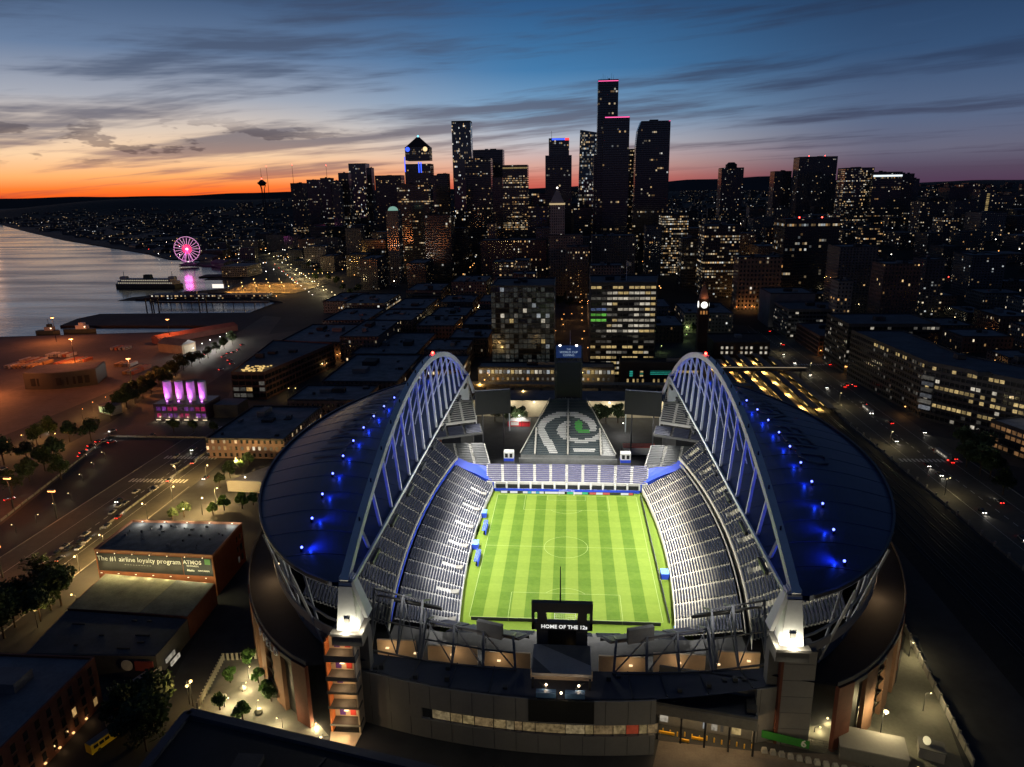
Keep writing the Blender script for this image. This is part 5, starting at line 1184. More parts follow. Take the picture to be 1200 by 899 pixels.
# ---- blocks near enough to show their storeys: slabs, piers and panes are built
def storeys(name, label, poly, floors, fh, edges, mwall, bay=3.2, z0=0., pick=None, roofm=None, slabh=.34, inset=.5, pier=True, group=None, seed=1):
    rs_ = random.Random(seed); n = len(poly); cx = sum(p[0] for p in poly)/n; cy_ = sum(p[1] for p in poly)/n
    ar = sum(poly[i][0]*poly[(i+1) % n][1]-poly[(i+1) % n][0]*poly[i][1] for i in range(n))
    if ar < 0: poly = poly[::-1]
    pl = [Vector((p[0]-cx, p[1]-cy_)) for p in poly]
    TAKEN.append((min(p[0] for p in poly)-3, max(p[0] for p in poly)+3, min(p[1] for p in poly)-3, max(p[1] for p in poly)+3))
    e = thing(name, label, 'building', (cx, cy_, z0), 0, group); hh = floors*fh
    ins = [p*(1-inset/max(6, p.length)) for p in pl]
    MB().prism([tuple(p) for p in ins], 0, hh, 0).build('glass_core', m_glass, e)
    slab = MB().prism([tuple(p) for p in pl], 0, fh*slabh).mesh('spandrel', mwall)
    for f_ in range(floors+1): o = link('spandrel', slab, e); o.location = (0, 0, f_*fh-.01)
    MB().prism([tuple(p*.985) for p in pl], hh+fh*slabh+.005, hh+fh*slabh+.03).build('roof', roofm or m_roofdark, e)
    pr = MB()
    for i in range(n):
        a, b2 = pl[i], pl[(i+1) % n]; d_ = (b2-a).normalized(); nn = Vector((d_.y, -d_.x)); pr.bar((*(a-nn*.25), hh+fh*slabh+.5), (*(b2-nn*.25), hh+fh*slabh+.5), .4, 1.0)
    pr.build('parapet', mwall, e)
    for k in range(3):
        q = Vector((rs_.uniform(-.4, .4), rs_.uniform(-.4, .4))); bx = max(p.x for p in pl)*q.x; by = max(p.y for p in pl)*q.y; s1 = rs_.uniform(3, 9); s2 = rs_.uniform(3, 7)
        MB().box(bx-s1/2, bx+s1/2, by-s2/2, by+s2/2, hh+1.4, hh+rs_.uniform(3, 6)).build('rooftop_plant', m_plant, e)
    for ei in edges:
        a, b2 = pl[ei], pl[(ei+1) % n]; d_ = b2-a; L = d_.length; d_.normalize(); nn = Vector((d_.y, -d_.x)); nb = max(1, int(L/bay)); bw = L/nb
        if pier:
            for k in range(nb+1):
                q = a+d_*(k*bw); MB().bar((*(q-nn*.2), hh/2), (*(q-nn*.2+d_*.01), hh/2), .01).mesh('x', mwall) if False else None
                o = MB().box(-.22, .22, -.22, .22, 0, hh).build('pier', mwall, e); o.location = (*(q-nn*.2), 0); o.rotation_euler = (0, 0, math.atan2(d_.y, d_.x))
        for f_ in range(floors):
            for k in range(nb):
                mm = pick(rs_, ei, f_, k, nb) if pick else None
                if not mm: continue
                p0 = a+d_*(k*bw+.3)-nn*(inset*.55); p1 = a+d_*((k+1)*bw-.3)-nn*(inset*.55); za, zb_ = f_*fh+fh*slabh+.12, (f_+1)*fh-.12
                MB().quad((*p0, za), (*p1, za), (*p1, zb_), (*p0, zb_)).build('window', RM[mm], e)
    return e
mw_dark = mat('spandrel_dark', (.032, .032, .034), .7); mw_conc = mat('spandrel_concrete', (.10, .098, .092), .75); mw_brick = mat('spandrel_brick', (.10, .05, .04), .85); mw_black = mat('spandrel_black', (.02, .021, .023), .5)
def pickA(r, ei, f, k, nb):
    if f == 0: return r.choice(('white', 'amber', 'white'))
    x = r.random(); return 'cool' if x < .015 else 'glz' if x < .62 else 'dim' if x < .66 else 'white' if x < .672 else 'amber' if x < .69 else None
storeys('glass_block', 'grey glass block with cluttered reflections and a pale lit ground floor across the rails', [(-62, 292), (-11, 292), (-11, 345), (-62, 345)], 17, 4.2, (0, 1), mw_black, 3.6, pick=pickA, seed=4, slabh=.16, pier=False)
def pickB(r, ei, f, k, nb):
    if ei == 1: return 'white' if r.random() < .12 else None
    if f >= 16: return 'amber' if f == 16 and r.random() < .8 else None
    if 6 <= f <= 7: return 'dim' if r.random() < .3 else None
    if f in (10, 11, 12) and k < nb*.22: return 'green' if f < 12 else 'blue'
    if f in (3, 5): return 'amber' if r.random() < .8 else None
    return ('white' if r.random() < .7 else 'amber') if k > nb*.2 and r.random() < .72 else ('dim' if r.random() < .4 else None)
storeys('glass_block', 'office block with bright storeys and green and blue lit corner windows', [(17.5, 285), (68, 285), (75, 335), (17.5, 335)], 17, 4.3, (0, 1), mw_black, 4.2, pick=pickB, seed=9, slabh=.48)
e = thing('flag', 'small flag on a pole on the roof of the office block with green windows', 'flag', (46, 300, 73.3)); MB().tube((0, 0, 0), (0, 0, 18), .2, n=6).build('pole', m_white, e); MB().add([(.2, 0, 14), (3.6, .4, 13.4), (3.4, .2, 16.6), (.2, 0, 17.6)], [(0, 1, 2, 3), (3, 2, 1, 0)]).build('cloth', m_conc_l, e)
# low frontage along the tracks below them
e = block('station_annex', 'low dark frontage with small arched yellow doorways and green window frames', 40, 100, 262, 276, 17, mat('annex_dark', (.03, .028, .028), .8), z0=0, plant=1)
for k, x in enumerate((-24, -19.5, -16.4, -12.4, -4, -.6, 4.4)): MB().box(x-.7, x+.7, -7.15, -6.9, 1.2, 4.6).build('doorway', RM['amber'], e)
for k, x in enumerate((-21.5, -13.6)):
    for z in (6.6, 8.2, 9.8): MB().box(x-1.2, x+1.2, -7.12, -6.92, z, z+1.1).build('window', RM['teal'] if not (k and z != 8.2) else RM['amber'], e)
for z in (8.2, 9.4, 10.6): MB().box(-7, 9, -7.12, -6.92, z, z+.5).build('light_band', RM['teal'], e)
MB().box(10, 29, -7.1, -6.9, 9.6, 11.4).build('light_band', RM['amber'], e)
e = block('low_hall', 'low pale hall with a bright rooftop edge along the tracks', -70, 36, 262, 280, 12.5, mat('hall_pale', (.20, .20, .19), .7), z0=0, plant=2)
for k in range(34): x = -52+k*3.1; MB().box(x, x+2.2, -9.15, -8.92, 8.4, 11.2).build('window', RM[('white', 'cool', 'white', 'dim', 'amber')[k*3 % 5]] if not 60 < k < 2 else RM['dim'], e)
for k in range(26): x = -50+k*3.9; MB().box(x, x+1.6, -9.15, -8.92, 3.2, 5.2).build('window', RM[('dim', 'amber', 'dim', 'orange', 'white', 'dim')[k*5 % 6]], e)
# viaduct over the rails
e = thing('viaduct', 'long concrete railway viaduct with a patterned parapet behind the bleacher', 'viaduct', (0, 226, 0))
MB().box(-150, 130, -6, 6, 8.5, 10).build('deck', mat('viaduct_concrete', (.20, .18, .14), .8, var=.2, vs=.2), e); MB().box(-150, 130, -6.3, -6, 9, 11.2).build('parapet', mat('viaduct_parapet', (.22, .17, .10), .8, var=.45, vs=.5), e)
for k in range(14): MB().box(-146+k*21, -144+k*21, -4, 4, 0, 8.5).build('pier', m_conc_d, e)
# cream garage wall behind the trees
e = thing('event_hall', 'low hall with a floodlit cream wall behind the round trees', 'building', (11, 190, 0)); TAKEN.append((-75, 100, 160, 240))
MB().box(-75, 75, -11, 14, 0, 11.2).build('wall', mat('hall_cream', (.42, .38, .30), .8, var=.15, vs=.1), e); MB().box(-74.5, 74.5, -10.6, 13.6, 11.22, 11.3).build('roof', m_roofblue, e)
for k in range(9): x = -66+k*16.5; lamp('POINT', 'wall_washer', (x, -17, 10), 3000, (1, .88, .62), e, .4); MB().box(x-.5, x+.5, -14.2, -11, 10.6, 10.9).build('wall_lamp', glow('wall_lamp', (1, .9, .7), 3.), e)
# office on the eastern avenue: diagonal front
def pickR(r, ei, f, k, nb):
    if ei == 0:
        if f == 2: return 'amber' if k > 1 and r.random() < .9 else None
        if f == 5: return 'amber' if r.random() < .8 else None
        if f in (4,): return 'amber' if nb*.2 < k < nb*.75 and r.random() < .75 else None
        if f == 1: return 'amber' if k > nb*.7 else ('dim' if r.random() < .2 else None)
        if f in (7, 8): return 'amber' if r.random() < (.4 if f == 8 and k < nb*.4 else .06) else None
        return 'white' if r.random() < .07 else None
    return 'amber' if (f == 8 and r.random() < .45) else ('dim' if r.random() < .16 else None)
off = [(227, 184), (300, 80), (322, 102), (258, 206), (258, 290), (219.5, 290)]
storeys('office_block', 'wide dark office block with long yellow window rows on the eastern avenue', off, 9, 3.9, (0, 5), mw_dark, 3.0, pick=pickR, seed=3, slabh=.4)
e = thing('stair_landings', 'stack of pale lit stair landings at the corner of the wide office block', 'stair', (227.5, 181.5, 0), R_(-55))
for k in range(6): MB().box(-3.4, 3.4, -.8, .6, 7+k*3.9, 9.2+k*3.9).build('landing', RM['dim'] if k % 2 else room('room_landing', (.8, .85, .95), .22), e)
def pickS(r, ei, f, k, nb): return ('white' if r.random() < .5 else 'dim') if r.random() < .22 else None
storeys('office_block', 'banded office block with set-back terraces on the eastern avenue', [(221, 300), (290, 300), (290, 350), (221, 350)], 10, 3.8, (0, 3), mw_dark, 3.2, pick=pickS, seed=12, slabh=.42)
storeys('office_block', 'grey banded corner block with a white lit sign by the avenue', [(216, 440), (270, 440), (270, 490), (216, 490)], 7, 3.8, (0, 3), mw_conc, 3.2, pick=pickS, seed=5, slabh=.46)
MB_ = MB().box(-.3, .3, -1.2, 1.2, 0, 8); o = MB_.build('vertical_sign', white_s); o.location = (228, 438.5, 8); tag(o, 'upright white lit sign on the grey banded corner block', 'sign')
block('city_block', 'tall blank pale block behind the banded corner block', 214, 260, 500, 545, 36, mat('blank_wall', (.16, .16, .165), .8), z0=0)
storeys('brick_block', 'low brick block with a lit corner bay beside the avenue', [(221, 362), (262, 362), (262, 428), (221, 428)], 4, 4., (0, 3), mw_brick, 3.4, pick=lambda r, ei, f, k, nb: 'warm' if (f == 3 and ei == 0 and k > nb*.5) or r.random() < .07 else None, seed=6)
# building with a bright roof terrace at the edge of the picture
e = storeys('terrace_block', 'apartment block with orange balconies and a floodlit grey roof', [(240, 132), (262, 60), (318, 74), (300, 150)], 4, 3.6, (0, 3), mw_dark, 3.4, z0=-0., pick=lambda r, ei, f, k, nb: 'dimo' if r.random() < .5 else None, seed=8, roofm=mat('terrace_roof', (.28, .28, .29), .8, var=.3, vs=.15))
for x, y in ((10, 0), (-14, 14)): lamp('POINT', 'terrace_light', (x, y, 20), 3500, (.9, .95, 1), e, .5); MB().tube((x, y, 15.4), (x, y, 20), .12, n=6).build('lamp_post', m_dsteel, e); MB().ball((x, y, 20.3), .35).build('lamp_head', glow('lamp_white', (1, .95, .85), 6.), e)

# ---- warehouses between the stadium and the waterfront
storeys('warehouse', 'long brick warehouse with a lit roof terrace near the waterfront', [(-246, 214), (-221, 214), (-203, 318), (-262, 330)], 4, 4.6, (0, 1), mw_brick, 4.4, pick=lambda r, ei, f, k, nb: 'dim' if r.random() < .45 else ('warm' if r.random() < .12 else None), seed=21)
tt = thing('roof_terrace', 'string-lit terrace with many small tables on the brick warehouse roof', 'terrace', (-233, 226, 20.1))
for k in range(46): x, y = random.uniform(-9, 9), random.uniform(-9, 9); MB().box(x-.7, x+.7, y-.5, y+.5, .3, .9).build('lit_table', glow('terrace_glow', (1, .66, .22), .8), tt)
for x, y in ((-4, -3), (4, 4)): lamp('POINT', 'terrace_light', (x, y, 4), 700, (1, .66, .25), tt, .4)
WH = [(-203, -168, 335, 420, 22, 'brick', 'brick loft block with two rows of pale windows'), (-262, -205, 340, 430, 16, 'brick', 'flat brick warehouse by the waterfront'), (-178, -122, 212, 300, 14, 'brick', 'wide dark-roofed warehouse behind the stadium roof'), (-185, -128, 306, 400, 13, 'brick', 'long low warehouse with a dark roof'),
      (-186, -134, 168, 206, 13, 'brick', 'warehouse with a pale blue roof beside the stadium roof'), (-206, -160, 96, 160, 11, 'brick', 'shed with a tan side wall beside the western avenue'), (-118, -80, 240, 290, 16, 'brick', 'brick block with a saw-tooth front'), (-120, -84, 300, 345, 18, 'brick', 'corner brick block with lit shop windows'),
      (-150, -112, 410, 470, 18, 'brick', 'brick row with a pale roof'), (-108, -72, 355, 400, 17, 'brick', 'square brick block with warm windows'), (-200, -158, 430, 500, 20, 'brick', 'tall brick block with arched windows'), (-255, -208, 440, 520, 18, 'stone', 'pale stone row by the waterfront'),
      (-150, -110, 480, 540, 16, 'brick', 'low brick row with bluish roof'), (-104, -66, 410, 460, 19, 'brick', 'brick corner block with a lit flank'), (-104, -70, 470, 530, 15, 'brick', 'small low brick block with bluish roof'), (-202, -160, 510, 590, 19, 'stone', 'stone block with a row of lit attic windows'),
      (-262, -212, 530, 610, 22, 'busy', 'block with a grid of lit windows near the ferry dock'), (-152, -112, 550, 610, 20, 'brick', 'brick block beside a lamp-lit street'), (-104, -66, 540, 600, 22, 'brick', 'brick hotel with small windows'), (-60, -20, 360, 410, 24, 'brick', 'brick block behind the grey glass block'),
      (-60, -16, 420, 480, 22, 'brick', 'old brick office block behind the glass block'), (-58, -18, 500, 560, 26, 'brick', 'taller brick office block'), (22, 62, 350, 400, 20, 'brick', 'brick block behind the bright office block'), (22, 66, 420, 480, 24, 'stone', 'stone office behind the bright office block'), (22, 60, 500, 560, 26, 'stone', 'stone hotel block behind bright offices'),
      (-310, -272, 600, 680, 14, 'stone', 'low block at the ferry dock'), (-205, -160, 610, 680, 26, 'bands', 'office block with a lit top storey'), (-150, -105, 630, 700, 34, 'stone', 'mid-height stone block by the hotel'), (-95, -50, 620, 690, 40, 'brick', 'tall brick hotel beside stone block'), (72, 112, 420, 480, 16, 'brick', 'low brick block by the clock tower'),
      (70, 110, 500, 560, 22, 'stone', 'grey block by the clock tower trees'), (120, 170, 470, 540, 20, 'stone', 'pale block with a lit flat roof')]
for x0, x1, y0, y1, zt, stl, words in WH: block('brick_block' if stl == 'brick' else 'city_block', words, x0, x1, y0, y1, zt, stl, z0=0, plant=7)

# ---- lettered billboard building and the roofs round it
e = thing('billboard_building', 'brick building with a wide lettered airline billboard on its end wall', 'building', (-153, -32, 0)); ox, oy = -153, -32
MB().prism([(-178+153, -42.4+32), (-130.5+153, -44.6+32), (-131.5+153, -18+32), (-178+153, -18+32)], 0, 16.2).build('wall', mat('orange_brick', (.26, .085, .035), .85, var=.15, vs=.4), e)
MB().prism([(-24.6, -10), (22.2, -12.2), (21.2, 13.6), (-24.6, 13.6)], 16.22, 16.4).build('roof', mat('gravel_roof', (.085, .09, .10), .9, var=.4, vs=.25), e)
pr = MB(); cs_ = [(-25, -10.4), (22.5, -12.6), (21.5, 14), (-25, 14)]
for p, q in zip(cs_, cs_[1:]+cs_[:1]): pr.bar((*p, 16.7), (*q, 16.7), .5, 1.)
pr.build('parapet', mat('parapet_brick', (.34, .15, .08), .85), e)
dv = Vector((47.5, -2.2, 0)).normalized(); n_ = Vector((dv.y, -dv.x, 0))
def bb(u, z, o=.12): return Vector((-25, -10.4, 0))+dv*u+n_*o+Vector((0, 0, z))
MB().quad(bb(.6, 8.2), bb(35.2, 8.2), bb(35.2, 15.6), bb(.6, 15.6)).build('billboard', mat('poster_dark', (.020, .018, .018), .6, var=.25, vs=.15), e)
pB = MB().quad(bb(35.4, 8.2), bb(47, 8.2), bb(47, 15.6), bb(35.4, 15.6)).build('billboard', mat('poster_slate', (.020, .024, .03), .6, var=.1, vs=.15), e)
lettering('The #1 airline loyalty program', 2.75, m_seat_w, e, bb(17.6, 13.4, .2), dv, (0, 0, 1), extrude=.02)
lettering('~ ~ ~ ~ ~ ~ ~ ~ ~ ~', 1.3, mat('letter_grey', (.3, .3, .3), .6), e, bb(17, 11.3, .2), dv, (0, 0, 1), extrude=.02)
lettering('ATMOS', 2.2, m_seat_w, pB, bb(39.2, 13.6, .2), dv, (0, 0, 1), extrude=.02, bold=.03); lettering('REWARDS', .9, m_seat_w, pB, bb(39.2, 12.1, .2), dv, (0, 0, 1), extrude=.02, spacing=1.2)
lettering('Alaska', 1.15, m_seat_w, pB, bb(38.2, 10.3, .2), dv, (0, 0, 1), extrude=.02, bold=.02); lettering('HAWAIIAN', .9, m_seat_w, pB, bb(43.4, 10.3, .2), dv, (0, 0, 1), extrude=.02)
MB().quad(bb(44.2, 13, .2), bb(46.4, 13, .2), bb(46.4, 15.2, .2), bb(44.2, 15.2, .2)).build('green_square', glow('green_square', (.25, .8, .12), .25), pB)
for u in (3, 10, 17, 24, 31, 38, 45):
    MB().bar(bb(u, 16.9, .2), bb(u, 17.2, 2.2), .12).build('lamp_arm', m_dsteel, e); p = bb(u, 17.0, 2.4); MB().ball(p, .22).build('billboard_lamp', glow('bb_lamp', (1, .85, .6), 1.6), e)
    lamp('SPOT', 'billboard_light', p, 5200 if u not in (17, 24) else 2000, (1, .80, .52), e, .2, aim=bb(u, 11, 0), spot=130, blend=.8)
for k in range(7): x = -22+k*7; MB().box(x-.3, x+.3, -12.9-k*.3, -12.7-k*.3, 8.45, 8.6).build('base_lamp', glow('roof_edge_lamp', (1, .95, .8), 1.5), e); lamp('POINT', 'base_light', (x, -14.6-k*.3, 10.4), 1300, (1, .86, .42), e, .3)
for k in range(5): x = -20+k*9.5; lamp('POINT', 'roof_edge_light', (x, 11.6, 18.2), 900, (1, .95, .8), e, .2); MB().box(x-.3, x+.3, 12.7, 13, 17, 17.3).build('roof_lamp', glow('roof_edge_lamp', (1, .95, .8), 1.5), e)
for k in range(26):
    x, y = random.uniform(-22, 19), random.uniform(-8, 12); s1 = random.uniform(.3, 1.3); MB().box(x, x+s1, y, y+s1*.7, 16.4, 16.4+random.uniform(.3, 1.)).build('roof_unit', m_plant if k % 3 else m_gwall, e)
for r_ in range(3):
    for k in range(7): MB().box(21.55, 21.75, -9+k*3.2, -7.4+k*3.2, 2.5+r_*4.4, 5+r_*4.4).build('window', m_glass if (k+r_) % 5 else RM['dim'], e).rotation_euler = (0, 0, 0)
e = thing('low_warehouse', 'low warehouse with a yellow-lit roof strip below the lettered billboard', 'building', (-148, -68, 0))
MB().prism([(-25.5, 23), (20, 18.4), (21, -3), (-24, 0)], 0, 8.4).build('wall', m_brick, e); MB().prism([(-25, 22.6), (4.4, 19.6), (3, -1.4), (-23.6, -.4)], 8.41, 8.5).build('roof', mat('tar_roof_lit', (.17, .155, .10), .9, var=.3, vs=.2), e); MB().prism([(4.6, 19.6), (19.6, 18), (20.6, -2.6), (3.2, -1.4)], 8.41, 8.52).build('roof', mat('tar_roof_grey', (.10, .10, .09), .9, var=.3, vs=.2), e)  # yellow part of the roof carries the lamp light in its colour
MB().prism([(-24, -.6), (21, -3.2), (21.4, -23), (-20.5, -24.5)], 0, 7.8).build('annex_wall', mat('annex_grey', (.06, .06, .065), .8), e); MB().prism([(-23.6, -.9), (20.6, -3.4), (21, -22.6), (-20.2, -24)], 7.81, 7.9).build('annex_roof', mat('annex_roof', (.055, .053, .055), .8, var=.3, vs=.12), e)
for k in range(8): x, y = random.uniform(-18, 16), random.uniform(-21, -5); MB().box(x, x+random.uniform(1, 5), y, y+.5, 7.92, 8.3).build('roof_vent', m_plant, e)
ob = MB().tube((12.4, -24.35, 5), (12.4, -24.2, 5), 1.9, n=18).build('round_sign', mat('sign_white', (.45, .45, .42), .7), e); MB().box(15, 21, -24.4, -24.1, 3.3, 6.7).build('red_sign', mat('sign_red', (.16, .03, .03), .7), e)
lettering('SEATTLE', 2.6, mat('sign_dim', (.10, .10, .10), .8), e, (-6, -24.6, 5), (1, -.03, 0), (0, 0, 1), extrude=.05)
for x, z in ((22.5, 3), (24, 2)): MB().box(x-.2, x+.2, -20, -15, z, z+1.4).build('lit_window', RM['white'], e)
# brick hotel at the corner of the picture: windows are openings with panes
e = thing('brick_hotel', 'tall dark brick building with rows of narrow windows beside the yellow bus', 'building', (-162, -125, 0)); TAKEN.append((-190, -130, -160, -90))
MB().box(-28, 25, -34, 22, 0, 15.2).build('wall', mat('hotel_brick', (.10, .042, .03), .9, var=.2, vs=.4), e); MB().box(-27.6, 24.6, -33.6, 21.6, 15.22, 15.3).build('roof', m_roofblue, e)
pr = MB(); pr.box(-28, 25, 21.4, 22, 15.2, 16); pr.box(24.4, 25, -34, 21.4, 15.2, 16); pr.build('parapet', m_brick, e)
MB().box(4, 13, 6, 13, 15.3, 18.3).build('stair_head', mat('roof_hut', (.12, .125, .13), .8), e); MB().box(-14, -4, 8, 12, 15.3, 16.6).build('rooftop_plant', m_gwall, e)
for r_ in range(4):
    for k in range(11):
        y = 19-k*4.2; w_ = MB().box(24.98, 25.12, y-.7, y+.7, 1.8+r_*3.4, 4.1+r_*3.4).build('window', RM['warm'] if (k*5+r_*3) % 13 == 0 and r_ < 2 else m_glass, e); MB().box(25.0, 25.3, y-.9, y+.9, 1.55+r_*3.4, 1.78+r_*3.4).build('sill', m_pier, w_)
for k in range(7): y = 14-k*5.5; MB().box(25.1, 25.6, y-.3, y+.3, 1.0, 1.4).build('wall_lamp', glow('hotel_lamp', (1, .55, .2), 1.6), e); lamp('POINT', 'wall_light', (26.4, y, 1.6), 60, (1, .55, .22), e, .2)
# dark roof in the foreground
e = thing('foreground_block', 'dark flat-roofed building with a bluish parapet below the leafy plaza', 'building', (-60, -150, 0))
fp = [(-33, 20), (36, 4.5), (40, -40), (-36, -40)]
MB().prism(fp, 0, 21).build('wall', mat('block_grey', (.06, .062, .068), .8), e); MB().prism([(p[0]*.97, p[1]*.9) for p in fp], 21.01, 21.1).build('roof', mat('block_roof', (.016, .017, .02), .85, var=.2, vs=.1), e)
pr = MB()
for p, q in zip(fp, fp[1:]+fp[:1]): pr.bar((*p, 21.5), (*q, 21.5), 2.2, 1.0)
pr.build('parapet', mat('block_parapet', (.045, .055, .075), .8, var=.15, vs=.2), e)
MB().box(-14, -8, 2, 7, 21.1, 22.4).build('roof_hatch', m_plant, e); MB().bar((6, 8, 21.3), (-3, -20, 21.3), .5, .3).build('roof_seam', m_plant, e)

# ---- vent stacks building lit violet
e = thing('vent_building', 'glass building with four violet-lit vent stacks beside the western avenue', 'building', (-258, 172, 0)); TAKEN.append((-285, -215, 150, 200))
MB().box(-19, 17, -9, 12, 0, 11.5).build('glass_hall', mat('violet_glass', (.05, .035, .05), .3), e)
for fl in range(2):
    for k in range(9): x = -17+k*3.9; c_ = ('vr', 'vp', 'vr', 'vd', 'vp')[(k*3+fl) % 5]; MB().box(x, x+2.8, -9.12, -8.95, 2.2+fl*4.6, 5+fl*4.6).build('window', dict(vr=room('room_crimson', (1, .03, .25), .55, .95, .8), vp=room('room_violet', (.55, .10, .9), .4, .95, .8), vd=room('room_plum', (.2, .05, .2), .3))[c_], e)
m_vio = mat('stack_steel', (.5, .48, .5), .6)
for k in range(4):
    x = -12.6+k*8.2; s_ = MB().tube((x, 0, 11.5), (x, 0, 25), 2.6, n=20).build('vent_stack', m_vio, e, smooth=False)
    MB().tube((x, -2.9, 11.6), (x, -2.9, 12.), .5, n=8).build('uplighter', glow('violet_lamp', (.8, .2, 1), 6.), s_)
    for dx_, dy_ in ((0, -7.6), (-4.6, -6.)): lamp('SPOT', 'stack_light', (x+dx_, dy_, 12.4), 11000, (.62, .12, 1.) if dx_ == 0 else (1., .10, .75), e, .3, aim=(x, 0, 19.5), spot=78, blend=.8)
MB().box(19, 36, -2, 14, 0, 9).build('side_hall', mat('side_hall', (.05, .05, .055), .8), e); MB().box(19.3, 35.7, -1.7, 13.7, 9.02, 9.1).build('side_roof', m_roofblue, e)
for k in range(6): lamp('POINT', 'base_light', (-17+k*6.5, -12, 1.4), 300, (1, .8, .5), e, .2); MB().box(-18+k*6.5, -15+k*6.5, -9.3, -9.1, .3, .7).build('base_lamp', glow('base_strip', (1, .8, .5), 1.5), e)
# market tents west of the roof
e = thing('market_hall', 'flat pale-roofed hall with bright stalls beside the curved stadium roof', 'building', (-152, 62, 0))
MB().prism([(-20, -12), (14, -14), (30, 34), (14, 38)], 0, 6.).build('wall', m_gwall, e); MB().prism([(-19.6, -11.6), (2, -13), (20, 35), (14, 37)], 6.01, 6.1).build('roof', mat('hall_roof', (.16, .16, .17), .8, var=.2, vs=.1), e)
for k in range(24): x, y = random.uniform(4, 18), random.uniform(-10, 20); MB().box(x, x+random.uniform(1, 3), y, y+random.uniform(1, 2.4), 6.1, 7.4+random.random()).build('stall', m_seat_w if k % 3 else m_gwall, e)
for x, y in ((8, -4), (12, 10), (-8, -16), (6, -18)): lamp('POINT', 'stall_light', (x, y, 9.5), 1600, (1, .8, .55), e, .4); MB().ball((x, y, 9.7), .35).build('stall_lamp', glow('stall_lamp', (1, .85, .6), 10.), e)

# ================================================================== CITY FILL
def proj(x, y, z):
    d = Vector((x, y, z))-CAM; k = d.dot(CW); return 600+F*d.dot(CR)/k, 449.5-F*d.dot(CU)/k
rc = random.Random(11)
def skylimit(px):
    if px < 240: return 246
    if px < 330: return 238
    if px < 470: return 226
    if px < 700: return 222
    if px < 800: return 226
    if px < 900: return 222
    return 216
CELLX, CELLY = 62, 74
fill = []
y = 720
while y < 2350:
    x = -1500
    while x < 1300:
        cx, cy_ = x+CELLX/2, y+CELLY/2; px, py = proj(cx, cy_, 20)
        if 225 < px < 1215 and inland(cx-50, cy_) and inland(cx, cy_):
            fill.append((abs(cy_-272), x, y))
        x += CELLX+16
    y += CELLY+20
fill.sort(); nfill = 0
WORDS = dict(tower=('dark glass high-rise', 'downtown high-rises'), bands=('office high-rise with warm lit storeys', 'downtown office blocks'), stone=('pale stone high-rise', 'downtown stone blocks'), resi=('residential block with scattered lit windows', 'apartment blocks'), brick=('low brick block', 'low brick blocks'), black=('black office block', 'downtown black blocks'), far=('low dark block with bright windows', 'low blocks on the slopes'))
for _, x, y in fill:
    w_, d_ = rc.uniform(24, CELLX-6), rc.uniform(24, CELLY-10); cx, cy_ = x+rc.uniform(0, CELLX-w_)+w_/2, y+d_/2
    if not free(cx-w_/2, cx+w_/2, cy_-d_/2, cy_+d_/2): continue
    core = math.exp(-((cx+150+.12*(cy_-1200))/330)**2-((cy_-1250)/520)**2); belt = math.exp(-((cx+620)/260)**2-((cy_-1950)/420)**2); east = 1 if cx > 230 else 0
    hgt = 12+rc.random()**1.6*18+core*rc.uniform(20, 110)+belt*rc.uniform(15, 80)+(rc.random()**3*30 if east else 0)
    zg = H(cx, cy_); px, _ = proj(cx, cy_, 30)
    while hgt > 8 and proj(cx, cy_-d_/2, zg+hgt)[1] < skylimit(px): hgt -= 4
    if hgt < 8: continue
    if nfill >= 205: break
    stl = rc.choice(('tower', 'bands', 'resi', 'stone', 'black')) if hgt > 45 else rc.choice(('far', 'resi', 'stone', 'brick', 'far'))
    wd, grp = WORDS[stl]; hs = 'tall ' if hgt > 70 else 'mid-height ' if hgt > 32 else ''
    where = 'on the eastern slope' if east else 'near the waterfront' if cx < -480 else 'in the downtown blocks'
    block('city_block', hs+wd+' '+where, cx-w_/2, cx+w_/2, cy_-d_/2, cy_+d_/2, zg+hgt, stl, grp+' '+where, plant=1 if hgt > 25 else 0, parapet=hgt > 25); nfill += 1
# nearer blocks on the eastern slope
x = 228
while x < 720:
    for y in range(170, 700, 64):
        cx, cy_ = x+24+rc.uniform(-4, 4), y+26; px, py = proj(cx, cy_, 8)
        if px > 1240: continue
        w_, d_ = rc.uniform(26, 46), rc.uniform(26, 50)
        if free(cx-w_/2, cx+w_/2, cy_-d_/2, cy_+d_/2):
            zg = H(cx, cy_); hgt = rc.uniform(8, 19); stl = rc.choice(('brick', 'far', 'resi', 'stone'))
            block('slope_block', WORDS[stl][0]+' between the eastern avenue and the hill', cx-w_/2, cx+w_/2, cy_-d_/2, cy_+d_/2, zg+hgt, stl, 'blocks east of the avenue, '+stl, plant=2)
    x += 58
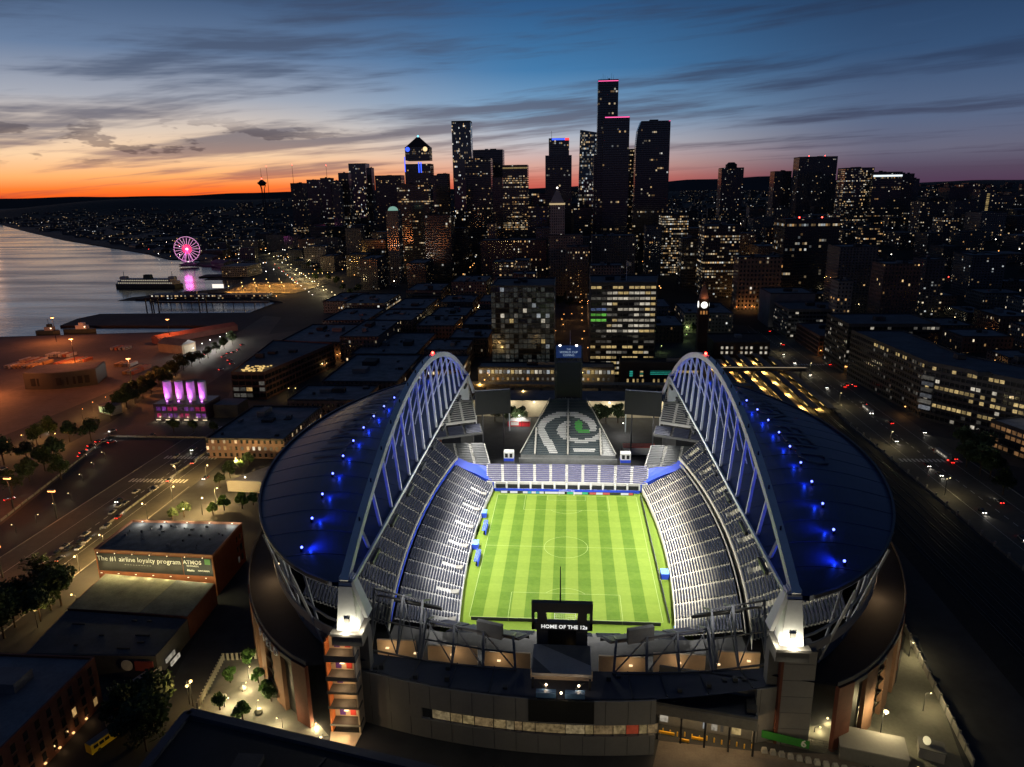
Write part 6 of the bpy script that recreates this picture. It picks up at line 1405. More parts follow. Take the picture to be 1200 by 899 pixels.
# the far town: houses beyond counting
mb = MB(); lm = MB(); lm2 = MB(); cnt = 0
rr_ = random.Random(23)
for k in range(5200):
    az = R_(rr_.uniform(-42, 33)); dist = 1500+(rr_.random()**1.5)*5200; x, y = CAM.x+math.sin(az)*dist, CAM.y+math.cos(az)*dist
    if not inland(x, y) or not inland(x-40, y-40) or y < 700 and abs(x) < 220: continue
    zg = H(x, y); s1, s2 = rr_.uniform(7, 20), rr_.uniform(7, 18); hg = rr_.uniform(4, 11)+(rr_.random() < .06)*rr_.uniform(10, 35)
    if free(x-s1, x+s1, y-s2, y+s2) and proj(x, y, zg+hg)[1] > skylimit(proj(x, y, zg)[0])-2:
        mb.box(x-s1, x+s1, y-s2, y+s2, zg-6, zg+hg); cnt += 1
    if k % 3 == 0 and proj(x, y, zg+8)[1] > skylimit(proj(x, y, zg)[0])+7:
        s = .7+dist/6500*1.3; c = (x+rr_.uniform(-30, 30), y+rr_.uniform(-30, 30), zg+6); (lm if rr_.random() < .7 else lm2).add([(c[0]+s, c[1], c[2]), (c[0]-s, c[1], c[2]), (c[0], c[1]+s, c[2]), (c[0], c[1]-s, c[2]), (c[0], c[1], c[2]+s), (c[0], c[1], c[2]-s)], [(0, 2, 4), (2, 1, 4), (1, 3, 4), (3, 0, 4), (2, 0, 5), (1, 2, 5), (3, 1, 5), (0, 3, 5)])
o = mb.build('distant_houses', FA['far']); o['kind'] = 'stuff'; tag(o, 'far-off dark houses with pinprick lights spread over the hills', 'houses')
o = lm.build('distant_street_lamps', glow('far_lamp_warm', (1, .66, .32), 1.5)); o['kind'] = 'stuff'; tag(o, 'tiny warm street lights scattered over the distant hills', 'street lights')
o = lm2.build('distant_white_lamps', glow('far_lamp_white', (.9, .95, 1), 1.7)); o['kind'] = 'stuff'; tag(o, 'tiny white lights scattered over the distant hills', 'street lights')
# dotted lamps in the downtown streets
mbs = dict(sodium=MB(), white=MB(), red=MB())
for k in range(1000):
    col_ = rr_.randrange(-14, 16); row = rr_.randrange(0, 17); x = -1500+78*(col_+14)+62+8; x, y = (x, 700+rr_.uniform(0, 1500)) if rr_.random() < .6 else (rr_.uniform(-900, 900), 700+94*row+84)
    if not inland(x, y): continue
    q = rr_.random(); t_ = 'sodium' if q < .62 else 'white' if q < .9 else 'red'; s = .75; c = (x, y, H(x, y)+(6 if t_ != 'red' else 1.5))
    if free(x, x, y, y): mbs[t_].ball(c, s, 6, 4)
for t_, m_, wds in (('sodium', glow('lamp_sodium', (1, .45, .12), 3.2), 'orange'), ('white', glow('street_white', (1, .92, .78), 7.), 'white'), ('red', glow('street_red', (1, .06, .04), 6.), 'red')):
    o = mbs[t_].build('downtown_street_lights', m_); o['kind'] = 'stuff'; tag(o, 'countless small %s lights in the gaps between downtown blocks' % wds, 'street lights')

# ================================================================== WATERFRONT
p = GY(219, 292, 1212); e = thing('ferris_wheel', 'big wheel with glowing pink spokes at the end of its pier', 'wheel', (p.x, 1212, 0), R_(14))
RW = 26.; hub = p.z; gp_ = glow('wheel_pink', (1, .42, .8), 1.5); gw_ = glow('wheel_white', (1, .75, .95), 2.6); gr_ = glow('wheel_red', (1, .04, .16), 2.4)
rim = MB()
for k in range(42):
    a0, a1 = 2*math.pi*k/42, 2*math.pi*(k+1)/42; rim.bar((RW*math.cos(a0), 0, hub+RW*math.sin(a0)), (RW*math.cos(a1), 0, hub+RW*math.sin(a1)), .6)
rim.build('rim', gp_, e)
for k in range(21):
    a0 = 2*math.pi*k/21; c_, s_ = math.cos(a0), math.sin(a0)
    MB().bar((4*c_, 0, hub+4*s_), (10*c_, 0, hub+10*s_), 1.1).build('spoke', gr_, e); MB().bar((10*c_, 0, hub+10*s_), (RW*c_, 0, hub+RW*s_), .5).build('spoke', gp_, e)
    MB().box(RW*c_-1.1, RW*c_+1.1, -1.1, 1.1, hub+RW*s_-2.6, hub+RW*s_-.3).build('gondola', m_seat_w, e)
MB().tube((0, -1, hub), (0, 1, hub), 2.6, n=16).build('hub', gw_, e)
for s_ in (-1, 1):
    for t_ in (-1, 1): MB().bar((0, t_*2, hub), (s_*13, t_*5, 0), 1.).build('support', m_white, e)
MB().box(-18, 18, -9, 9, 0, 5).build('boarding_hall', FA['far'], e)
lamp('POINT', 'wheel_glow', (0, -16, hub*.8), 18000, (1, .15, .8), e, 8.)
# ferry
e = thing('ferry', 'long white car ferry with two lit decks berthing at the terminal', 'ferry', (G(175, 335, 0).x, G(175, 335, 0).y, -2), R_(-3))
L_ = 62.; hullp = [(-L_, 0), (-L_*.86, -11), (L_*.86, -11), (L_, 0), (L_*.86, 11), (-L_*.86, 11)]; m_hull = mat('ferry_paint', (.32, .34, .34), .6); m_fer = mat('ferry_dark', (.04, .06, .05), .6)
MB().prism(hullp, 0, 5.5).build('hull', m_fer, e); MB().prism([(x*.93, y*.95) for x, y in hullp], 5.5, 10.5).build('car_deck', m_hull, e); MB().prism([(x*.84, y*.86) for x, y in hullp], 10.5, 14).build('cabin_deck', m_hull, e)
for k in range(30): x = -49+k*3.3; MB().box(x, x+2., -10.62, -10.4, 7.2, 8.6).build('window', glow('ferry_window', (1, .9, .66), .45), e)
for k in range(26): x = -43+k*3.3; MB().box(x, x+2., -9.62, -9.4, 11.4, 12.8).build('window', glow('ferry_window', (1, .9, .66), .45), e)
for x in (-44, 44): MB().frus(x-6, x+6, -5, 5, 14, 18, .8).build('wheelhouse', m_hull, e); MB().tube((x, 0, 18), (x, 0, 26), .4, n=6).build('mast', m_dsteel, e)
MB().frus(-7, 7, -4, 4, 14, 21, .85).build('funnel', m_fer, e)
# terminal and piers
block('ferry_terminal', 'long low ferry terminal with glowing yellow lanes and roof edge', -620, -440, 730, 752, 5, 'busy', z0=0, plant=3, parapet=False)
e = thing('terminal_apron', 'ferry holding lanes under rows of yellow lamps', 'apron', (-505, 840, 0)); MB().prism([(-30, -60), (90, -60), (100, 60), (-40, 80)], .05, .6).build('deck', mat('apron', (.25, .19, .10), .8, var=.3, vs=.1), e)
for k in range(14): x, y = -20+(k % 5)*22, -50+(k//5)*45; MB().tube((x, y, .6), (x, y, 10), .15, n=5).build('lamp_post', m_dsteel, e); MB().ball((x, y, 10.2), .7).build('lamp_head', glow('lamp_amber', (1, .62, .22), 3.4), e); lamp('POINT', 'apron_light', (x, y, 9), 15000, (1, .50, .12), e, .4)
MB().quad((-40, -62, 9), (-22, -62, 9), (-22, -62, 15), (-40, -62, 15)).build('lit_screen', glow('apron_screen', (1, .9, .8), 1.2), e)
for k, (px, py, w_, d_) in enumerate(((225, 300, 60, 26), (248, 305, 70, 28), (262, 312, 60, 26), (276, 320, 60, 26), (190, 296, 50, 24), (160, 291, 50, 24))):
    p = G(px, py, 0); e = thing('pier_shed', 'dark gabled pier shed along the lamp-dotted waterfront', 'shed', (p.x, p.y, -.5), R_(-38), 'pier sheds'); MB().box(-w_/2, w_/2, -d_/2, d_/2, -2, 9).build('wall', FA['far'], e); MB().add([(-w_/2, -d_/2-1, 9), (w_/2, -d_/2-1, 9), (w_/2, 0, 14), (-w_/2, 0, 14), (-w_/2, d_/2+1, 9), (w_/2, d_/2+1, 9)], [(0, 1, 2, 3), (3, 2, 5, 4), (0, 3, 4), (1, 5, 2)]).build('roof', m_roofdark, e)
for k, (px, py) in enumerate(((176, 362), (182, 362), (238, 361))):
    p = G(px, py, 0); e = thing('dock_portal', 'dark steel portal frame standing in the water by the ferry dock', 'frame', (p.x, p.y, -2), group='frames at the dock')
    for x in (-5, 5): MB().box(x-.6, x+.6, -.6, .6, -1, 17).build('leg', m_dsteel, e)
    MB().box(-6, 6, -.8, .8, 15.5, 17.5).build('beam', m_dsteel, e)
e = thing('dock_gangway', 'long dark gangway on piles beside the ferry dock', 'gangway', (-500, 668, -2)); MB().box(-70, 90, -3, 3, 5, 7).build('deck', m_dsteel, e)
for k in range(11): MB().tube((-66+k*15, 0, -2), (-66+k*15, 0, 5), .5, n=6).build('pile', m_dsteel, e)
# tugs
for px, py, lab, ln in ((47, 394, 'small dark tug moored at the yard quay', 26), (85, 392, 'white-housed workboat moored at the yard quay', 36)):
    p = G(px, py, -2); e = thing('tugboat', lab, 'boat', (p.x, p.y+14, -2), R_(4)); hp = [(-ln/2, -3), (-ln/2+2, -4.5), (ln*.3, -4.5), (ln/2, 0), (ln*.3, 4.5), (-ln/2+2, 4.5), (-ln/2, 3)]
    MB().prism(hp, 0, 4).build('hull', m_fer, e); MB().box(-ln*.1, ln*.24, -3, 3, 4, 8).build('cabin', m_seat_w if ln > 30 else m_hull, e); MB().box(0, ln*.16, -2.2, 2.2, 8, 11).build('wheelhouse', m_seat_w if ln > 30 else m_fer, e); MB().tube((ln*.05, 0, 11), (ln*.05, 0, 17), .2, n=5).build('mast', m_dsteel, e); MB().ball((ln*.2, -3.3, 6.5), .5).build('deck_lamp', glow('boat_lamp', (1, .7, .4), 6.), e)
# yard sheds and containers
p = G(210, 412, 0); e = thing('yard_shed', 'shed with a dark arched roof beside the white fence lamps', 'shed', (p.x, p.y, 0), R_(-20)); MB().box(-18, 14, -8, 8, 0, 9).build('wall', mat('shed_wall', (.20, .15, .10), .8), e); MB().add([(-18, -9, 8.5), (14, -9, 8.5), (14, 0, 13), (-18, 0, 13), (-18, 9, 8.5), (14, 9, 8.5)], [(0, 1, 2, 3), (3, 2, 5, 4), (0, 3, 4), (1, 5, 2)]).build('roof', m_roofdark, e); MB().box(14.02, 14.3, -6, 6, .5, 7.5).build('gable_door', mat('shed_gable', (.25, .22, .17), .8), e)
p0 = G(225, 400, 0); e = thing('red_shed', 'long low red-roofed shed beside the fence lamps', 'shed', (p0.x-8, p0.y+25, 0), R_(58)); MB().box(-45, 45, -7, 7, 0, 6).build('wall', mat('shed_red', (.16, .06, .05), .8), e); MB().add([(-45, -8, 6), (45, -8, 6), (45, 0, 9), (-45, 0, 9), (-45, 8, 6), (45, 8, 6)], [(0, 1, 2, 3), (3, 2, 5, 4), (0, 3, 4), (1, 5, 2)]).build('roof', mat('shed_red_roof', (.22, .07, .05), .8), e)
CC = [mat('container_%s' % n_, c_, .7) for n_, c_ in (('rust', (.30, .10, .05)), ('ochre', (.35, .22, .10)), ('white', (.45, .43, .40)), ('grey', (.2, .2, .2)))]
cmesh = MB().box(-6.1, 6.1, -1.22, 1.22, 0, 2.6)
for k in range(9): cmesh.box(-6+k*1.45, -5.6+k*1.45, -1.28, 1.28, .15, 2.45)
cm = [cmesh.mesh('container_box', m_) for m_ in CC]
names_ = ('rust-red', 'ochre', 'white', 'grey')
rq = random.Random(31)
for cx_, cy_, nx_, ny_, sp in ((70, 427, 5, 2, 1), (12, 430, 7, 2, 1), (60, 417, 6, 1, 1), (30, 423, 5, 1, 1), (150, 437, 3, 2, 1), (140, 428, 4, 1, 1), (135, 409, 4, 1, 1)):
    p = G(cx_, cy_, 0)
    for i in range(nx_):
        for j in range(ny_):
            c_ = rq.randrange(4); o = link('shipping_container', cm[c_], None, (p.x+i*4.2, p.y+j*14, .04), math.pi/2+rq.uniform(-.03, .03)); tag(o, '%s shipping container in a short row on the orange-lit yard' % names_[c_], 'container', 'containers on the yard, '+names_[c_])
p = G(72, 452, 0); e = thing('curved_hall', 'broad dark hall with curved glass front beside the waterfront road', 'building', (p.x, p.y+6, 0), R_(18)); TAKEN.append((p.x-40, p.x+40, p.y-25, p.y+30))
arcp = [(-26+52*i/14, -10-7*math.sin(math.pi*i/14)) for i in range(15)]+[(26, 16), (-26, 16)]
MB().prism(arcp, 0, 13).build('wall', mat('hall_wall', (.02, .02, .02), .5), e); MB().prism([(x*.97, y*.97) for x, y in arcp], 13.01, 13.4).build('roof', m_roofdark, e)
for k in range(9): x = -20+k*4.8; MB().box(x, x+3.4, -17.4+abs(k-4)*.9, -16.9+abs(k-4)*.9, 3, 9).build('window', m_glass, e)
p = G(126, 486, 0); e = thing('kiosk', 'small bright yellow-green kiosk beside the cross street', 'kiosk', (p.x, p.y+4, 0), R_(-25)); MB().box(-7, 7, -4, 4, 0, 6.).build('wall', m_gwall, e); MB().box(-7.4, 7.4, -4.4, 4.4, 6, 6.5).build('roof', m_roofdark, e)
for k in range(5): MB().box(-6.4+k*2.6, -4.4+k*2.6, -4.1, -3.95, 1, 5).build('window', room('room_lime', (.85, 1, .45), .9, .3), e)
# white trailer and red kiosk behind the corner decks
p = G(757, 525, 4); e = thing('trailer', 'white trailer with a red roof stripe behind the corner deck', 'trailer', (p.x-4, p.y, 0)); MB().box(-9, 9, -3, 3, .8, 5).build('body', m_seat_w, e); MB().box(-9, 9, -3.1, 3.1, 5.02, 5.6).build('roof_stripe', mat('stripe_red', (.4, .06, .05), .7), e)
for x in (-6, 6): MB().tube((x, -3.2, .6), (x, 3.2, .6), .6, n=10).build('wheel', m_black, e)
p = G(608, 494, 3); e = thing('red_kiosk', 'bright red kiosk with a tented top behind the video screen', 'kiosk', (p.x, p.y+2, 0)); MB().box(-7, 7, -3, 3, 0, 3.6).build('body', mat('kiosk_red', (.55, .03, .04), .6), e); MB().frus(-7.6, 7.6, -3.6, 3.6, 3.6, 5.6, .5).build('tent_roof', m_gwall, e); MB().box(-5, 0, -3.1, -2.95, .8, 3).build('counter_front', m_seat_w, e)
lamp('POINT', 'kiosk_light', (0, -7, 6), 1200, (1, .85, .7), e, .3); MB().ball((0, -7, 6.3), .3).build('lamp_head', glow('roof_edge_lamp', (1, .95, .8), 5.), e)

# ================================================================== TREES
m_leaf = mat('leaf_dark', (.028, .050, .016), .7, var=.45, vs=.5); m_leaf2 = mat('leaf_bright', (.06, .13, .03), .7, var=.4, vs=.6); m_bark = mat('bark', (.05, .035, .025), .9)
def tree_mesh(seed, hgt, rad, nl, leafm):
    r = random.Random(seed); tm = MB().tube((0, 0, 0), (0, 0, hgt*.5), .28, .16, n=7)
    lobes = []
    for k in range(6):
        a = k*1.05+r.random(); q = Vector((math.cos(a)*rad*.55, math.sin(a)*rad*.55, hgt*r.uniform(.5, .85))); tm.tube((0, 0, hgt*r.uniform(.3, .48)), q, .12, .04, n=5); lobes.append((q, rad*r.uniform(.4, .62)))
    lobes.append((Vector((0, 0, hgt*.86)), rad*.5))
    cm_ = MB()
    for i in range(nl):
        c, rr = r.choice(lobes); d = Vector((r.gauss(0, 1), r.gauss(0, 1), r.gauss(0, .8))).normalized()*rr*(r.random()**.4); p = c+d; s = r.uniform(.22, .5); u = Vector((r.gauss(0, 1), r.gauss(0, 1), r.gauss(0, 1))).normalized(); v = u.orthogonal().normalized()
        cm_.add([p-u*s-v*s*.6, p+u*s-v*s*.6, p+u*s+v*s*.6, p-u*s+v*s*.6], [(0, 1, 2, 3)])
    return tm.mesh('trunk', m_bark), cm_.mesh('crown', leafm, uv=False)
TM = [tree_mesh(1, 9, 3.6, 900, m_leaf), tree_mesh(2, 7.5, 3., 750, m_leaf), tree_mesh(3, 11, 4.4, 1100, m_leaf), tree_mesh(4, 6.5, 2.6, 900, m_leaf2)]
def tree(x, y, k, label, group, s=1., z=None):
    e = thing('tree', label, 'tree', (x, y, H(x, y) if z is None else z), random.uniform(0, 6.3), group); e.scale = (s, s, s*random.uniform(.9, 1.12)); link('trunk', TM[k][0], e); link('crown', TM[k][1], e)
def trees(pix, k, label, group, s=1.):
    for px, py in pix: p = G(px, py, 0); tree(p.x, p.y, k, label, group, s*random.uniform(.85, 1.15), 0)
trees([(281, 552), (270, 560), (258, 572), (292, 545), (302, 535), (216, 606), (203, 612)], 1, 'small round street tree beside the western avenue', 'trees along the western avenue')
trees([(263, 598), (284, 596), (297, 592), (250, 604)], 3, 'young tree on the pavement below the pale-roofed hall', 'young trees by the hall')
trees([(204, 507), (227, 507), (251, 507)], 1, 'clipped round tree between the vent stacks and the parking lot', 'round trees by the vent stacks', 1.1)
trees([(60, 515), (82, 518), (107, 517), (44, 523), (32, 540), (65, 540), (53, 552), (35, 565), (15, 580), (72, 562), (5, 545)], 2, 'broad dark tree in the island between the lit roads', 'trees between the roads', 1.3)
trees([(130+i*9.5, 488-i*5.6+random.uniform(-3, 3)) for i in range(16)]+[(150+i*9, 470-i*5.4) for i in range(9)], 2, 'dark tree in the long belt along the waterfront road', 'tree belt along the waterfront road', 1.1)
trees([(10, 720), (18, 735), (55, 700), (68, 695), (72, 710), (60, 715), (48, 728), (5, 748), (30, 712)], 2, 'big dark street tree beside the low warehouse', 'street trees by the low warehouse', 1.35)
trees([(150, 858), (165, 845), (160, 872), (178, 862), (172, 880), (185, 835)], 2, 'dark leafy tree by the parked yellow bus', 'trees by the bus', 1.2)
trees([(292, 780), (303, 800), (318, 822), (258, 832), (285, 845), (312, 812), (270, 800)], 3, 'bright green tree on the lit plaza', 'trees on the lit plaza', .8)
trees([(590, 496), (601, 497), (612, 496), (696, 496), (710, 497), (724, 496), (703, 492), (580, 494)], 0, 'round dark tree before the floodlit cream wall', 'trees before the cream wall', 1.25)
trees([(782, 388), (790, 384), (798, 390), (806, 380), (775, 392), (812, 390), (786, 378)], 0, 'park tree lit yellow-green beside the clock tower', 'trees by the clock tower', 1.2)
trees([(664, 352), (668, 362), (661, 345), (670, 340), (656, 360), (690, 350)], 2, 'dark street tree between the two glass blocks', 'trees between the glass blocks', 1.2)
trees([(1128, 530), (1140, 540), (1150, 535), (1132, 548), (1160, 560), (1175, 580), (1148, 556)], 2, 'dark tree before the apartment block with orange balconies', 'trees by the orange balconies', 1.3)
trees([(395, 335), (385, 330), (375, 322), (362, 315), (350, 308), (402, 342), (410, 348), (370, 330), (420, 345)], 2, 'dark tree in the park by the bright waterfront street', 'trees by the waterfront street', 1.3)
e = thing('plaza_fence', 'pale slatted fence round the lit leafy plaza', 'fence', (-100, -92, 0)); fpts = [Vector((p[0]+100, p[1]+92, 0)) for p in gp([(232, 832), (262, 774), (305, 772)])]
for a, b_ in zip(fpts, fpts[1:]):
    n = int((b_-a).length/1.4)
    for k in range(n): q = a+(b_-a)*(k/n); MB().box(-.4, .4, -.08, .08, 0, 2.6).build('fence_panel', m_conc_l, e).location = q; 
    MB().bar(a+Vector((0, 0, 2.5)), b_+Vector((0, 0, 2.5)), .15).build('rail', m_steel, e)
for px, py in ((283, 800), (262, 818), (300, 825), (330, 842), (290, 785)):
    p = G(px, py, 3.2); street_lamp(p.x, p.y, 3.2, 'warm', 420, 'short lamp on the lit leafy plaza', 'lamps on the leafy plaza', .22, z=0)
for px, py in ((368, 853), (378, 860)):
    p = G(px, py, 1.5); street_lamp(p.x, p.y, 1.5, 'warm', 300, 'glowing low lamp at the foot of the stair tower', 'lamps at the stair tower', .35, z=0)
for px, py in ((285, 808), (282, 835), (262, 818), (303, 835)):
    p = G(px, py, 0); o = MB().ball((0, 0, .5), 1.1, 9, 6, sz=.8).build('boulder', m_conc_l, smooth=True); o.location = p; tag(o, 'rounded pale boulder on the lit leafy plaza', 'boulder', 'boulders on the plaza')

# ================================================================== VEHICLES
m_tyre = mat('tyre', (.01, .01, .01), .8); m_head = glow('headlamp', (1, .95, .85), 14.); m_tail = glow('taillamp', (1, .03, .02), 9.); m_cglass = mat('car_glass', (.02, .025, .03), .1, var=0)
def car_proto(m_):
    body = MB().add([(-2.2, -.9, .35), (2.2, -.9, .35), (2.2, .9, .35), (-2.2, .9, .35), (-2.25, -.9, .85), (2.2, -.9, .75), (2.2, .9, .75), (-2.25, .9, .85)], [(3, 2, 1, 0), (4, 5, 6, 7), (0, 1, 5, 4), (1, 2, 6, 5), (2, 3, 7, 6), (3, 0, 4, 7)]).mesh('body', m_)
    cab = MB().add([(-1.7, -.82, .84), (1.1, -.82, .8), (1.1, .82, .8), (-1.7, .82, .84), (-1.2, -.68, 1.42), (.4, -.68, 1.42), (.4, .68, 1.42), (-1.2, .68, 1.42)], [(4, 5, 6, 7), (0, 1, 5, 4), (1, 2, 6, 5), (2, 3, 7, 6), (3, 0, 4, 7)]).mesh('cabin', m_cglass)
    wh = MB().tube((0, -.12, 0), (0, .12, 0), .34, n=10).mesh('wheel', m_tyre); hl = MB().box(-.05, .06, -.22, .22, -.1, .1).mesh('headlight', m_head); tl = MB().box(-.06, .05, -.26, .26, -.09, .09).mesh('taillight', m_tail)
    return body, cab, wh, hl, tl
CP = dict(white=car_proto(mat('paint_white', (.6, .6, .6), .3, var=0)), dark=car_proto(mat('paint_dark', (.02, .022, .026), .3, var=0)), red=car_proto(mat('paint_red', (.35, .02, .02), .3, var=0)), silver=car_proto(mat('paint_silver', (.3, .31, .33), .3, var=0)))
def car(x, y, rz, col, label, group, lights=True, z=.04):
    e = thing('car', label, 'car', (x, y, z), rz, group); b, c, wh, hl, tl = CP[col]
    link('body', b, e); link('cabin', c, e)
    for wx in (-1.4, 1.4):
        for wy in (-.85, .85): link('wheel', wh, e, (wx, wy, .34))
    if lights:
        for s_ in (-1, 1): link('headlight', hl, e, (2.2, s_*.6, .62)); link('taillight', tl, e, (-2.24, s_*.6, .7))
        k_ = 'carbeam'
        if k_ not in LG: d = bpy.data.lights.new('headlight_beam', 'SPOT'); d.energy = 700; d.spot_size = R_(70); d.spot_blend = .8; d.color = (1, .92, .78); d.shadow_soft_size = .2; LG[k_] = d
        o = link('headlight_beam', LG[k_], e, (2.4, 0, .8)); o.rotation_euler = Vector((1, 0, -.16)).to_track_quat('-Z', 'Y').to_euler()
def cars(pix, heading, cols, label, group, lights=True):
    for i, (px, py) in enumerate(pix): p = G(px, py, .5); c = cols[i % len(cols)]; car(p.x, p.y, R_(heading)+random.uniform(-.06, .06), c, c+' '+label, group+', '+c, lights)
cars([(96, 534), (98, 530), (106, 526), (107, 522), (116, 517), (122, 517), (131, 518)], 58, ('red', 'dark', 'silver', 'dark', 'red', 'white'), 'car queuing with tail lights on the road beside the parking lot', 'queue beside the parking lot')
cars([(11, 585)], 55, ('red',), 'car driving on the red-lit bend of the waterfront road', 'lone car on the bend'); cars([(132, 505), (3, 550)], -120, ('white',), 'car with bright headlights near the yellow-green kiosk', 'cars near the kiosk')
cars([(262, 418), (268, 414), (274, 413), (280, 410), (269, 422), (272, 426), (284, 404), (241, 415), (259, 433)], 62, ('white', 'red', 'dark', 'silver'), 'car in the traffic by the roof terrace warehouse', 'traffic by the terrace warehouse')
cars([(260, 504), (266, 505), (272, 504), (278, 505), (284, 504)], 0, ('silver', 'dark', 'white'), 'car parked at the end of the parking lot', 'cars at the lot end', False)
cars([(241, 560), (60, 505), (178, 510)], -90, ('red', 'dark', 'silver'), 'car crossing the wide western avenue', 'cars on the western avenue')
cars([(992, 451), (998, 450), (1001, 452), (989, 453)], 90, ('red', 'dark'), 'car braking at the crossing on the eastern avenue', 'cars braking on the eastern avenue'); cars([(972, 427), (977, 426)], 90, ('dark',), 'car driving away along the eastern avenue', 'cars driving away on the avenue')
cars([(1082, 506), (1101, 556), (1151, 599)], -90, ('dark', 'silver'), 'car with headlights coming along the eastern avenue', 'oncoming cars on the avenue'); cars([(1114, 541), (1118, 537), (1096, 528)], 90, ('red', 'dark'), 'car waiting behind the bus on the eastern avenue', 'cars waiting on the avenue'); cars([(1128, 506)], -40, ('red',), 'car turning into the side street by the wide office block', 'car turning by the office')
cars([(902, 388), (911, 387), (886, 370), (880, 366), (892, 376), (870, 358), (878, 362), (863, 350)], 75, ('red', 'dark', 'white'), 'car in the queue below the arcaded orange building', 'queue below the arcaded building')
cars([(330+i*4.5, 318+i*3.4) for i in range(9)], -60, ('white', 'silver', 'dark'), 'car with headlights in the bright waterfront street', 'cars in the waterfront street'); cars([(322+i*5, 310+i*4) for i in range(6)], 120, ('red', 'dark'), 'car with tail lights in the bright waterfront street', 'cars leaving on the waterfront street')
rq = random.Random(41)
for i in range(16): car(-20+i*4.1-22, -121.5-rq.uniform(0, 1)-(i % 2)*5.5, rq.choice((0, math.pi))+rq.uniform(-.08, .08), rq.choice(('dark', 'silver', 'dark')), 'parked dark or silver car in the shadow below the curved grey wall', 'cars below the grey wall', False)
# bus, coach and trucks
def bus(px, py, rz, m_, lab, ln=12., lights=False, box=None):
    p = G(px, py, 1.5); e = thing('bus' if box is None else 'truck', lab, 'bus' if box is None else 'truck', (p.x, p.y, .04), rz); b = MB().box(-ln/2, ln/2, -1.25, 1.25, .45, 3.1).build('body', m_, e); MB().box(-ln/2+.2, ln/2-.2, -1.1, 1.1, 3.11, 3.3).build('roof', m_gwall, e)
    for k in range(int(ln/1.6)-1):
        for s_ in (-1, 1): MB().box(-ln/2+.8+k*1.6, -ln/2+2.1+k*1.6, s_*1.27-.03, s_*1.27+.03, 1.7, 2.7).build('window', m_cglass if not lights else RM['white'], b)
    for x in (-ln*.32, ln*.34):
        for s_ in (-1, 1): MB().tube((x, s_*1.1, .5), (x, s_*1.32, .5), .5, n=10).build('wheel', m_tyre, e)
    if lights:
        for s_ in (-1, 1): MB().box(ln/2, ln/2+.06, s_*.8-.2, s_*.8+.2, .8, 1.1).build('headlight', m_head, e); MB().box(-ln/2-.06, -ln/2, s_*.8-.3, s_*.8+.3, .8, 1.2).build('taillight', m_tail, e)
bus(128, 862, R_(68), mat('bus_yellow', (.75, .52, .02), .5, var=.05), 'yellow school bus parked beside the dark brick hotel'); bus(160, 818, R_(62), mat('truck_red', (.30, .05, .05), .6), 'long trailer with a red side parked under dark trees', 12., box=1); bus(143, 842, R_(20), mat('truck_grey', (.22, .22, .21), .6), 'pale box truck parked behind the yellow bus', 8., box=1); bus(172, 795, R_(68), mat('truck_pale', (.25, .25, .24), .6), 'pale truck with an open frame near the low warehouse', 9., box=1)
bus(1017, 480, R_(-92), mat('bus_white', (.4, .4, .42), .5), 'lit white bus driving on the eastern avenue', 14., True); bus(1105, 533, R_(90), mat('bus_grey', (.3, .3, .32), .5), 'grey bus with red tail lights at the zebra crossing', 14., True)
# equipment on the touchline and in the yard
for k in range(2):
    e = thing('team_bench', 'blue roofed bench shelter with dark seats beside the touchline', 'bench', (-36.6, 14-k*27, .06), -math.pi/2, 'benches on the touchline'); MB().box(-5, 5, 1.2, 1.5, 0, 2.2).build('back', m_royal, e); MB().box(-5, 5, -.2, 1.5, 2.2, 2.4).build('canopy', m_royal, e); MB().box(-4.6, 4.6, .4, 1., .1, .6).build('seats', m_black, e)
for y, s_ in ((-22, 1), (-60, 1), (28, -1), (-2, -1)):
    e = thing('pitch_booth', 'small royal blue equipment box against the stand front', 'box', (s_*38.3, y, .06), 0, 'blue boxes at the stand'); MB().box(-1.4, 1.4, -2, 2, 0, 2.2).build('box_body', m_royal, e); MB().box(-1.5, 1.5, -2.1, 2.1, 2.2, 2.4).build('lid', mat('pale_blue', (.1, .25, .7), .6), e)
p = G(1090, 885, 0); e = thing('yard_cabin', 'grey cabin with a round dish on its roof in the service yard', 'cabin', (p.x, p.y, 0), R_(-20)); MB().box(-3, 3, -2.2, 2.2, 0, 3).build('body', m_gwall, e); MB().box(-3.1, 3.1, -2.3, 2.3, 3, 3.2).build('roof', m_conc_d, e); MB().tube((-1, 0, 3.2), (-1, 0, 4.2), .15, n=6).tube((-1, 0, 4.2), (-1.3, -.3, 4.4), .9, 1.1, n=14).build('dish', m_white, e)
p = G(1020, 885, 0); e = thing('yard_shed', 'flat grey shed beside the leaning lamp post', 'shed', (p.x, p.y, 0), R_(-14)); MB().box(-8, 8, -4, 4, 0, 4).build('wall', m_conc_d, e); MB().box(-8.2, 8.2, -4.2, 4.2, 4, 4.3).build('roof', m_gwall, e)
p0, p1 = G(1060, 740, 0), G(1140, 899, 0); e = thing('yard_wall', 'long low concrete wall between the service yard and the rail yard', 'wall', (p0.x, p0.y, 0)); MB().bar((0, 0, 1.2), (p1.x-p0.x, p1.y-p0.y, 1.2), .4, 2.4).build('wall', m_gwall, e)
for k in range(12): q = (p1-p0)*(k/12); MB().box(q.x-.3, q.x+.3, q.y-.3, q.y+.3, 0, 2.9).build('post', m_conc_d, e)
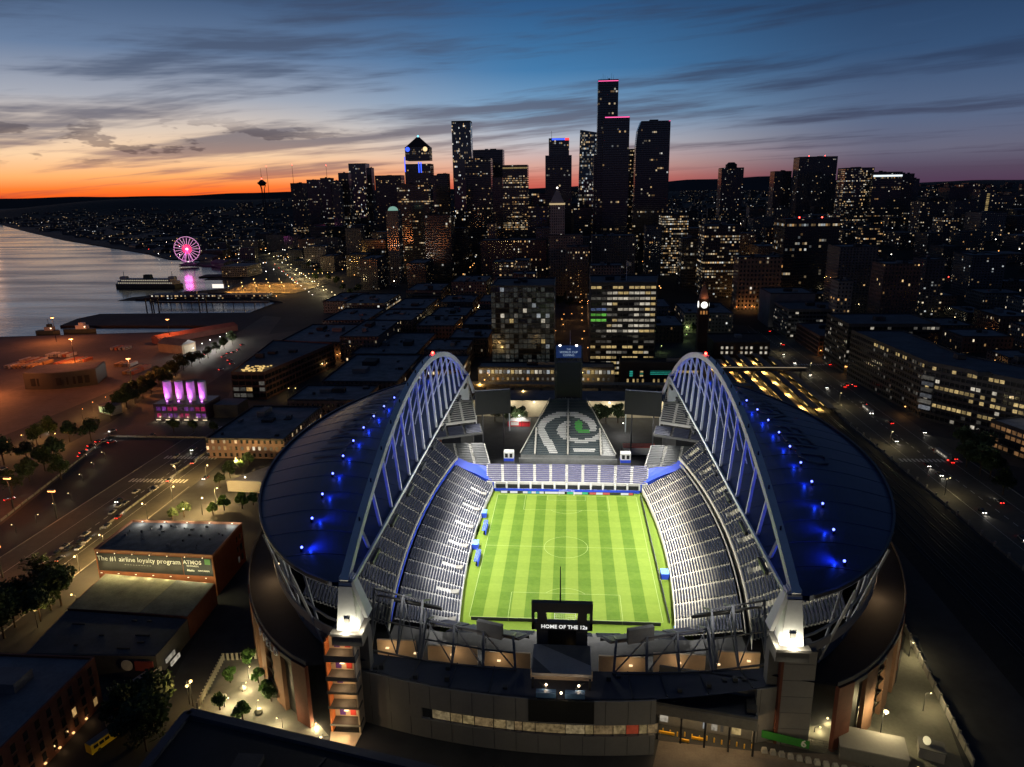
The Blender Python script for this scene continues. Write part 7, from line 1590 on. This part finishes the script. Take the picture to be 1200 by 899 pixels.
# fence of the avenue over the rails
e = thing('avenue_parapet', 'long concrete parapet with posts between the avenue and the tracks', 'parapet', (178, 0, 0)); MB().box(-.6, -.3, -120, 330, 0, 1.1).build('wall', m_conc_d, e)
for k in range(46): MB().box(-.8, -.1, -118+k*9.8, -117.3+k*9.8, -.0, 2.4).build('post', m_gwall, e)

# low concrete walls round the dark parking lot
for k, (pa, pb) in enumerate((((0, 612), (128, 512)), ((128, 512), (262, 514)), ((262, 516), (118, 621)))):
    a, b_ = G(*pa, 0), G(*pb, 0); e = thing('lot_wall', 'low concrete wall along the parking lot, ' + ('by the red-lit road', 'by the vent stacks', 'by the wide avenue')[k], 'wall', (a.x, a.y, 0)); d_ = b_-a; n = int(d_.length/6)
    MB().bar((0, 0, .55), (d_.x, d_.y, .55), .35, 1.1).build('wall', m_gwall, e)
    for i in range(n+1): q = d_*(i/n); MB().box(q.x-.3, q.x+.3, q.y-.3, q.y+.3, 0, 1.4).build('post', m_conc_d, e)
rq = random.Random(51)
for i in range(22):                                   # cars left on the dark lot and along the avenue kerb
    t_ = rq.random(); p = G(20+t_*190+rq.uniform(-6, 6), 690-t_*150+rq.uniform(-8, 8), .5); c = rq.choice(('dark', 'silver', 'white')); car(p.x, p.y, R_(rq.choice((90, -90)))+rq.uniform(-.05, .05), c, c+' car parked with lights off beside the wide avenue', 'cars parked by the avenue, '+c, False)
for i in range(14):
    y = -90+i*38+rq.uniform(-8, 8); c = rq.choice(('dark', 'silver', 'red')); up = rq.random() < .5
    car(192.5 if not up else 204, y, R_(90 if up else -90), c, c+' car '+('heading away' if up else 'coming towards the stadium gates')+' on the eastern avenue', 'moving cars on the eastern avenue, '+c+(' away' if up else ' towards'))
for i in range(12):
    y = -70+i*22+rq.uniform(-6, 6); c = rq.choice(('dark', 'silver', 'red')); up = rq.random() < .5
    car(-221 if not up else -210, y, R_(90 if up else -90), c, c+' car '+('heading away' if up else 'coming back')+' on the wide western avenue', 'moving cars on the western avenue, '+c+(' away' if up else ' back'))
